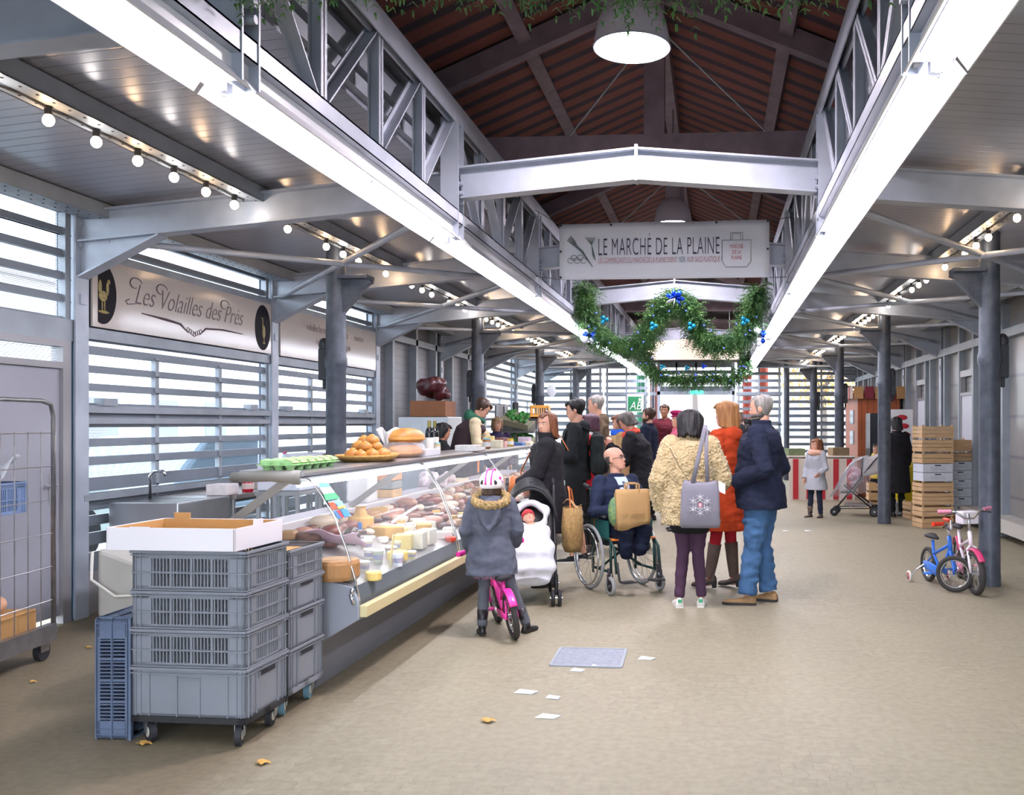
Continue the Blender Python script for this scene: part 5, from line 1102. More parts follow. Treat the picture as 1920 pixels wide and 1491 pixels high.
# ------------------------------------------------------------------ plastic crates on dollies
crm = mat('grey_crate_plastic', '#80838b', .5, 0, .06, 6); crm2 = mat('blue_grey_crate_plastic', '#5f6b83', .5, 0, .06, 6)
def crate(name, lab, loc, rz, h, kind, m=None, group=None, L=.58, W=.385):
    m = m or crm; t = thing(name, lab, 'crate', loc, rz, group=group); tk = .012
    # four walls; vented walls get real slots
    def wall(a, c, along, vent):
        """a, c wall ends; along outward normal"""
        b = MB(); a = Vector(a); c = Vector(c); d = (c - a).normalized(); ln = (c - a).length; n = Vector(along)
        R = Matrix((d, n, V(0, 0, 1))).transposed()
        def bx(x0, x1, z0, z1, o0, o1): b.box(a + d * (x0 + x1)/2 + n * (o0 + o1)/2 + V(0, 0, (z0 + z1)/2), (x1 - x0, abs(o1 - o0), z1 - z0), R=R)
        if vent:
            zz = [.0, .018, h*.42, h*.47, h*.78]; bx(0, ln, 0, .02, 0, tk); bx(0, ln, h*.43, h*.47, 0, tk); bx(0, ln, h*.80, h, 0, tk); bx(0, .085, 0, h, 0, tk); bx(ln - .085, ln, 0, h, 0, tk)
            x = .085; i = 0
            while x < ln - .085:
                wd = .012 if i % 6 == 0 else .006; bx(x, x + wd, .02, h*.8, 0, tk); x += .0175; i += 1
            for zr in (0, h*.43): bx(0, ln, zr, zr + .005, tk, tk + .007)
        else:
            bx(0, ln, 0, h, 0, tk)
            if along[0]: # short side: recessed grip
                bx(ln*.3, ln*.7, h*.74, h*.84, tk, tk + .006)
            else:
                for xx in (ln*.4, ln*.6): bx(xx - .003, xx + .003, 0, h*.83, tk, tk + .007)
                bx(ln*.4, ln*.6, h*.78, h*.8, tk, tk + .01)
            for xx in (.09, ln - .09): bx(xx - .003, xx + .003, 0, h*.9, tk, tk + .007)
        bx(-.006, ln + .006, h - .012, h, 0, tk + .012); bx(-.002, ln + .002, h*.87, h*.87 + .005, tk, tk + .01)
        for xx in (.02, .045, ln - .045, ln - .02): bx(xx - .002, xx + .002, 0, h, tk, tk + .006)
        return b
    for (a, c, n_, nm) in (((-L/2, -W/2 + tk, 0), (L/2, -W/2 + tk, 0), (0, -1, 0), 'long_side'), ((-L/2, W/2 - tk, 0), (L/2, W/2 - tk, 0), (0, 1, 0), 'long_side'), ((L/2 - tk, -W/2, 0), (L/2 - tk, W/2, 0), (1, 0, 0), 'short_side'), ((-L/2 + tk, -W/2, 0), (-L/2 + tk, W/2, 0), (-1, 0, 0), 'short_side')):
        wall(a, c, n_, kind == 'vent').build(nm, m, t)
    b = MB(); b.bb(-L/2, L/2, -W/2, W/2, 0, .012); b.build('crate_bottom', m, t)
    if kind != 'vent':
        for sx in (-1, 1): b = MB(); b.bb(sx*(L/2 + .0065), sx*(L/2 + .0068), -.07, .07, h*.74, h*.84); b.build('grip_slot', mat('dark_hole'), t)
    return t
A = at(233, 1339, .14); B = at(461, 1347, .14); rz1 = math.atan2(B.y - A.y, B.x - A.x); d1 = V(math.cos(rz1), math.sin(rz1), 0); n1 = V(-d1.y, d1.x, 0)
c1 = B - d1 * .29 + n1 * .1925; c1.z = 0
def dolly(name, lab, c, rz, frame_m, wheel_m, L=.59, W=.395, zt=.135):
    t = thing(name, lab, 'dolly', (c.x, c.y, 0), rz); b = MB(); b.bb(-L/2, L/2, -W/2, -W/2 + .05, zt - .03, zt); b.bb(-L/2, L/2, W/2 - .05, W/2, zt - .03, zt); b.bb(-L/2, -L/2 + .05, -W/2, W/2, zt - .03, zt); b.bb(L/2 - .05, L/2, -W/2, W/2, zt - .03, zt); b.bb(-L/2, L/2, -.03, .03, zt - .03, zt); b.build('frame', frame_m, t, bevel=.003)
    for i, (sx, sy, a) in enumerate(((-1, -1, .9), (1, -1, .35), (-1, 1, .5), (1, 1, .2))):
        x, y = sx*(L/2 - .06), sy*(W/2 - .05); b = MB(); ax = V(math.cos(a), math.sin(a), 0); fw = V(-ax.y, ax.x, 0); w0 = V(x, y, .05) - fw * .025
        b.cyl(w0 - ax*.014, w0 + ax*.014, .05, n=22); wp = b.build('caster_wheel', wheel_m, t, smooth='auto')
        b = MB(); b.cyl(w0 - ax*.017, w0 + ax*.017, .024, n=14); b.build('hub', mat('pale_hub', '#c9c2b4', .5), wp)
        b = MB()
        for s in (-1, 1): b.prism([(-.03, .045), (0.005, .045), (.03, .1), (-.03, .1)], ax * .003, o=V(x, y, 0) + ax * .021 * s, ux=fw, uy=(0, 0, 1))
        b.box((x, y, .102), (.06, .06, .006)); b.build('caster_fork', inox, t)
    return t
rub = mat('black_rubber', '#26252a', .7)
dolly('crate_dolly', 'black wheeled dolly under the front crate stack', c1, rz1, mat('black_frame', '#2b2a2c', .6), rub)
z = .137
for i, (h, k, lab) in enumerate(((.235, 'solid', 'solid grey crate at the bottom of the front stack, on the black dolly'), (.182, 'vent', 'slotted grey crate second from the bottom of the front stack'), (.182, 'vent', 'slotted grey crate third from the bottom of the front stack'), (.192, 'vent', 'slotted grey crate directly under the white cardboard tray'))):
    crate('plastic_crate', lab, (c1.x, c1.y, z), rz1, h, k, group='grey crates of the front stack'); z += h + .003
ztray = z
# dark fittings inside the top crates are the folded inner crates
c2 = at(604, 1257, .14); d2 = d1; n2 = n1; c2 = c2 - d2 * .29 - n2 * .1925; c2.z = 0
dolly('crate_dolly', 'dolly with blue-grey casters under the second crate stack', c2, rz1, crm, mat('teal_rubber', '#5f8596', .6))
z = .137
for i, (h, k, lab) in enumerate(((.21, 'solid', 'solid grey crate at the bottom of the second stack, behind the front stack'), (.2, 'solid', 'solid grey crate with dark grip slot, second in the rear stack'), (.155, 'solid', 'low solid grey crate below the topmost one of the rear stack'), (.165, 'vent', 'slotted grey crate on top of the rear stack, filled with kraft cardboard'))):
    crate('plastic_crate', lab, (c2.x, c2.y, z), rz1, h, k, group='grey crates of the rear stack'); z += h + .003
kraft = mat('kraft_cardboard', '#b98d57', .8, 0, .06, 8)
b = MB(); b.bb(-.26, .26, -.165, .165, .015, .14); solo(b, 'kraft_box', kraft, 'kraft cardboard box lying inside the top crate of the rear stack', 'box', (c2.x, c2.y, z - .168), rz1)
# crate standing on end at the left
e = at(198, 1388, 0)
t = crate('plastic_crate', 'blue-grey slotted crate standing upright on its end on the ground, left of the front stack', (e.x + .02, e.y + .22, .295), 0, .18, 'vent', crm2, L=.585, W=.4); t.rotation_euler = Euler((0, PI/2, rz1 * 0 + .05)); t.location = (e.x - .06, e.y + .2, .3)
# white cardboard tray on the front stack
tt = thing('cardboard_tray', 'shallow white cardboard tray with kraft inside on top of the front crate stack', 'tray', (c1.x - .075, c1.y + .0, ztray), rz1 + .0); L, W, h = .66, .44, .11; wh = mat('white_cardboard', '#ece6ea', .6)
b = MB(); b.bb(-L/2, L/2, -W/2, -W/2 + .006, 0, h); b.bb(-L/2, L/2, W/2 - .006, W/2, 0, h); b.bb(-L/2, -L/2 + .006, -W/2, W/2, 0, h); b.bb(L/2 - .006, L/2, -W/2, W/2, 0, h); b.build('outer_wall', wh, tt, bevel=.002)
b = MB(); b.bb(-L/2 + .007, L/2 - .007, -W/2 + .007, W/2 - .007, 0, .006); b.bb(-L/2 + .007, L/2 - .007, W/2 - .012, W/2 - .007, 0, h - .002); b.bb(L/2 - .012, L/2 - .007, -W/2, W/2, 0, h - .004); b.bb(-L/2 + .007, -L/2 + .012, -W/2 + .01, W/2 - .01, 0, h-.004); b.bb(-L/2 + .01, L/2 - .01, -W/2 + .007, -W/2 + .012, 0, h-.004); b.build('kraft_lining', kraft, tt)
b = MB(); b.bb(L/2 - .14, L/2 - .07, -W/2 - .001, -W/2 + .007, h - .002, h + .03) if 0 else b.bb(L/2 - .008, L/2, -.05, .03, h - .002, h + .025); b.bb(-L/2 + .12, -L/2 + .22, -W/2 - .001, -W/2 + .006, h, h + .004); b.build('locking_tab', wh, tt)
b = MB(); b.bb(-L/2 + .06, -L/2 + .15, W/2 - .006, W/2, h - .002, h + .03); b.build('kraft_tab', kraft, tt)
# ---- roll cage at the far left
g = at(30, 1268, 0); cg = thing('roll_cage', 'tubular steel roll cage with wire sides at the left edge, by the grey door', 'roll cage', (g.x - .42, g.y + .05, 0), .12); cm = mat('zinc_tube', '#9b9a9c', .3, .8, .2, 10)
b = MB(); b.bb(-.4, .4, -.34, -.31, .17, .2); b.bb(-.4, .4, .31, .34, .17, .2)
for q in range(9): b.bb(-.4 + .1*q - .01, -.4 + .1*q + .01, -.33, .33, .175, .19)
b.bb(.37, .42, -.3, .3, .13, .24); b.build('base_frame', cm, cg)
for sx in (-1, 1):
    b = MB(); x = sx*.38; pts = [(x, -.33, .17), (x, -.33, 1.60), (x, -.30, 1.68), (x, -.2, 1.7), (x, .2, 1.7), (x, .30, 1.68), (x, .33, 1.60), (x, .33, .17)]; b.tube(pts, .015, 10); fr = b.build('side_frame', cm, cg, smooth=True)
    b = MB()
    for q in range(1, 7): b.cyl((x, -.33, .17 + q*.22), (x, .33, .17 + q*.22), .004, n=6)
    for q in range(1, 5): b.cyl((x, -.33 + q*.132, .17), (x, -.33 + q*.132, 1.5), .004, n=6)
    b.build('wire_grid', cm, fr)
    b = MB(); b.box((x, -.34, 1.05), (.03, .05, .07)); b.box((x - sx*.04, -.34, 1.05), (.08, .015, .015)); b.build('strap_clip', rub, cg, bevel=.004)
for sx in (-1, 1):
    for sy in (-1, 1):
        b = MB(); b.cyl((sx*.34 - .018, sy*.27, .065), (sx*.34 + .018, sy*.27, .065), .065, n=22); b.build('caster_wheel', rub, cg, smooth='auto'); b = MB(); b.prism([(-.04, .06), (.04, .06), (.05, .15), (-.05, .15)], (.05, 0, 0), o=(sx*.34 - .025, sy*.27, 0), ux=(0, 1, 0)); b.build('caster_fork', cm, cg)
gx, gy = g.x - .42, g.y + .05
crate('plastic_crate', 'blue crate strapped high inside the roll cage', (gx, gy, .98), .12, .2, 'vent', mat('blue_plastic', '#7d93b8', .5))
b = MB(); b.sheet(lambda a, c: V(.5*(a-.5), .35*(c-.5), .08*math.sin(5*a+2*c) + .05*math.sin(9*c)), 12, 12); solo(b, 'plastic_sheet', mat('white_film', '#dcdfe6', .4), 'crumpled white plastic sheet lying on the blue crate in the roll cage', 'plastic sheet', (gx + .02, gy, 1.27), smooth=True, solid=.004)
b = MB(); b.bb(-.32, .32, -.25, .25, 0, .14); solo(b, 'cardboard_box', kraft, 'flat kraft carton at the bottom of the roll cage', 'box', (gx, gy, .205), .12, bevel=.006)
b = MB(); 
for q in range(5): b.ell((-.2 + .1*q, .05*(q % 2), .07), (.1, .1, .07), 10, 6)
remesh(b, 'sack', mat('peach_sack', '#d6a585', .7), None, .015, 2); o = bpy.data.objects['sack']; o.location = (gx, gy, .35); tag(o, 'peach-coloured soft sack on the carton in the roll cage', 'sack')
# ---- sink, worktop and clutter along the left wall
t = thing('wash_table', 'stainless wall table with legs under the poultry window', 'table', (-4.72, 9.35, 0)); b = MB(); b.bb(-.3, .35, -1.35, .55, .86, .9); b.build('tabletop', mat('laminate_grey', '#9b9492', .4, .2), t, bevel=.004)
for x in (-.25, .28):
    for y in (-1.28, -.4, .48): b = MB(); b.cyl((x, y, 0), (x, y, .86), .022, n=10); b.build('leg', inox, t)
b = MB(); b.bb(-.3, -.25, -1.35, .5, .3, .34); b.build('rail', inox, t)
t = thing('steel_sink', 'stainless steel sink with swan-neck tap beside the wall table', 'sink', (-4.7, 7.55, 0)); b = MB(); b.bb(-.3, .3, -.4, .4, .66, .9); b.build('cabinet', inox, t, bevel=.01)
b = MB(); b.bb(-.25, .25, -.34, .1, .885, .903); b.build('basin', mat('dark_basin', '#4b4d52', .3, .7), t, bevel=.004); b = MB(); b.tube([(-.2, .0, .9), (-.2, 0, 1.1), (-.16, 0, 1.14), (-.08, 0, 1.14), (-.06, 0, 1.1)], .013, 10); b.build('tap', chrome, t, smooth=True)
for x in (-.27, .27):
    for y in (-.36, .36): b = MB(); b.bb(x - .015, x + .015, y - .015, y + .015, 0, .66); b.build('leg', inox, t)
def bottle(lab, loc, r, h, c, capc, lc=None, clearb=False, nm='bottle'):
    t = thing(nm, lab, 'bottle', loc); b = MB(); b.lathe([(r*.9, 0), (r, .01), (r, h*.62), (r*.8, h*.74), (r*.35, h*.86), (r*.32, h*.93)], n=18); b.build('bottle_body', c if not isinstance(c, str) else mat('bt' + c, c, .2), t, smooth='auto'); b = MB(); b.lathe([(r*.38, h*.92), (r*.38, h), (r*.3, h)], n=12); b.build('cap', mat('cap' + capc, capc, .4), t)
    if lc: b = MB(); b.lathe([(r*1.01, h*.15), (r*1.015, h*.42)], n=18, close=False); b.build('paper_label', mat('lb' + lc, lc, .5), t)
bottle('red washing-up liquid bottle with a red cap on the wall table', (-4.45, 8.35, .902), .05, .2, '#c4223a', '#c03048', '#d9c0b8')
bottle('large clear water bottle with blue label on the wall table', (-4.5, 9.2, .902), .055, .36, clear('pet_plastic', '#cfe6f6', .3, .1), '#b04a6a', '#5a8ad0')
for q, (y, c, lab, h, r) in enumerate(((8.85, '#b9a59a', 'small jar with red filling behind the red bottle', .1, .04), (9.0, '#8a2f35', 'dark red jar beside the water bottle', .12, .045), (8.7, '#e2e0e2', 'white tub behind the red bottle', .16, .05))):
    b = MB(); b.lathe([(r, 0), (r, h*.85), (r*.9, h*.9), (r*.9, h)], n=16); solo(b, 'jar', mat('jr' + c, c, .3), lab, 'jar', (-4.62, y, .902), smooth='auto')
for q, (x, y, d, c, lab) in enumerate(((-4.5, 8.0, (.2, .2, .1), '#e6dcdc', 'white packet with red print left of the red bottle'), (-4.35, 8.65, (.1, .35, .05), '#e8d8d8', 'long pinkish white box lying before the water bottle'), (-4.62, 9.65, (.3, .35, .14), '#8a6250', 'brown carton at the far end of the wall table'), (-4.4, 9.55, (.2, .18, .07), '#dcdadd', 'white plastic tray by the brown carton'))):
    box_item('packet', mat('pk' + c, c, .5, 0, .1, 20), lab, 'packet', (x, y, .902), d, .1*q)
b = MB(); b.ell((0, 0, .05), (.09, .13, .05)); remesh(b, 'white_cloth', mat('white_cotton', '#e9e8ee', .9), None, .01, 1, lambda co, no: co + no*.02*noise.noise(co*25)); o = bpy.data.objects['white_cloth']; o.location = (-4.3, 9.15, .902); tag(o, 'crumpled white cloth on the wall table beside the water bottle', 'cloth')
# white wash trough on the floor by the wall
t = thing('plastic_trough', 'tilted pale plastic trough on the ground behind the front crate stack', 'trough', (-4.3, 6.75, 0), .0); b = MB(); b.prism([(-.3, .1), (.35, .02), (.38, .4), (-.3, .62)], (0, .6, 0), o=(0, -.3, 0)); b.build('trough_body', mat('pale_plastic', '#c4c1ba', .4, 0, .06, 5), t, bevel=.03)
b = MB(); b.tube([(-.32, -.32, .6), (-.3, -.36, .4), (-.1, -.38, .28), (.3, -.34, .3)], .012, 8); b.build('hose', mat('white_hose', '#dcdad2', .4), t, smooth=True)
for q, (y, x, d, lab) in enumerate(((9.9, -4.5, (.55, .75, .28), 'low white polystyrene box stacked by the wall, nearest the near end'), (10.9, -4.55, (.55, .8, .38), 'taller white polystyrene box behind the low one, before the slats'))):
    pass
for q, (px, X, w_, h_, z0, lab) in enumerate(((545, -3.9, .36, .24, .95, 'pale polystyrene box by the second banner window'), (590, -4.12, .4, .3, .95, 'wider pale polystyrene box beside the iron column, behind the counter'))):
    y = top_at(px, X); box_item('polystyrene_box', mat('polystyrene', '#cfd0dc', .7), lab, 'box', (X, y, z0), (.4, w_*1.3, h_), 0, .01)
    t = thing('trestle_table', ['small steel trestle table under the first polystyrene box', 'small steel trestle table under the wider polystyrene box'][q], 'table', (X, y, 0)); b = MB(); b.bb(-.2, .2, -.27, .27, .91, .948); b.build('tabletop', inox, t)
    for sx in (-.18, .18):
        for sy in (-.24, .24): b = MB(); b.bb(sx - .015, sx + .015, sy - .015, sy + .015, 0, .91); b.build('leg', inox, t)
# tall steel cabinet with cardboard box and brown bag on top
yy = top_at(815, -3.9); t = thing('steel_cabinet', 'tall stainless cabinet standing behind the counter near the wine bottles', 'cabinet', (-4.05, yy + .3, 0)); b = MB(); b.bb(-.35, .35, -.35, .35, 0, 1.65); b.build('carcass', inox, t, bevel=.008); b = MB(); b.bb(-.33, -.01, -.362, -.352, .1, 1.6); b.build('door', inox, t); b = MB(); b.bb(.01, .33, -.362, -.352, .1, 1.6); b.build('door', inox, t)
box_item('cardboard_box', mat('dark_kraft', '#8a5a3c', .8, 0, .1, 6), 'brown cardboard box on top of the steel cabinet', 'box', (-4.0, yy + .25, 1.652), (.5, .5, .22))
b = MB()
for q in range(8): a = q*.8; b.ell((.12*math.cos(a), .12*math.sin(a), .1 + .02*q), (.13, .13, .1), 10, 6)
remesh(b, 'garbage_bag', mat('maroon_plastic', '#4a2026', .3), None, .014, 1, lambda co, no: co + no*.035*noise.noise(co*9)); o = bpy.data.objects['garbage_bag']; o.location = (-4.0, yy + .25, 1.875); tag(o, 'bulky maroon bag lying on the cardboard box above the steel cabinet', 'bag')
# ------------------------------------------------------------------ wheelchair, strollers, bikes
tyre_b = mat('black_tyre', '#34312f', .8, bump=.3, bs=90); tyre_g = mat('grey_tyre', '#8f9090', .7); rimc = mat('polished_rim', '#c9cacc', .18, .9)
def wheel(parent, c, R, r, tyre, axis=(1, 0, 0), n=28, rim=None, hubr=.02, hubm=None, spokes=18, nm='wheel', disc=None):
    c = Vector(c); ax = Vector(axis).normalized(); b = MB(); b.torus(c, R - r, r, ax, 40, 10); o = b.build(nm, tyre, parent, smooth=True)
    e1, e2 = basis(ax); b = MB(); b.torus(c, R - 2*r, r*.45, ax, 36, 6); b.cyl(c - ax*.025, c + ax*.025, hubr, n=12); b.build('rim', rim or rimc, o, smooth='auto')
    b = MB()
    if disc:
        b.cyl(c - ax*.012, c + ax*.012, R - 2*r + .002, n=28)
        b.build('wheel_disc', disc, o, smooth='auto')
    else:
        for i in range(spokes):
            a = 2*PI*i/spokes; k = .35 if i % 2 else -.35; p = c + (e1*math.cos(a) + e2*math.sin(a))*(R - 2*r); q = c + (e1*math.cos(a + k) + e2*math.sin(a + k))*hubr + ax*(.02 if i % 2 else -.02); b.cyl(q, p, .0016, n=4)
        b.build('spokes', rimc, o)
    return o
def bike(name, lab, rear, front, R, fm, steer=0.0, roll=0.0, hb=.62, seat_h=.43, fm2=None, grip=None, seatm=None, stab=0, guard=None, fender=None, basket=False, bell=False, fork=None):
    rear = Vector(rear); front = Vector(front); rear.z = 0; front.z = 0; mid = (rear + front)/2; d = (front - rear); wb = d.length; rz = math.atan2(-d.x, d.y)
    t = thing(name, lab, 'bicycle', (mid.x, mid.y, 0), rz); t.rotation_euler = (0, roll, rz); ry, fy = -wb/2, wb/2
    tr = R*.13; wheel(t, (0, ry, R), R, tr, tyre_b, nm='rear_wheel'); Rs = Matrix.Rotation(steer, 3, 'Z'); fo = V(0, fy, R)
    wheel(t, fo, R, tr, tyre_b, axis=Rs @ V(1, 0, 0), nm='front_wheel')
    head = V(0, fy - R*.55, R*2 + .06); hd2 = head + V(0, -.03, .1); bb_ = V(0, -.02, R*.85); st0 = V(0, ry + R*.75, R*1.7); seat = V(0, ry + R*.6, seat_h)
    b = MB(); b.tube([head, (head + bb_)/2 + V(0, 0, -.03), bb_], .018, 10); b.tube([head + V(0, 0, .03), st0], .015, 10); b.tube([bb_, st0, seat - V(0, 0, .02)], .015, 10); b.tube([head - V(0, -.005, .03), hd2], .02, 10)
    for s in (-1, 1): b.tube([bb_, V(s*.035, ry, R)], .009, 8); b.tube([st0, V(s*.035, ry, R)], .008, 8)
    b.build('bike_frame', fm, t, smooth=True)
    b = MB()
    for s in (-1, 1): b.tube([head + V(0, 0, -.02), head + Rs @ V(s*.04, 0.01, -.05), fo + Rs @ V(s*.04, 0, R*.3), fo + Rs @ V(s*.035, 0, 0)], .012, 8)
    b.build('fork', fork or fm, t, smooth=True)
    top = V(0, head.y - .05, hb); b = MB(); b.tube([hd2, top], .014, 10); b.tube([top + Rs @ V(s2, y, z) for s2, y, z in ((-.24, -.08, .03), (-.13, 0, .03), (-.04, .02, -.04), (.04, .02, -.04), (.13, 0, .03), (.24, -.08, .03))], .011, 8); b.build('handlebar', rimc, t, smooth=True)
    for s in (-1, 1):
        b = MB(); b.cyl(top + Rs @ V(s*.15, -.013, .03), top + Rs @ V(s*.25, -.085, .03), .018, .02, 12); b.build('grip', grip or rub, t, smooth='auto')
        b = MB(); b.tube([top + Rs @ V(s*.12, .02, .02), top + Rs @ V(s*.22, .0, .0)], .006, 6); b.build('brake_lever', rub, t)
    b = MB(); b.tube([seat + V(0, -.09, .015), seat + V(0, -.04, .02), seat + V(0, .04, .012), seat + V(0, .11, .01)], [(.05, .02), (.062, .026), (.035, .02), (.018, .014)], 12, side=(1, 0, 0)); b.build('saddle', seatm or rub, t, smooth=True)
    for s, a in ((-1, .4), (1, .4 + PI)):
        e = bb_ + V(s*.05, .075*math.cos(a), .075*math.sin(a)); b = MB(); b.bar(bb_ + V(s*.045, 0, 0), e, .012, .02); cr = b.build('crank', rimc, t); b = MB(); b.box(e + V(s*.045, 0, 0), (.075, .055, .018)); b.build('pedal', guard or rub, cr, bevel=.004)
    b = MB(); b.tube([V(.04, ry - .02, R*1.0), V(.042, (ry + bb_.y)/2, R*.95), V(.042, bb_.y + .05, R*.85)], [(.035, .01), (.05, .012), (.05, .01)], 12, side=(0, 0, 1)); b.tube([V(-.04, ry - .02, R*1.0), V(-.042, (ry + bb_.y)/2, R*.95), V(-.042, bb_.y + .05, R*.85)], [(.02, .008), (.03, .008), (.03, .008)], 12, side=(0, 0, 1)); b.build('chain_guard', guard or fm, t, smooth=True)
    if fender:
        for c0, a0, a1, QQ, nm in ((V(0, ry, R), .5, 2.6, Matrix.Identity(3), 'rear_fender'), (fo, .6, 2.3, Rs, 'front_fender')):
            pts = [c0 + QQ @ V(0, (R + .018)*math.cos(a0 + (a1 - a0)*i/10), (R + .018)*math.sin(a0 + (a1 - a0)*i/10)) for i in range(11)]; b = MB(); b.tube(pts, [(.03, .006)]*11, 8, side=(1, 0, 0)); b.build(nm, fender, t, smooth=True)
    if stab:
        for s in ((-1, 1) if stab == 2 else (1,)):
            c0 = V(s*.2, ry - .0, .055); b = MB(); b.tube([V(s*.04, ry, R), V(s*.12, ry, R*.7), c0 + V(-s*.02, 0, 0)], .008, 8); arm_ = b.build('stabiliser_arm', rimc, t); wheel(arm_, c0, .055, .012, mat('white_rubber', '#dcd6d0', .5), disc=mat('red_plastic', '#c4303a', .4), nm='stabiliser_wheel')
    return t
pink = mat('hot_pink_paint', '#e8389c', .3); redp = mat('red_grip', '#d8371f', .4)
# pink bike of the helmeted child
r0 = at(966, 1199); bk = bike('kids_bike', 'hot pink kids bike ridden by the helmeted child, seen from behind', r0, r0 + V(-.25, .54, 0), .175, pink, roll=-.17, hb=.6, seat_h=.43, grip=pink, guard=pink, fender=pink)
f0 = at(1790, 1111); r1 = at(1741, 1090)
bike('kids_bike', 'small blue kids bike with red grips and stabilisers by the iron column', r1, f0, .17, mat('bright_blue_paint', '#2f6fd0', .3), steer=.95, hb=.60, seat_h=.44, grip=redp, stab=2, guard=mat('blue_guard', '#3a78d4', .4))
f1 = at(1830, 1116); r2 = at(1812, 1085)
t = bike('kids_bike', 'white and pink kids bike leaning against the iron column', r2 + V(-.05, .05, 0), f1, .2, mat('pearl_white_paint', '#e8dee6', .3), steer=.25, roll=.06, hb=.72, seat_h=.52, grip=mat('pink_clear_grip', '#c77a94', .35), guard=mat('rose_guard', '#e79ab0', .4), fender=mat('dark_pink_fender', '#c23c6a', .3), fork=mat('pearl_white_paint'))
b = MB(); b.tube([V(0, .1 + .02, .55), V(0, .12, .66)], .02, 8); 
b = MB(); b.bb(-.09, .09, -.06, .06, 0, .12); o = solo(b, 'bike_basket', mat('white_basket', '#e6e2e8', .5), 'small white carton hanging behind the handlebar of the pink and white bike', 'basket', (r2.x - .12, (r2.y + f1.y)/2 - .02, .6), .4, bevel=.01)
# ---- wheelchair
A_, B_ = at(1110, 1106), at(1150, 1117); Cc, Dd = at(1197, 1093), at(1228, 1106)
mid = (A_ + Cc)/2; fwd = ((B_ - A_) + (Dd - Cc)).normalized(); rzw = math.atan2(-fwd.x, fwd.y); hw = (A_ - Cc).length/2 * .98
wc_ = thing('wheelchair', 'folding wheelchair with green frame and large spoked wheels', 'wheelchair', (mid.x, mid.y, 0), rzw); gf = mat('dark_green_tube', '#163a38', .35, .3); orf = mat('orange_canvas', '#c8702c', .6)
for s in (-1, 1):
    o = wheel(wc_, (s*hw, 0, .305), .305, .016, tyre_g, spokes=24, nm='drive_wheel', hubr=.03); b = MB(); b.torus((s*(hw + .035), 0, .305), .262, .009, (1, 0, 0), 40, 8); b.build('hand_rim', rimc, o, smooth=True)
    wheel(wc_, (s*(hw - .02), .40, .085), .085, .018, tyre_g, nm='caster_wheel', disc=rub, hubr=.015)
    b = MB(); b.tube([(s*(hw - .02), .38, .09), (s*(hw - .02), .37, .2), (s*(hw - .02), .36, .24)], .016, 8); b.tube([(s*(hw-.045), .4, .085), (s*(hw-.045), .385, .19)], .008, 6); b.tube([(s*(hw+.005), .4, .085), (s*(hw+.005), .385, .19)], .008, 6); b.build('caster_fork', rub, wc_, smooth=True)
    b = MB(); x = s*(hw - .05); b.tube([(x, -.02, .2), (x, .36, .2)], .013, 8); b.tube([(x, -.02, .5), (x, .34, .49), (x, .42, .42), (x, .46, .2)], .013, 8); b.tube([(x, .34, .49), (x, .35, .2)], .013, 8); b.tube([(x, -.02, .15), (x, -.03, .5), (x, -.08, .93), (x, -.2, .96)], .013, 8); b.build('side_tube', gf, wc_, smooth=True)
    b = MB(); b.cyl((x, -.11, .945), (x, -.22, .965), .018, n=10); b.build('push_grip', rub, wc_); b = MB(); b.tube([(x, -.02, .68), (x, .1, .7), (x, .24, .69)], [(.022, .016)]*3, 8); b.build('armrest', rub, wc_, smooth=True)
    b = MB(); b.bb(x - .006, x + .006, .02, .3, .5, .66); b.build('skirt_guard', mat('teal_guard', '#1f5a58', .4), wc_)
b = MB(); b.tube([(-hw + .05, .1, .2), (hw - .05, .1, .49)], .012, 8); b.tube([(hw - .05, .1, .2), (-hw + .05, .1, .49)], .012, 8); b.build('cross_brace', gf, wc_)
b = MB(); b.bb(-hw + .05, hw - .05, -.02, .38, .485, .5); b.build('seat', orf, wc_, bevel=.005); b = MB(); b.prism([(-.03, .5), (-.08, .92), (-.095, .92), (-.045, .5)], (2*hw - .1, 0, 0), o=(-hw + .05, 0, 0), ux=(0, 1, 0)); b.build('backrest', orf, wc_, bevel=.005)
for s in (-1, 1): b = MB(); b.tube([(s*(hw - .06), .45, .3), (s*(hw - .06), .50, .14)], .012, 8); b.box((s*(hw - .13), .53, .13), (.13, .1, .012)); b.build('footrest', rub, wc_)
# seated man; arms on the lap, legs ending at the knees
hm2 = Person('balding man with glasses in navy suit and pale shirt, seated in the wheelchair', (mid.x, mid.y, 0), rzw, 1.74, vox=.006, pz=-.415, hy=.55, hp=-.22, turn=.12, shw=.18, girth=1.08,
    arms=[[(-.27, .08, .74), (-.1, .3, .74)], [(.27, .1, .74), (.08, .33, .76)]], legs=[[(-.1, .38, .56), (-.07, .34, .40)], [(.1, .40, .57), (.06, .32, .38)]], handcurl=(1, 1), feet=False)
hm2.body(); hm2.glasses(); hm2.brows(hm['dgrey'])
b = hair_shell(side_z=.07, back_z=.03, front_z=.13, thick=.003, seed=50, jag=.002); keep = []
b = MB()
for sg in (-1, 1):
    b.sheet(lambda u_, v_: hm2.hp((sg*(head_at(.08 + .07*v_)[1] + .003)*math.cos(-.1 - 1.45*u_), head_at(.08 + .07*v_)[0] + (head_at(.08 + .07*v_)[2] + .003)*math.sin(-.1 - 1.45*u_), .08 + .07*v_)), 10, 6)
b.build('hair', hm['dgrey'], hm2.o, smooth=True, solid=.002)
suit = cloth('navy_suit', '#232b42', .08, .2, 80); hm2.trousers(cloth('navy_trousers', '#1a2034', .08), t=.03, end=1.0, wr=.02)
hm2.top(suit, lo=.9, t=.03, name='jacket', wr=.016, collar=0)
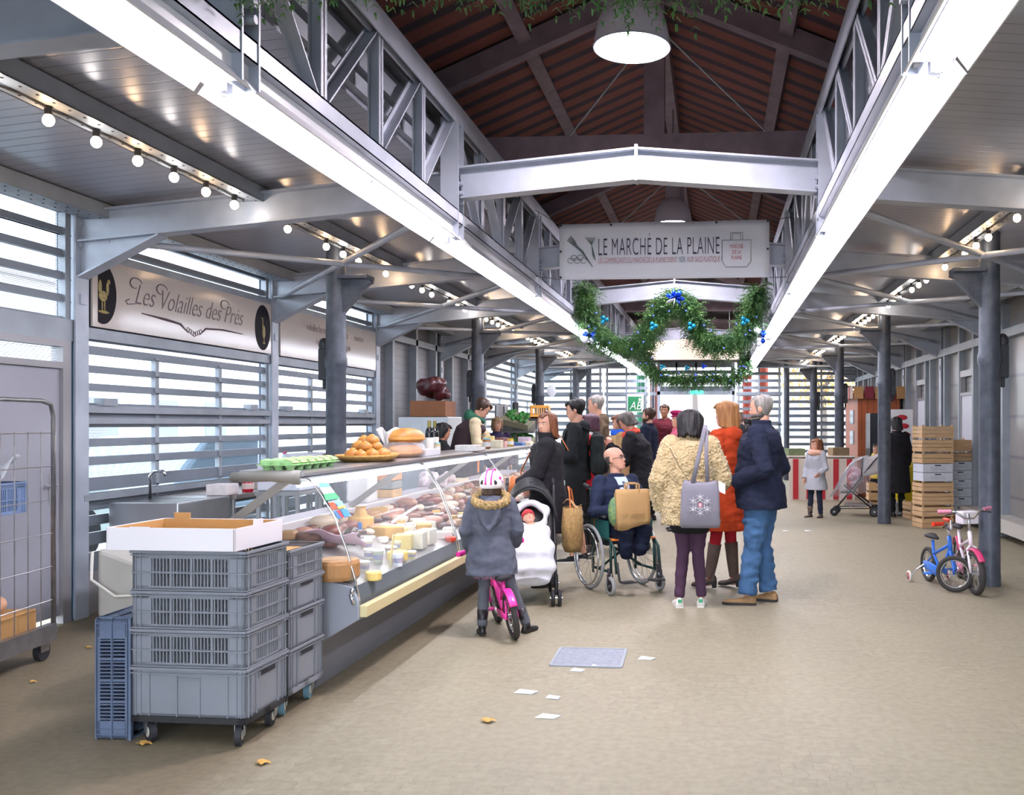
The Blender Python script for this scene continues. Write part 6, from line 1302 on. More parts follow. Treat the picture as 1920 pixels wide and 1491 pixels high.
b = MB(); fr_ = lambda x, z, o_=.0: hm2.up(V(x, .135 + .012 + o_ - max(0, (z - 1.38))*.75 - abs(x)*.25, z))
b.sheet(lambda u_, v_: hm2.front((u_ - .5)*(.03 + .16*v_*(1 - .35*v_)), 1.10 + .37*v_, .006), 10, 12); b.build('shirt_front', mat('pale_blue_shirt', '#b9cbe6', .7), hm2.o, smooth=True, solid=.004)
b = MB(); b.sheet(lambda u_, v_: hm2.front((u_ - .5)*(.045 - .02*v_), 1.12 + .31*v_, .012), 3, 8); b.build('tie', mat('slate_tie', '#46566f', .5, 0, .2, 60), hm2.o, solid=.005)
b = MB()
for sg in (-1, 1): b.sheet(lambda u_, v_: hm2.front(sg*(.012 + .085*v_*(1 - .3*v_) + .035*u_*math.sin(PI*min(1, v_*1.1))), 1.10 + .37*v_, .010 + .004*u_), 3, 12)
b.build('lapel', suit, hm2.o, smooth=True, solid=.006)
R3 = Matrix.Rotation(rzw, 3, 'Z')
def wl(p): q = R3 @ Vector(p); return V(mid.x + q.x, mid.y + q.y, q.z)
# paper bag on his lap
pb = wl((.06, .44, 0)); pb.z = .615; t = thing('paper_bag', 'brown paper carrier bag on the lap of the seated man', 'bag', pb, rzw + PI*.93); bagm = mat('brown_kraft_paper', '#b08c5c', .75, 0, .07, 6, bump=.5, bs=14)
b = MB(); R = []
for z_, sx_, sy_ in ((0, .15, .06), (.06, .155, .07), (.2, .158, .07), (.3, .155, .05), (.34, .15, .04)):
    ring = []
    for q in range(24):
        a = 2*PI*q/24; cx = max(-1, min(1, 1.5*math.cos(a))); cy = max(-1, min(1, 1.5*math.sin(a))); ring.append(V(cx*sx_ + .006*math.sin(13*z_ + q), cy*sy_ + .008*math.sin(23*z_ + 1.7*q), z_ + (.03*math.sin(cx*2.2) if z_ == 0 else 0)))
    R.append(ring)
b.rings(R); b.build('bag_body', bagm, t, smooth=True)
for sy in (-1, 1): b = MB(); b.tube([(-.055, sy*.04, .31), (-.055, sy*.045, .385), (-.04, sy*.045, .395), (.04, sy*.045, .395), (.055, sy*.045, .385), (.055, sy*.04, .31)], [(.008, .003)]*6, 6, side=(1, 0, 0)); b.build('bag_handle', bagm, t)
b = MB(); rq = random.Random(3)
for q in range(26): b.box((-.1 + .0078*q, -.074, .1 + rq.uniform(-.006, .008)), (.0022, .003, rq.uniform(.03, .055)))
b.build('faint_print', mat('faint_print', '#94784e', .8), t)
g_ = wl((.19, .36, 0)); g_.z = .62
b = MB(); b.ell((0, 0, .13), (.07, .07, .14)); o = remesh(b, 'green_bag', mat('green_patterned_cloth', '#2f6a5c', .6, 0, 0, 30, '#8aa05a'), None, .01, 2); o.location = g_; tag(o, 'green and yellow patterned bag held behind the brown paper bag', 'bag')
# ---- child on the pink bike
kid = Person('child in white pink-striped helmet and grey parka astride the pink bike, seen from behind', at(922, 1190), .12, 1.19, vox=.006, childhead=1.25, shw=.175, girth=1.12, hy=-.1, turn=.0,
    arms=[[(-.27, -.0, 1.12), (-.24, .16, .86)], [(.27, .02, 1.12), (.22, .22, .95)]], legs=[[(-.09, .06, .52), (-.10, -.02, .085)], [(.2, .05, .52), (.37, .07, .085)]])
kid.body(); kid.hair(hm['brown'], side_z=.05, back_z=.04, thick=.008, seed=60); kid.trousers(cloth('grey_tights', '#5e6068', .06), t=.012, wr=.006, name='tights')
b = MB(); b.rings([[V(r*math.cos(a), r*.75*math.sin(a), z) * kid.k for a in [2*PI*q/24 for q in range(24)]] for z, r in ((.8, .17), (.70, .195), (.62, .2))]); b.build('floral_skirt', mat('floral_print', '#232a55', .8, 0, 0, 60, '#c98a9c'), kid.o, smooth=True)
kid.top(cloth('slate_parka', '#585b68', .06, .35, 40), lo=.66, t=.055, flare=.06, hood='down', name='parka', wr=.035, st=.04)
b = MB(); c_ = kid.up(V(0, -.06, 1.47)); b.torus(c_, .17*kid.k, .045*kid.k, axis=(0, -.35, 1), n=30); sd = 3
remesh(b, 'fur_trim', mat('tan_fur', '#b79c6c', .95, 0, 0, 30, '#8a7048', bump=.8, bs=90), kid.o, .006, 1, lambda co, no: co + no*.012*(noise.noise(co*60) + .6*noise.noise(co*120)))
b = MB(); b.tube([kid.up(V(-.1, -.19, 1.38)), kid.up(V(-.05, -.22, 1.22)), kid.up(V(0, -.23, 1.15)), kid.up(V(.05, -.22, 1.22)), kid.up(V(.1, -.19, 1.38))], .03*kid.k, 8); b.ell(kid.up(V(0, -.14, 1.32)), (.14*kid.k, .1*kid.k, .17*kid.k)); remesh(b, 'hood', cloth('slate_parka'), kid.o, .008, 3)
kid.shoes(mat('black_leather'), L=.27, shaft=.42, dirs=(.25, -.5))
b = MB(); R = []
for z_, s_ in ((.10, .97), (.125, 1.03), (.16, 1.05), (.195, .98), (.225, .8), (.245, .5), (.252, .1)): R.append([kid.hp((.097*s_*math.cos(a), -.008 + .12*s_*math.sin(a), z_)) for a in [2*PI*q/28 for q in range(28)]])
b.rings(R); hl = b.build('helmet', mat('white_helmet_shell', '#f0ecf0', .25), kid.o, smooth=True)
for x in (-.022, .022):
    b = MB(); pts = [kid.hp((x*1.1, -.008 - .129*math.sin(a), .125 + .139*math.cos(a))) for a in [-1.1 + 2.6*i/16 for i in range(17)]]; b.tube(pts, [(.007*kid.hk, .006)]*17, 6, side=(1, 0, 0)); b.build('pink_stripe', pink, hl, smooth=True)
for x in (-.055, .055):
    b = MB(); b.ell(kid.hp((x, -.112, .155)), (.016*kid.hk, .006, .022*kid.hk), 10, 6, Matrix.Rotation(.5 if x < 0 else -.5, 3, 'Y')); b.build('air_vent', rub, hl, smooth=True)
b = MB(); b.ell(kid.hp((.085, -.06, .19)), (.012, .014, .014)); b.ell(kid.hp((.095, -.03, .16)), (.008, .016, .008)); b.build('pink_print', pink, hl, smooth=True)
for w_ in (0,): b = MB(); q = kid.arms[0]; b.ell(q[2] + V(0, .0, -.02), (.03, .03, .04)); b.build('pink_mitten', pink, kid.o, smooth=True)
# ---- strollers
def stroller(name, lab, loc, rz, fm, fab, hoodm, cover=False, muff=False):
    t = thing(name, lab, 'stroller', loc, rz); W = .21
    for s in (-1, 1):
        x = s*W; b = MB(); b.tube([(x, .36, .1), (x, .1, .42), (x, -.28, .92), (x, -.36, 1.0)], .012, 8); b.tube([(x, -.3, .1), (x, .12, .45), (x, .2, .52)], .012, 8); b.tube([(x, .36, .12), (x, -.28, .14)], .009, 8); b.build('frame_tube', fm, t, smooth=True)
        b = MB(); b.cyl((x, -.35, .99), (x, -.47, 1.03), .017, n=10); b.build('push_grip', rub, t)
        for y, R0 in ((.36, .07), (-.3, .085)):
            for dx in (-.028, .028): wheel(t, (x + dx, y, R0), R0, .016, rub, disc=mat('dark_disc', '#3a3a3e', .5), nm='stroller_wheel', hubr=.014)
    b = MB(); b.tube([(-W, .1, .16), (W, .1, .16)], .009, 8); b.tube([(-W, -.28, .14), (W, -.28, .14)], .009, 8); b.bb(-W, W, -.25, .2, .17, .2); b.build('basket', fab, t)
    b = MB(); b.sheet(lambda u_, v_: V((u_ - .5)*2*(W - .01), (.26 - .4*v_*1.2 - .03*math.sin(PI*u_)*0), (.40 - .04*math.sin(PI*u_)) + (.02 if v_ < .4 else (v_ - .4)*.78)), 8, 12); b.build('seat', fab, t, smooth=True, solid=.012)
    b = MB(); b.sheet(lambda u_, v_: V((W + .015)*math.cos(PI*u_), -.34 + .26*v_ - .03, .72 + .34*math.sin(PI*u_)*(1 - .12*v_) - .06*v_), 18, 8); b.build('hood', hoodm, t, smooth=True, solid=.006)
    b = MB(); b.tube([((W + .02)*math.cos(PI*q/18), .0 - .09, .68 + .31*math.sin(PI*q/18)) for q in range(19)], .012, 8); b.build('hood_rim', rub, t, smooth=True)
    b = MB(); b.sheet(lambda u_, v_: V(.13*(u_ - .5)*2, -.12 + .09*v_, 1.065 - .10*(u_ - .5)**2 * 2 - .012*v_), 6, 4) if 0 else b.ell((0, -.1, 1.03), (.02, .02, .005)); b.build('hood_button', rub, t)
    if cover:
        b = MB(); R = []
        for f_ in range(9):
            a = f_/8; z0 = .25 + .1*a; R.append([V((W + .03)*cc, .44 - .62*a, .30 + .62*math.sin(min(1, a*1.25)*PI/2)*hh + .1*a) for cc, hh in ((-1, .0), (-1, .5), (-.8, .92), (0, 1), (.8, .92), (1, .5), (1, 0))])
        vs = [p for r in R for p in r]; b._add(vs, [(i*7 + j, i*7 + j + 1, (i+1)*7 + j + 1, (i+1)*7 + j) for i in range(8) for j in range(6)]); b._add(R[0], [tuple(range(7))]); b.build('rain_cover', clear('rain_film', '#f4f6fa', .10, .12), t, smooth=False)
        b = MB(); b.tube([(W + .03, .44, .32), (W + .03, .05, .9), (W + .03, -.12, 1.0)], .008, 6); b.tube([(-W - .03, .44, .32), (-W - .03, .05, .9), (-W - .03, -.12, 1.0)], .008, 6); b.build('cover_edge', mat('silver_trim', '#b8bac0', .3, .5), t)
    return t
sp = at(990, 1128); rs = PI + .22; STR = stroller('stroller', 'black stroller with open hood carrying the baby, parked by the glass counter', (sp.x, sp.y + .12, 0), rs, mat('dark_frame', '#2c2c30', .4, .4), mat('black_nylon', '#1b1b1f', .6), mat('black_nylon'))
b = MB(); R = []
for v_, wx, y_, z_, d_ in ((0, .15, .40, .22, .05), (.1, .2, .37, .28, .08), (.3, .205, .30, .40, .09), (.55, .19, .20, .52, .09), (.8, .17, .12, .60, .07), (.95, .15, .07, .64, .04)):
    R.append([V(wx*math.cos(a), y_ + d_*math.sin(a)*.7, z_ + d_*math.sin(a)*.7) for a in [2*PI*q/20 for q in range(20)]])
b.rings(R); b.torus((0, -.06, .74), .135, .035, (0, 1, .8), 24, 8)
o = remesh(b, 'footmuff', mat('white_quilted_nylon', '#cfd0d8', .5), STR, .008, 3, lambda co, no: co + no*.012*math.sin(co.z*42) + no*.008*noise.noise(co*14))
by = thing('baby', 'baby in red patterned hat asleep in the white footmuff of the black stroller', 'person', (sp.x, sp.y + .12, 0), rs)
HB = Matrix.Translation((0, .03, .665)) @ Matrix.Rotation(.75, 4, 'X') @ Matrix.Rotation(.25, 4, 'Y')
b = MB(); b.T = HB @ Matrix.Scale(.62, 4); R = [[V(rx*1.05*math.cos(a), cy*.6 + ry*math.sin(a)*.93, z) for a in [2*PI*q/20 for q in range(20)]] for z, cy, rx, ry in HEAD]; b.rings(R); b.ell((0, .09, .085), (.011, .013, .011)); b.ell((.075, 0, .1), (.012, .02, .028)); b.ell((-.075, 0, .1), (.012, .02, .028)); b.ell((0, -.02, -.08), (.1, .07, .12))
remesh(b, 'body', skinm, by, .004, 2)
b = MB(); b.T = HB @ Matrix.Scale(.62, 4); b.rings([[V((rx + .014)*math.cos(a), cy*.6 + (ry + .014)*math.sin(a), z) for a in [2*PI*q/24 for q in range(24)]] for z, cy, rx, ry in ((.135, -.004, .08, .098), (.16, -.005, .079, .097), (.2, -.01, .07, .085), (.23, -.012, .045, .055), (.25, -.01, .01, .012))]); b.ell((0, 0, .262), (.018, .018, .015)); b.build('hat', mat('red_knit', '#b3202c', .9, 0, 0, 60, '#c84850', bump=.4, bs=80), by, smooth=True)
b = MB(); b.T = HB @ Matrix.Scale(.62, 4)
for sg in (-1, 1): b.tube([(sg*.015, .096, .118), (sg*.03, .095, .114), (sg*.045, .085, .118)], .003, 5)
b.build('closed_eyes', eyed, by); b = MB(); b.T = HB @ Matrix.Scale(.62, 4); b.ell((0, .09, .05), (.015, .006, .005)); b.build('lips', lipm, by)
sp2 = at(1607, 966); s2 = stroller('stroller', 'grey stroller under a clear rain cover by the iron column', (sp2.x, sp2.y, 0), 1.35, mat('dark_frame'), mat('taupe_nylon', '#807a78', .6), mat('light_taupe_nylon', '#a09a98', .6), cover=True)
b = MB()
for q in range(6): b.ell((.05*math.sin(q*2), .02*math.cos(q), .05 + .045*q), (.1, .08, .05), 10, 6)
o = remesh(b, 'blanket', mat('red_white_blanket', '#b86a78', .8, 0, 0, 14, '#ddd0d4'), None, .01, 2); o.location = (sp2.x - .02, sp2.y, .5); tag(o, 'red and white blanket bundled in the rain-covered stroller', 'blanket')
# ---- bags people carry
def strap_bag(): pass
# grey tote with a snowflake on the fur jacket
k_ = fur_woman; tp = k_.o.location; tw = thing('tote_bag', 'grey cotton tote bag with white snowflake print hanging on the fur jacket', 'bag', (tp.x + .09, tp.y - .29, .70), .02); totem = mat('grey_canvas', '#7a7782', .8, 0, .05, 6, bump=.35, bs=9)
b = MB(); R = []
for z_, w_, d_ in ((0, .155, .02), (.03, .165, .04), (.15, .160, .05), (.3, .155, .045), (.36, .14, .035), (.38, .13, .02)): R.append([V(w_*max(-1, min(1, 1.25*math.cos(a))), d_*math.sin(a), z_ + (.012*math.cos(2*a) if z_ > .35 else 0)) for a in [2*PI*q/24 for q in range(24)]])
b.rings(R); b.build('bag_body', totem, tw, smooth=True)
b = MB(); b.tube([(-.06, -.02, .36), (-.02, -.02, .55), (.03, .0, .78), (.045, .04, .84)], [(.018, .004)]*4, 8, side=(1, 0, 0)); b.tube([(.06, -.01, .36), (.05, .0, .6), (.05, .02, .82)], [(.016, .004)]*3, 8, side=(1, 0, 0)); b.build('shoulder_strap', totem, tw, smooth=True)
snow = mat('white_print', '#f2f0f6', .7); b = MB(); cz, yy_ = .19, -.052
def ln_(x0, z0, x1, z1, w=.0022): b.bar((x0, yy_, cz + z0), (x1, yy_, cz + z1), w, .003, up=(0, 1, 0)) if (x1 - x0)**2 + (z1 - z0)**2 > 1e-8 else None
hx = [(.04*math.sin(PI/3*i), .04*math.cos(PI/3*i)) for i in range(6)]
for i in range(6):
    a = PI/3*i; p, q = hx[i], hx[(i+1) % 6]; ln_(*p, *q); o_ = (.066*math.sin(a), .066*math.cos(a)); ln_(*p, *o_)
    for j in range(9): e = a - 2.2 + 4.4*j/8; L_ = .034 if j % 2 == 0 else .018; ln_(o_[0], o_[1], o_[0] + L_*math.sin(e), o_[1] + L_*math.cos(e), .0016)
    for s in (-1, 1): ln_(p[0], p[1], p[0] + .03*math.sin(a + s*.75), p[1] + .03*math.cos(a + s*.75), .0016)
b.build('snowflake_print', snow, tw)
b = MB(); b.box((0, -.053, .192), (.03, .003, .03)); lg = b.build('logo_patch', mat('pink_red_patch', '#d8586a', .7), tw); b = MB()
for q in range(3): b.box((0, -.0555, .2 - .008*q), (.02, .002, .004))
b.build('logo_print', snow, lg); b = MB(); b.box((0, -.054, .168), (.028, .002, .005)); b.build('caption_print', snow, tw)
b = MB(); b.sheet(lambda u_, v_: V(.055*u_, -.01*math.sin(3*u_), .085*v_ - .025*u_), 5, 4); solo(b, 'leaflet', mat('white_paper', '#eef0f6', .7), 'white folded leaflet held by the right sleeve of the fur jacket', 'leaflet', (tp.x + .24, tp.y - .28, 1.0), solid=.002)
b = MB(); b.tube([(-.16, -.24, 1.25), (-.08, -.29, 1.1), (0, -.3, .98)], .004, 5); o = b.build('chain_strap', mat('bronze_chain', '#77654a', .4, .6), None); o.location = (tp.x, tp.y, .1); tag(o, 'thin bronze chain strap across the back of the fur jacket', 'strap')
# teen's backpack
tp = teen.o.location; Rz = Matrix.Rotation(teen.o.rotation_euler.z, 4, 'Z'); bp = thing('backpack', 'black and grey backpack worn by the dark-haired teenager', 'backpack', tp, teen.o.rotation_euler.z); bpm = cloth('charcoal_nylon', '#25292a', .1, .3, 30)
b = MB(); b.ell((0, -.235, 1.30), (.15, .09, .17)); b.ell((0, -.25, 1.12), (.165, .11, .17)); b.bb(-.13, .13, -.31, -.17, 1.0, 1.42); remesh(b, 'pack_body', bpm, bp, .012, 4)
b = MB(); b.ell((0, -.335, 1.10), (.11, .04, .11)); remesh(b, 'front_pocket', cloth('black_nylon_pocket', '#1a1b20'), bp, .01, 2)
for s in (-1, 1): b = MB(); b.tube([(s*.11, -.2, 1.46), (s*.13, -.05, 1.53), (s*.135, .1, 1.47), (s*.15, .14, 1.35), (s*.16, .08, 1.18), (s*.13, -.14, 1.02)], [(.026, .008)]*6, 8, side=(1, 0, 0)); b.build('shoulder_strap', bpm, bp, smooth=True)
# orange shoulder bag of the woman in black
tp = coat_woman.o.location; hb_ = thing('handbag', 'tan leather shoulder bag with orange strap on the woman in black', 'bag', tp, coat_woman.o.rotation_euler.z); tan = mat('tan_leather', '#b5642c', .45)
b = MB(); b.ell((-.06, .31, .96), (.13, .07, .10)); remesh(b, 'bag_body', tan, hb_, .009, 3); b = MB(); b.tube([(-.1, .26, 1.0), (.06, .25, 1.1), (.2, .16, 1.28), (.2, .0, 1.42), (.12, -.12, 1.44), (-.04, -.2, 1.3)], [(.016, .004)]*6, 8, side=(0, 0, 1)); b.build('shoulder_strap', tan, hb_, smooth=True)
# straw bag hanging on the stroller
b = MB(); b.lathe([(.1, 0), (.13, .05), (.14, .22), (.12, .4), (.115, .4), (.13, .22), (.09, .01)], n=22); b.v = [V(p.x*.7, p.y*1.1, p.z) for p in b.v]; t = thing('straw_bag', 'woven straw basket bag hanging on the right of the black stroller', 'bag', (sp.x + .34, sp.y + .32, .4)); b.build('basket_body', mat('woven_straw', '#957648', .85, 0, .25, 40, bump=.8, bs=60), t, smooth=True); b = MB(); b.tube([(0, -.1, .38), (-.02, -.06, .55), (-.04, 0, .58), (-.02, .06, .55), (0, .1, .38)], .008, 8); b.build('bag_handle', mat('tan_leather'), t)
b = MB(); b.sheet(lambda u_, v_: V(.16*(u_-.5), .1*(v_-.5), .04*math.sin(6*u_)), 6, 4); solo(b, 'paper_wrap', mat('brown_kraft_paper'), 'crumpled kraft paper sticking out of the straw basket bag', 'paper', (sp.x + .34, sp.y + .32, .83), solid=.003, smooth=True)
# bag of the youth
tp = maroon.o.location; t = thing('paper_bag', 'brown carrier bag with green label held by the youth in maroon hoodie', 'bag', (tp.x + .32, tp.y - .1, .45), 0); b = MB(); b.bb(-.13, .13, -.06, .06, 0, .42); b.build('bag_body', bagm, t, bevel=.02); b = MB(); b.bb(-.13, -.05, -.066, -.06, .15, .33); b.build('green_label', mat('lime_label', '#9cc84a', .6), t)
for sx in (-1,): b = MB(); b.tube([(-.05, 0, .42), (-.05, 0, .5), (.05, 0, .5), (.05, 0, .42)], .005, 6); b.build('bag_handle', bagm, t)
tp = stoop.o.location; b = MB(); b.ell((0, 0, 0), (.03, .11, .16)); o = remesh(b, 'shoulder_bag', mat('mauve_leather', '#6a6478', .5), None, .012, 2); o.location = (tp.x - .33, tp.y - .2, 1.02); tag(o, 'small mauve shoulder bag at the side of the stooping woman', 'bag')
# ------------------------------------------------------------------ banners and signs
banm = mat('white_vinyl', '#ecf2ff', .45, 0, .03, 1.5, bump=.15, bs=1.5); inkm = mat('dark_violet_ink', '#3d3350', .6); redi = mat('faded_red_ink', '#c99aa4', .6)
yB = 9.83; x0, z1 = ad(1048, 417, 9.9).x, ad(1048, 420, 9.9).z; x1 = ad(1443, 413, 9.75).x; z1b = ad(1443, 413, 9.8).z; z0 = ad(1048, 524, 9.9).z
Wb, Hb = x1 - x0, z1 - z0; bn = thing('market_banner', 'white market banner with dark lettering strung between the two trusses', 'banner', ((x0 + x1)/2, yB, (z0 + z1)/2))
b = MB(); b.sheet(lambda u_, v_: V((u_ - .5)*Wb, .012*math.sin(5*u_ + 3*v_) + .01*math.sin(2*u_*v_*6), (v_ - .5)*Hb + .02*u_*v_), 30, 10); b.build('banner_sheet', banm, bn, smooth=True, solid=.003)
fx = lambda f: (f - .5)*Wb
text_fit('LE MARCHÉ DE LA PLAINE', fx(.19), fx(.765), .27, inkm, bn, -.026, .035, ext=.001, off=-.003, spacing=1.1)
text_fit('LES COMMERÇANTS DU MARCHÉ DE LA PLAINE DISENT', fx(.19), fx(.565), .085, redi, bn, -.026, -.105, ext=.001); text_fit('NON', fx(.575), fx(.602), .09, mat('teal_ink', '#6a8a9c', .6), bn, -.026, -.105, ext=.001); text_fit('AUX SACS PLASTIQUE !', fx(.612), fx(.775), .085, redi, bn, -.026, -.105, ext=.001)
def sketch(lines, m, par, y=-.026, r=.0035, nm='drawing'):
    b = MB()
    for L in lines: b.tube([(x, y, z) for x, z in L], r, 4)
    return b.build(nm, m, par)
rr = random.Random(2); L = []
bx_ = -Wb/2 + .07
for i in range(9): L.append([(bx_ + .02 + .01*i, .17 - .012*abs(i - 4)), (bx_ + .1 + .004*i, .06), (bx_ + .17 + .003*i, 0), (bx_ + .3, -.17)])
for i in range(6): L.append([(bx_ + .22 + .022*i, .15), (bx_ + .29, .07), (bx_ + .3 + .004*i, -.04), (bx_ + .33, -.1)])
for i in range(5): c = (bx_ + .06 + .035*i, -.1 + .03*(i % 2)); L.append([(c[0] + .035*math.cos(a), c[1] + .03*math.sin(a)) for a in [q*.7 for q in range(9)]])
sketch(L, mat('sketch_ink', '#7a8a8c', .6), bn, nm='vegetable_drawing')
bx2 = Wb/2 - .35; sketch([[(bx2 - .16, .10), (bx2 + .15, .10), (bx2 + .15, -.13), (bx2 + .1, -.19), (bx2 - .12, -.19), (bx2 - .16, -.12), (bx2 - .16, .10)], [(bx2 - .07, .1), (bx2 - .07, .18), (bx2 + .06, .18), (bx2 + .06, .1)], [(bx2 - .05, .1), (bx2 - .05, .17), (bx2 + .04, .17), (bx2 + .04, .1)]], mat('sketch_ink'), bn, nm='bag_drawing')
for q, w_ in enumerate(('MARCHÉ', 'DE LA', 'PLAINE')): text(w_, .06, mat('faded_red', '#c4707c', .6), bn, name='bag_lettering', loc=(bx2 - .005, -.026, .03 - .06*q), sx=.6, ext=.001)
b = MB()
for x, z in [(-Wb/2 + .02, Hb/2 - .02), (-Wb/4, Hb/2 - .02), (Wb/4, Hb/2 - .01), (Wb/2 - .02, Hb/2 - .0), (Wb/2 - .02, .0), (-Wb/2 + .02, 0), (-Wb/2 + .02, -Hb/2 + .02)]: b.lathe([(.012, -.006), (.012, .006)], (x, -.03, z), 10, axis=(0, 1, 0))
b.build('eyelets', mat('dark_eyelet', '#2b2838', .5), bn)
b = MB()
for (xa, za, xb, zb) in ((-Wb/2, Hb/2, TL - bn.location.x, .5), (-Wb/2, -Hb/2, TL - bn.location.x, -.25), (Wb/2, Hb/2, TR - bn.location.x, .35), (Wb/2, -Hb/2, TR - bn.location.x, -.3)): b.cyl((xa, 0, za), (xb, 0, zb), .004, n=5)
b.build('tie_cord', mat('cord_grey'), bn)
# poultry signs on the left wall (glossy beige panels facing +X)
signm = mat('glossy_beige_board', '#b8aea6', .15, 0, .02, 2); cop = mat('copper_ink', '#55454f', .4)
def wall_sign(y0, y1, lab):
    t = thing('wall_sign', lab, 'sign', (XL + .075, (y0 + y1)/2, 2.62)); b = MB(); b.box((0, 0, 0), (.02, y1 - y0, .56)); b.build('board', signm, t, bevel=.002); return t
RS = (PI/2, 0, PI/2)
s1 = wall_sign(FY[2] + .12, FY[3] - .1, 'glossy beige poultry shop sign with script lettering and two dark ovals')
text('Les Volailles des Prés', .26, cop, s1, loc=(.013, -.06, .05), rot=RS, shear=.45, sx=.80, ext=.001, off=-.004)
def tw(q):
    o = text(q, .26, cop, None, shear=.45, align='LEFT', off=-.004); xs = [v.co.x for v in o.data.vertices]; bpy.data.objects.remove(o); return max(xs) * .8
W0 = tw('Les Volailles des Prés'); b = MB()
for pre in ('', 'Les V', 'Les Volailles des P'):
    yc = -.06 - W0/2 + (tw(pre) - .15 if pre else 0.0); b.tube([(.013, yc + .03 + (.10 - .012*a)*math.cos(a + .3), .14 + (.065 - .007*a)*math.sin(a + .3)) for a in [5.0*i/18 for i in range(19)]], [.0025 + .003*math.sin(PI*i/18) for i in range(19)], 6)
b.tube([(.013, -.06 - W0/2 + .02, -.03), (.013, -.06 - W0/2 - .07, -.045), (.013, -.06 - W0/2 - .1, -.02), (.013, -.06 - W0/2 - .05, .0)], .004, 6); b.build('letter_flourish', cop, s1)
b = MB(); b.tube([(.013, -.85, -.10), (.013, -.5, -.115), (.013, -.28, -.13), (.013, -.15, -.2)], [.004, .012, .01, .003], 6); b.tube([(.013, .85, -.115), (.013, .45, -.11), (.013, .15, -.13), (.013, .05, -.2)], [.004, .01, .01, .003], 6)
for q in range(7): b.torus((.013, -.15 + .035*q, -.17 - .012*(3 - abs(q - 3))), .022, .003, (1, 0, 0), 12, 4)
b.build('scroll_ornament', cop, s1)
darkov = mat('black_oval', '#17131c', .6, spec=.15)
for yy, sc in ((-1.36, 1.0), (1.28, 1.0)):
    pts = [(.17*math.cos(a), .25*math.sin(a)) for a in [2*PI*q/36 for q in range(36)]]
    if yy < 0: pts = [(max(x, -.055), z) for x, z in pts]
    b = MB(); b.prism(pts, (.003, 0, 0), o=(.011, yy, 0), ux=(0, 1, 0)); ov = b.build('dark_oval', darkov, s1)
    b = MB(); gold = mat('golden_bird', '#a8925a', .5, 0, 0, 40, '#6f6a3c')
    if yy < 0: # cockerel
        for e in (((.016, yy + .0, -.02), (.004, .055, .045)), ((.016, yy + .055, .05), (.004, .018, .06)), ((.016, yy + .07, .105), (.004, .02, .02)), ((.016, yy - .035, .05), (.004, .022, .06)), ((.016, yy + .02, -.1), (.004, .007, .045)), ((.016, yy - .01, -.1), (.004, .007, .045)), ((.016, yy + .01, -.15), (.004, .07, .014))): b.ell(e[0], e[1], 10, 6)
    else: # goose
        for e in (((.016, yy + .015, -.05), (.004, .035, .075)), ((.016, yy - .01, .04), (.004, .009, .06)), ((.016, yy - .02, .1), (.004, .018, .012)), ((.016, yy + .02, -.14), (.004, .008, .04)), ((.016, yy + .02, -.17), (.004, .03, .01))): b.ell(e[0], e[1], 10, 6)
    b.build('gold_bird', gold, ov, smooth=True)
s2 = wall_sign(FY[3] + .12, FY[4] - .1, 'glossy beige sign with two lines of small poultry words, behind the iron column')
pink_i = mat('mauve_ink', '#8f7f80', .5)
text('volailles fermières   -   pintades   -   canettes', .125, pink_i, s2, loc=(.013, .1, .13), rot=RS, ext=.001, sx=.8); text('caille    -    oeuf    -    lapin', .125, pink_i, s2, loc=(.013, .0, -.03), rot=RS, ext=.001, sx=.8)
# pale board hung far down the aisle
zc = 22.3; a_, c_ = ad(1212, 626, zc), ad(1386, 674, zc - .2); t = thing('hanging_board', 'pale peach board hung across the aisle behind the fir garlands', 'board', ((a_.x + c_.x)/2, a_.y, (a_.z + c_.z)/2)); b = MB(); b.box((0, 0, 0), (c_.x - a_.x, .03, a_.z - c_.z)); b.build('board', mat('peach_white', '#f4e2d8', .6), t, bevel=.004)
b = MB()
for s in (-1, 1): b.cyl((s*.9, 0, .3), (s*.9, 0, ZR - SL*1.0 - t.location.z), .006, n=6)
b.build('hanger', steel, t); b = MB(); b.torus((-.35, -.018, .02), .07, .008, (0, 1, 0), 24, 6); b.build('round_mark', mat('faint_mark', '#e3cdc4', .6), t)
# green and white AB sign
zc = 24.6; a_, c_ = ad(1177, 740, zc), ad(1206, 772, zc); t = thing('organic_sign', 'green and white square AB sign hanging before the end wall', 'sign', ((a_.x + c_.x)/2, a_.y, (a_.z + c_.z)/2)); w_ = c_.x - a_.x; h_ = a_.z - c_.z
b = MB(); b.box((0, 0, 0), (w_*1.08, .02, h_*1.06)); b.build('board', mat('white_enamel'), t); b = MB(); b.box((-.02, -.012, -.02), (w_*.86, .006, h_*.84)); b.build('green_field', mat('organic_green', '#1f8a55', .5), t)
text('AB', .31, mat('pure_white', '#f5f6f4', .5), t, loc=(-.0, -.018, -.08), shear=.25, ext=.001, sx=.85); b = MB(); b.prism([(.1, .07), (.15, .05), (.22, .13), (.17, .11), (.13, .15)], (0, .004, 0), o=(-.02, -.02, 0)); b.build('leaf_mark', mat('pure_white'), t)
b = MB(); b.cyl((-.15, 0, h_*.5), (-.15, 0, 3.3 - t.location.z), .004, n=5); b.cyl((.15, 0, h_*.5), (.15, 0, 3.3 - t.location.z), .004, n=5); b.build('hanging_wire', steel, t)
b = MB(); zc = 21; p = ad(1029, 733, zc); b.lathe([(.001, .0), (.13, .014), (.14, .02), (.13, .025), (.001, .014)], n=28, axis=(.75, -.6, .1)); solo(b, 'wall_fan', mat('fan_white', '#d4d8e2', .4), 'round white disc fixed beside the dark iron column near the end wall', 'dish', p + V(.05, 0, 0), smooth='auto')
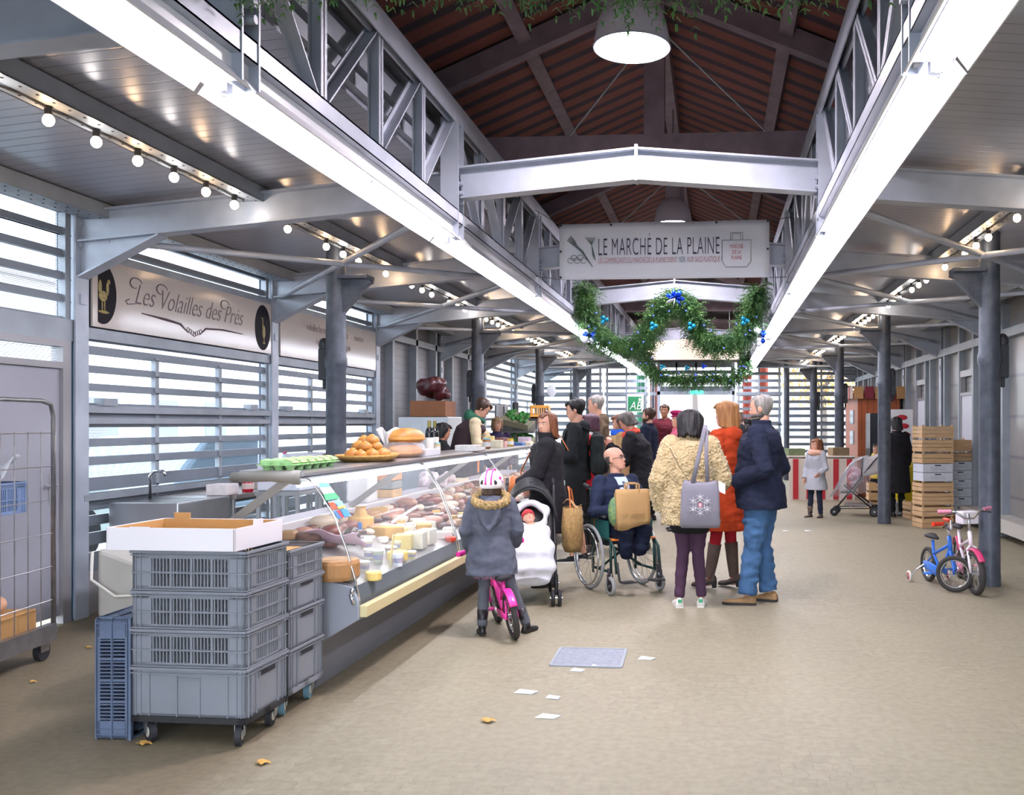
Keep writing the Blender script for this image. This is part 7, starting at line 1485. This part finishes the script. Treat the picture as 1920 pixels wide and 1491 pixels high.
# ------------------------------------------------------------------ fir garlands
firm = mat('fir_green', '#2f5a34', .6, 0, .35, 6, '#57803f'); bluem = mat('blue_metallic', '#1f4fd0', .15, .6); tealm = mat('teal_bauble', '#1f93b8', .15, .6); whb = mat('white_satin', '#e6e8f4', .3)
def garland(name, lab, pts, rad, n, seed, droop=.2, baub=(), leds=0, twig=.16, bow=None, balls=(), lw=.0055):
    rr = random.Random(seed); pts = [Vector(p) for p in pts]; seg = [0]
    for a, c in zip(pts, pts[1:]): seg.append(seg[-1] + (c - a).length)
    def pos(s):
        for i in range(len(pts) - 1):
            if s <= seg[i+1]: f = (s - seg[i])/(seg[i+1] - seg[i] + 1e-9); return pts[i].lerp(pts[i+1], f), (pts[i+1] - pts[i]).normalized()
        return pts[-1], (pts[-1] - pts[-2]).normalized()
    base = pts[0].copy(); t = thing(name, lab, 'garland', base); b = MB(); b.tube([p - base for p in pts], .012, 6); b.build('branch_core', mat('bark'), t)
    b = MB()
    for _ in range(n):
        p, d = pos(rr.random()*seg[-1]); q = V(rr.gauss(0, 1), rr.gauss(0, 1)*.7, rr.gauss(0, 1)*.9 - .35).normalized(); e = (q + V(0, 0, -droop)).normalized(); o_ = p - base + q*rad*rr.random()*.55; Lt = twig*rr.uniform(.6, 1.3)
        e2 = (e + d*rr.uniform(-.6, .6)).normalized(); x, y = basis(e2); m_ = 9
        for j in range(m_):
            c = o_ + e2*Lt*j/m_ + V(0, 0, -.03*(j/m_)**2)
            for s in (-1, 1):
                wv = (x*s*math.cos(j) + y*s*math.sin(j)*.6 + e2*.7).normalized(); nl = .04*(1 - .35*j/m_); w2 = e2.cross(wv).normalized()*lw; b._add([c - w2, c + w2, c + wv*nl + w2*.3, c + wv*nl - w2*.3], [(0, 1, 2, 3)])
    b.build('fir_foliage', firm, t, recalc=False)
    for (p, m_) in baub:
        for q in range(3): b = MB(); b.ell(Vector(p) - base + V(.035*math.cos(2.1*q), -.03, .035*math.sin(2.1*q)), (.032, .032, .032), 12, 8); b.build('bauble', m_, t, smooth=True)
    for _ in range(leds):
        p, d = pos(rr.random()*seg[-1]); b = MB(); b.ell(p - base + V(rr.uniform(-.15, .15), -rad*.9, rr.uniform(-.15, .12)), (.009, .009, .009), 8, 6); b.build('led_light', emat('blue_led', '#4048ff', 4.0), t)
    if bow:
        c = Vector(bow) - base; 
        for q in range(7):
            a = q*.9; b = MB(); e_ = V(math.cos(a), -.4, math.sin(a)).normalized(); b.tube([c, c + e_*.07 + V(0, 0, .02), c + e_*.13, c + e_*.08 - V(0, .04, .02), c], [(.035, .004)]*5, 8, side=(0, 1, 0)); b.build('bow_loop', bluem if q not in (4, 5) else whb, t, smooth=True)
    return t
g1 = [ad(x, y, 12.7) for x, y in ((1096, 535), (1100, 575), (1108, 612), (1140, 636), (1180, 645), (1210, 632), (1222, 600), (1240, 568), (1266, 548), (1290, 566), (1302, 600), (1316, 628), (1350, 640), (1388, 632), (1404, 600), (1414, 560), (1425, 535))]
garland('fir_garland', 'draped fir garland with blue bow, teal baubles and blue lights between the trusses', g1, .17, 4300, 3, .9, [(ad(1133, 600, 12.45), tealm), (ad(1225, 612, 12.45), tealm), (ad(1296, 612, 12.45), tealm), (ad(1396, 602, 12.45), tealm)], 26, .23, bow=ad(1266, 560, 12.38))
g2 = [ad(x, y, 20.5) for x, y in ((1208, 660), (1214, 690), (1240, 705), (1290, 712), (1340, 705), (1375, 712), (1398, 690), (1402, 660))]
garland('fir_garland', 'farther fir garland with blue lights hanging under the pale board', g2, .24, 1500, 5, .3, [(ad(1242, 688, 20.2), tealm), (ad(1288, 690, 20.2), tealm), (ad(1320, 687, 20.2), bluem)], 22, .2, lw=.008)
g3 = [(TL, 3.5, 3.62), (-1.85, 3.45, 3.40), (-1.5, 3.45, 3.48), (-.9, 3.45, 3.42), (-.15, 3.45, 3.34), (.35, 3.45, 3.36), (.7, 3.45, 3.5), (TR, 3.5, 3.6)]
garland('fir_garland', 'near fir garland whose twigs hang into the top edge of the view', g3, .16, 700, 8, .6, (), 0, .2)
for q, (px, py, lab) in enumerate(((1098, 634, 'cluster of white and blue balls on the counter side light strip under the garland'), (1432, 630, 'cluster of white and blue balls on the bicycle side light strip under the garland'))):
    t = thing('ball_cluster', lab, 'ornament', ad(px, py, 12.6)); rr = random.Random(q)
    for k in range(9): b = MB(); b.ell((rr.uniform(-.11, .11), rr.uniform(-.06, .06), rr.uniform(-.12, .1)), [rr.uniform(.035, .055)]*3, 12, 8); b.build('bauble', [whb, bluem, whb][k % 3], t, smooth=True)
    b = MB(); b.cyl((0, 0, 0), (0, 0, .3), .003, n=5); b.build('hook', steel, t)
# ------------------------------------------------------------------ right side: stall, hut, crates
st_ = at(1483, 938); t = thing('striped_stall', 'low market stall front with red and white vertical stripes', 'stall', (st_.x + .62, st_.y, 0)); wst = mat('stall_white', '#d8ccc0', .7); rst = mat('stall_red', '#b5222c', .6)
b = MB(); b.bb(-.66, .66, 0, .06, 0, .87); b.bb(-.66, .66, 0, .6, .85, .9); b.build('front_cloth', wst, t)
for q in range(5): b = MB(); x = -.58 + .27*q; b.bb(x, x + .11, -.006, 0, .02, .84); b.build('red_stripe', rst, t)
for q, (x, c, lab, h_) in enumerate(((.1 - .6, '#6d7a58', 'open green carton on the striped stall', .14), (.4, '#7d6a50', 'brown carton at the far right of the striped stall', .16))):
    box_item('carton', mat('ct' + c, c, .8, 0, .15, 10), lab, 'box', (st_.x + .6 + x, st_.y + .35, .902), (.35, .35, h_), .2)
hx0, hy0 = ray_xy(1606, 19.4)[0], 19.4; t = thing('wooden_hut', 'orange-brown wooden market hut with scalloped awning in the right corner', 'hut', ((hx0 + XR - .16)/2, hy0 + 1.0, 0)); hw_ = (XR - .16 - hx0)/2; wd = rib_mat('orange_wood_boards', '#a5552c', '#6b3318', 'X', .12, .5, 0); wd2 = rib_mat('orange_wood_boards_side', '#a5552c', '#6b3318', 'Y', .16, .5, 0)
b = MB(); b.bb(-hw_, hw_, -.9, .9, 0, 2.2); b.build('walls', wd2, t); b = MB(); b.bb(-hw_ + .01, hw_ - .01, -.93, -.9, 0, 2.2); b.build('front_boards', wd, t)
b = MB(); b.bb(-hw_ - .12, hw_, -1.05, .95, 2.2, 2.26); b.build('roof_board', mat('tan_board', '#b08658', .7), t)
for q in range(8):
    b = MB(); y = -1.03 + .24*q; b.bb(-hw_ - .15, -hw_ - .12, y, y + .2, 2.08, 2.34); b.build('awning_scallop', rst if q % 2 else wst, t)
for q in range(5): b = MB(); x = -hw_ - .1 + .22*q; b.bb(x, x + .19, -1.08, -1.05, 2.08, 2.34); b.build('awning_scallop', mat('maroon_cloth', '#7a2436', .7) if q % 2 else mat('tan_board'), t)
for q, z in enumerate((1.1, 1.55)): b = MB(); b.bb(-hw_ - .02, -hw_, -.4, .1, z, z + .3); b.build('window_pane', mat('outside_pane'), t)
b = MB(); b.bb(-.2, .2, -.02, .0, 0, 1.7); o = solo(b, 'white_board', mat('white_enamel'), 'tall white board with red shapes standing before the wooden hut', 'board', (ray_xy(1684, 17.2)[0], 17.15, .12))
b = MB()
for q in range(3): b.ell((0 + .03*q, -.03, 1.55 - .16*q), (.1, .008, .05), 14, 6)
b.build('red_mark', rst, o, smooth=True)
box_item('glass_case', mat('dark_case', '#33363d', .2), 'dark appliance cabinet with glossy door beside the wooden hut', 'cabinet', (ray_xy(1655, 17.4)[0] - .1, 17.4, 0), (.45, .5, 1.75))
b = MB(); p = ray_xy(1700, 15.9); b.lathe([(.17, 0), (.2, .05), (.22, .35), (.2, .6), (.1, .68), (.05, .69)], n=24); solo(b, 'yellow_drum', mat('yellow_plastic', '#e0c81f', .35), 'bright yellow rounded plastic drum beside the wall', 'drum', (p[0], p[1], .2), smooth='auto')
box_item('grey_tub', mat('grey_tub', '#9a9a98', .6), 'low grey tub on the ground under the yellow drum', 'tub', (p[0] + .05, p[1], 0), (.6, .6, .197), 0, .02)
box_item('grey_machine', mat('slate_machine', '#565a63', .4), 'dark grey cabinet behind the yellow drum', 'cabinet', (p[0] + .12, p[1] + .75, 0), (.5, .6, 1.15))
# wooden and white crates in stacks
wood = mat('poplar_wood', '#c4a27a', .7, 0, .1, 6, stretch=(1, 1, 6)); whc = mat('white_produce_carton', '#c9ccd4', .7, 0, .05, 9)
def woodcrate(lab, loc, rz, L=.5, W=.32, H=.17, m=None, gr=None):
    m = m or wood; t = thing('wooden_crate', lab, 'crate', loc, rz, group=gr); n = 2 if H < .2 else 3
    for s in (-1, 1):
        b = MB()
        for q in range(n): z = .012 + q*(H - .03)/n; b.bb(-L/2, L/2, s*W/2 - .004, s*W/2 + .004, z, z + (H - .03)/n*.88)
        b.build('long_side', m, t)
        b = MB()
        for q in range(n): z = .012 + q*(H - .03)/n; b.bb(s*L/2 - .004, s*L/2 + .004, -W/2, W/2, z, z + (H - .03)/n*.88)
        b.build('short_side', m, t)
    for sx in (-1, 1):
        for sy in (-1, 1): b = MB(); b.bb(sx*(L/2 - .022) - .012, sx*(L/2 - .022) + .012, sy*(W/2 - .018) - .012, sy*(W/2 - .018) + .012, 0, H); b.build('corner_post', m, t)
    b = MB(); b.bb(-L/2, L/2, -W/2, W/2, .004, .012); b.build('crate_bottom', m, t); return t
def whitecrate(lab, loc, rz, L=.42, W=.32, H=.15, gr=None):
    t = thing('produce_carton', lab, 'carton', loc, rz, group=gr); b = MB(); b.bb(-L/2, L/2, -W/2, W/2, 0, H - .004); b.build('carton_body', whc, t, bevel=.004); b = MB(); b.bb(-.05, .05, -W/2 - .002, -W/2, H*.72, H*.84); b.build('hand_hole', mat('dark_hole'), t)
    b = MB()
    for q in range(3): b.bb(-.12, .12, -W/2 - .0015, -W/2, H*.25 + .02*q, H*.25 + .006 + .02*q)
    b.build('faint_print', mat('print_grey', '#a5a8b2', .7), t); return t
ord_ = ['lowest', 'second', 'third', 'fourth', 'fifth', 'sixth', 'seventh', 'eighth', 'ninth']
A1 = at(1752, 990); ax, ay = A1.x, A1.y + .1; z = 0; rzc = .25
for q, h in enumerate((.17, .17, .2)): woodcrate('%s slatted crate of the light wood stack left of the white cartons' % ord_[q], (ax, ay, z), rzc, H=h, gr='wooden crates of the left stack'); z += h + .002
woodcrate('plain wooden crate with slot holes on the light wood stack', (ax, ay, z), rzc, H=.15, gr='wooden crates of the left stack'); z += .152
for q in range(2): whitecrate('%s printed white carton on the light wood stack' % ('lower', 'upper')[q], (ax, ay, z), rzc, L=.48, H=.13, gr='white cartons on the wood stack'); z += .132
z0_ = z
for q in range(3): woodcrate('%s crate of the tall wooden column on the white cartons' % ('lowest', 'middle', 'topmost')[q], (ax - .0, ay, z), rzc, H=.20 if q else .17, gr='upper wooden crates, tall column'); z += (.20 if q else .17) + .002
A2 = at(1797, 984); bx, by_ = A2.x + .0, A2.y + .2; z = 0
box_item('cardboard_box', mat('orange_kraft', '#a8673a', .7, 0, .1, 8), 'orange-brown cardboard box at the foot of the white carton stack', 'box', (bx, by_, 0), (.44, .34, .15), rzc); z = .152
for q in range(6): whitecrate('%s white carton of the stack on the orange-brown box' % ord_[q], (bx + (.02 if q % 2 else 0), by_, z), rzc, L=.42, H=.135, gr='white cartons of the right stack'); z += .137
for q in range(2): woodcrate('%s darker wooden crate on the white carton stack' % ('lower', 'upper')[q], (bx + .01, by_, z), rzc, L=.46, H=.2 if q else .15, gr='darker wooden crates on the white cartons'); z += (.2 if q else .15) + .002
A3 = at(1721, 976)
for q in range(2): woodcrate(['low wooden crate on the ground at the left foot of the wood stack', 'low wooden crate upon the one at the left foot of the wood stack'][q], (A3.x + .02, A3.y + .28, .152*q), rzc, L=.3, W=.3, H=.15, gr='low crates at the foot of the wood stack')
for q in range(3): woodcrate(['lowest crate of the small pile behind the covered stroller', 'middle crate of the small pile behind the covered stroller', 'top crate of the small pile behind the covered stroller'][q], (ray_xy(1650, 17.0)[0] - .12, 16.7, .17*q), 0, L=.4, W=.3, H=.168, gr='small crate pile behind the covered stroller')
# ------------------------------------------------------------------ behind the counter, far left
t = thing('produce_rack', 'steel rack of tilted produce trays near the end wall', 'rack', (ray_xy(968, 17.5)[0], ray_xy(968, 17.5)[1], 0), -.3)
for x in (-.45, .45): b = MB(); b.bb(x - .02, x + .02, -.02, .02, 0, 1.9); b.bb(x - .02, x + .02, .3, .34, 0, 1.9); b.build('upright', inox, t)
for q, z in enumerate((.6, 1.1, 1.5)): b = MB(); b.box((0, .1, z), (.9, .5, .03), R=Matrix.Rotation(.45, 3, 'X')); b.build('sloping_shelf', inox, t)
for q, (dz, c, lab) in enumerate(((1.22, '#2f7a35', 'tilted tray of green vegetables on the steel rack'), (1.62, '#3c8a3c', 'tilted carton of green vegetables on top of the steel rack'))):
    b = MB(); Rm = Matrix.Rotation(.45, 3, 'X') @ Matrix.Rotation(.25, 3, 'Y'); b.box((0, .1, 0), (.6, .4, .12), R=Rm); o = solo(b, 'produce_tray', mat('tray_tan', '#9c9a80', .7), lab, 'tray', (t.location.x, t.location.y - .05, dz), -.3)
    b = MB(); r5 = random.Random(q)
    for _ in range(40): b.ell((r5.uniform(-.27, .27), .1 + r5.uniform(-.17, .17), .07 + r5.uniform(0, .03)), (.04, .04, .03), 6, 4, Rm)
    b.v = [v + V(0, 0, .4*(v.y - .1)*.9 - v.x*.2) for v in b.v]; b.build('green_vegetables', mat('leaf' + c, c, .6, 0, .3, 8), o, smooth=True); bpy.data.objects[o.name].children[0]['kind'] = 'stuff'
p = ad(1013, 782, 14.2); tb = thing('plastic_basket', 'yellow-orange slotted plastic basket raised above the woman in black', 'basket', (p.x, p.y, 1.64)); oc = mat('amber_plastic', '#e0a040', .4)
b = MB(); b.bb(-.14, .14, -.1, .1, 0, .02); b.bb(-.14, .14, -.1, -.09, .16, .2); b.bb(-.14, .14, .09, .1, .16, .2); b.bb(-.14, .14, -.1, -.09, 0, .06); b.bb(-.14, .14, .09, .1, 0, .06)
for q in range(9): x = -.14 + .035*q; b.bb(x - .006, x + .006, -.1, -.09, .05, .17); b.bb(x - .006, x + .006, .09, .1, .05, .17)
for s in (-1, 1): b.bb(s*.14 - .005, s*.14 + .005, -.1, .1, 0, .2)
b.build('basket_body', oc, tb)
t = thing('display_stand', 'dark display stand carrying the yellow-orange basket', 'stand', (p.x, p.y, 0)); b = MB(); b.bb(-.16, .16, -.12, .12, 0, .03); b.bb(-.02, .02, -.02, .02, .03, 1.6); b.bb(-.16, .16, -.12, .12, 1.6, 1.638); b.build('stand_post', rub, t)
t = thing('shelf_unit', 'dark steel shelf unit with hanging scales behind the young vendor', 'shelf', (ray_xy(925, 18.9)[0], 18.8, 0)); 
for z in (.8, 1.2, 1.62): b = MB(); b.bb(-.45, .45, -.2, .2, z, z + .03); b.build('shelf_board', inox, t)
for x in (-.43, .43): b = MB(); b.bb(x - .02, x + .02, -.2, .2, 0, 2.0); b.build('upright', rub, t)
box_item('white_carton', mat('white_enamel'), 'white carton on the shelf unit behind the young vendor', 'box', (t.location.x + .15, 18.8, 1.652), (.2, .2, .3))
# ------------------------------------------------------------------ on the floor
m0 = [at(1052, 1216), at(1174, 1219), at(1164, 1253), at(1032, 1249)]; c = sum(m0, V(0, 0, 0))/4
b = MB(); P = [p - c for p in m0]; b.rings([[V(p.x, p.y, .001) for p in P], [V(p.x, p.y, .006) for p in P]]); o = solo(b, 'drain_cover', mat('chequer_steel', '#8f95a0', .5, .5, .15, 30, bump=.9, bs=45), 'square ribbed steel drain cover set in the paving', 'drain cover', (c.x, c.y, 0))
fr = MB()
for i in range(4): fr.bar(V(P[i].x, P[i].y, .005), V(P[(i+1) % 4].x, P[(i+1) % 4].y, .005), .02, .008)
fr.build('frame', steel_d, o)
pap = mat('white_paper'); 
for q, (x, y, s, lab) in enumerate(((985, 1299, .07, 'largest white paper scrap on the paving left of the drain cover'), (1038, 1309, .05, 'squarish white paper scrap on the paving below the drain cover'), (1027, 1345, .065, 'white paper scrap nearest the camera'), (1084, 1258, .055, 'white paper scrap at the near edge of the drain cover'), (1114, 1251, .02, 'tiny white paper scrap on the corner of the drain cover'), (1213, 1236, .06, 'white paper scrap to the right of the drain cover'), (1515, 996, .07, 'white paper scrap in front of the girl in white'), (1474, 996, .06, 'white paper scrap behind the navy coat'))):
    p = at(x, y); b = MB(); r6 = random.Random(q); k_ = [V(s*1.0*math.cos(a)*r6.uniform(.8, 1.2), s*.75*math.sin(a)*r6.uniform(.8, 1.2), 0) for a in (.4, 2.2, 3.6, 5.4)]; b.rings([[v + V(0, 0, .002) for v in k_], [v + V(0, 0, .004 + .006*(i % 2)) for i, v in enumerate(k_)]]); solo(b, 'paper_scrap', pap, lab, 'paper scrap', (p.x, p.y, .006 if q == 4 else 0))
leafm = mat('dry_leaf', '#c89a4c', .7, 0, .2, 30)
for q, (x, y, s, lab) in enumerate(((915, 1354, .035, 'pale yellow dry leaf on the paving left of the paper scraps'), (271, 1397, .03, 'orange dry leaf by the front caster of the crate dolly'), (493, 1433, .03, 'brown dry leaf at the bottom of the view right of the dolly'), (62, 1281, .02, 'small dry leaf on the ground by the roll cage'), (166, 1216, .02, 'dry leaf on the dark ground near the door'))):
    p = at(x, y); b = MB(); k_ = [V(s*(1 + .35*math.cos(5*a))*math.cos(a), s*.8*(1 + .3*math.sin(4*a))*math.sin(a), .004 + .01*abs(math.sin(2*a))) for a in [2*PI*i/15 for i in range(15)]]; b.rings([[v for v in k_], [v + V(0, 0, .002) for v in k_]]); solo(b, 'dry_leaf', leafm, lab, 'leaf', (p.x, p.y, 0))
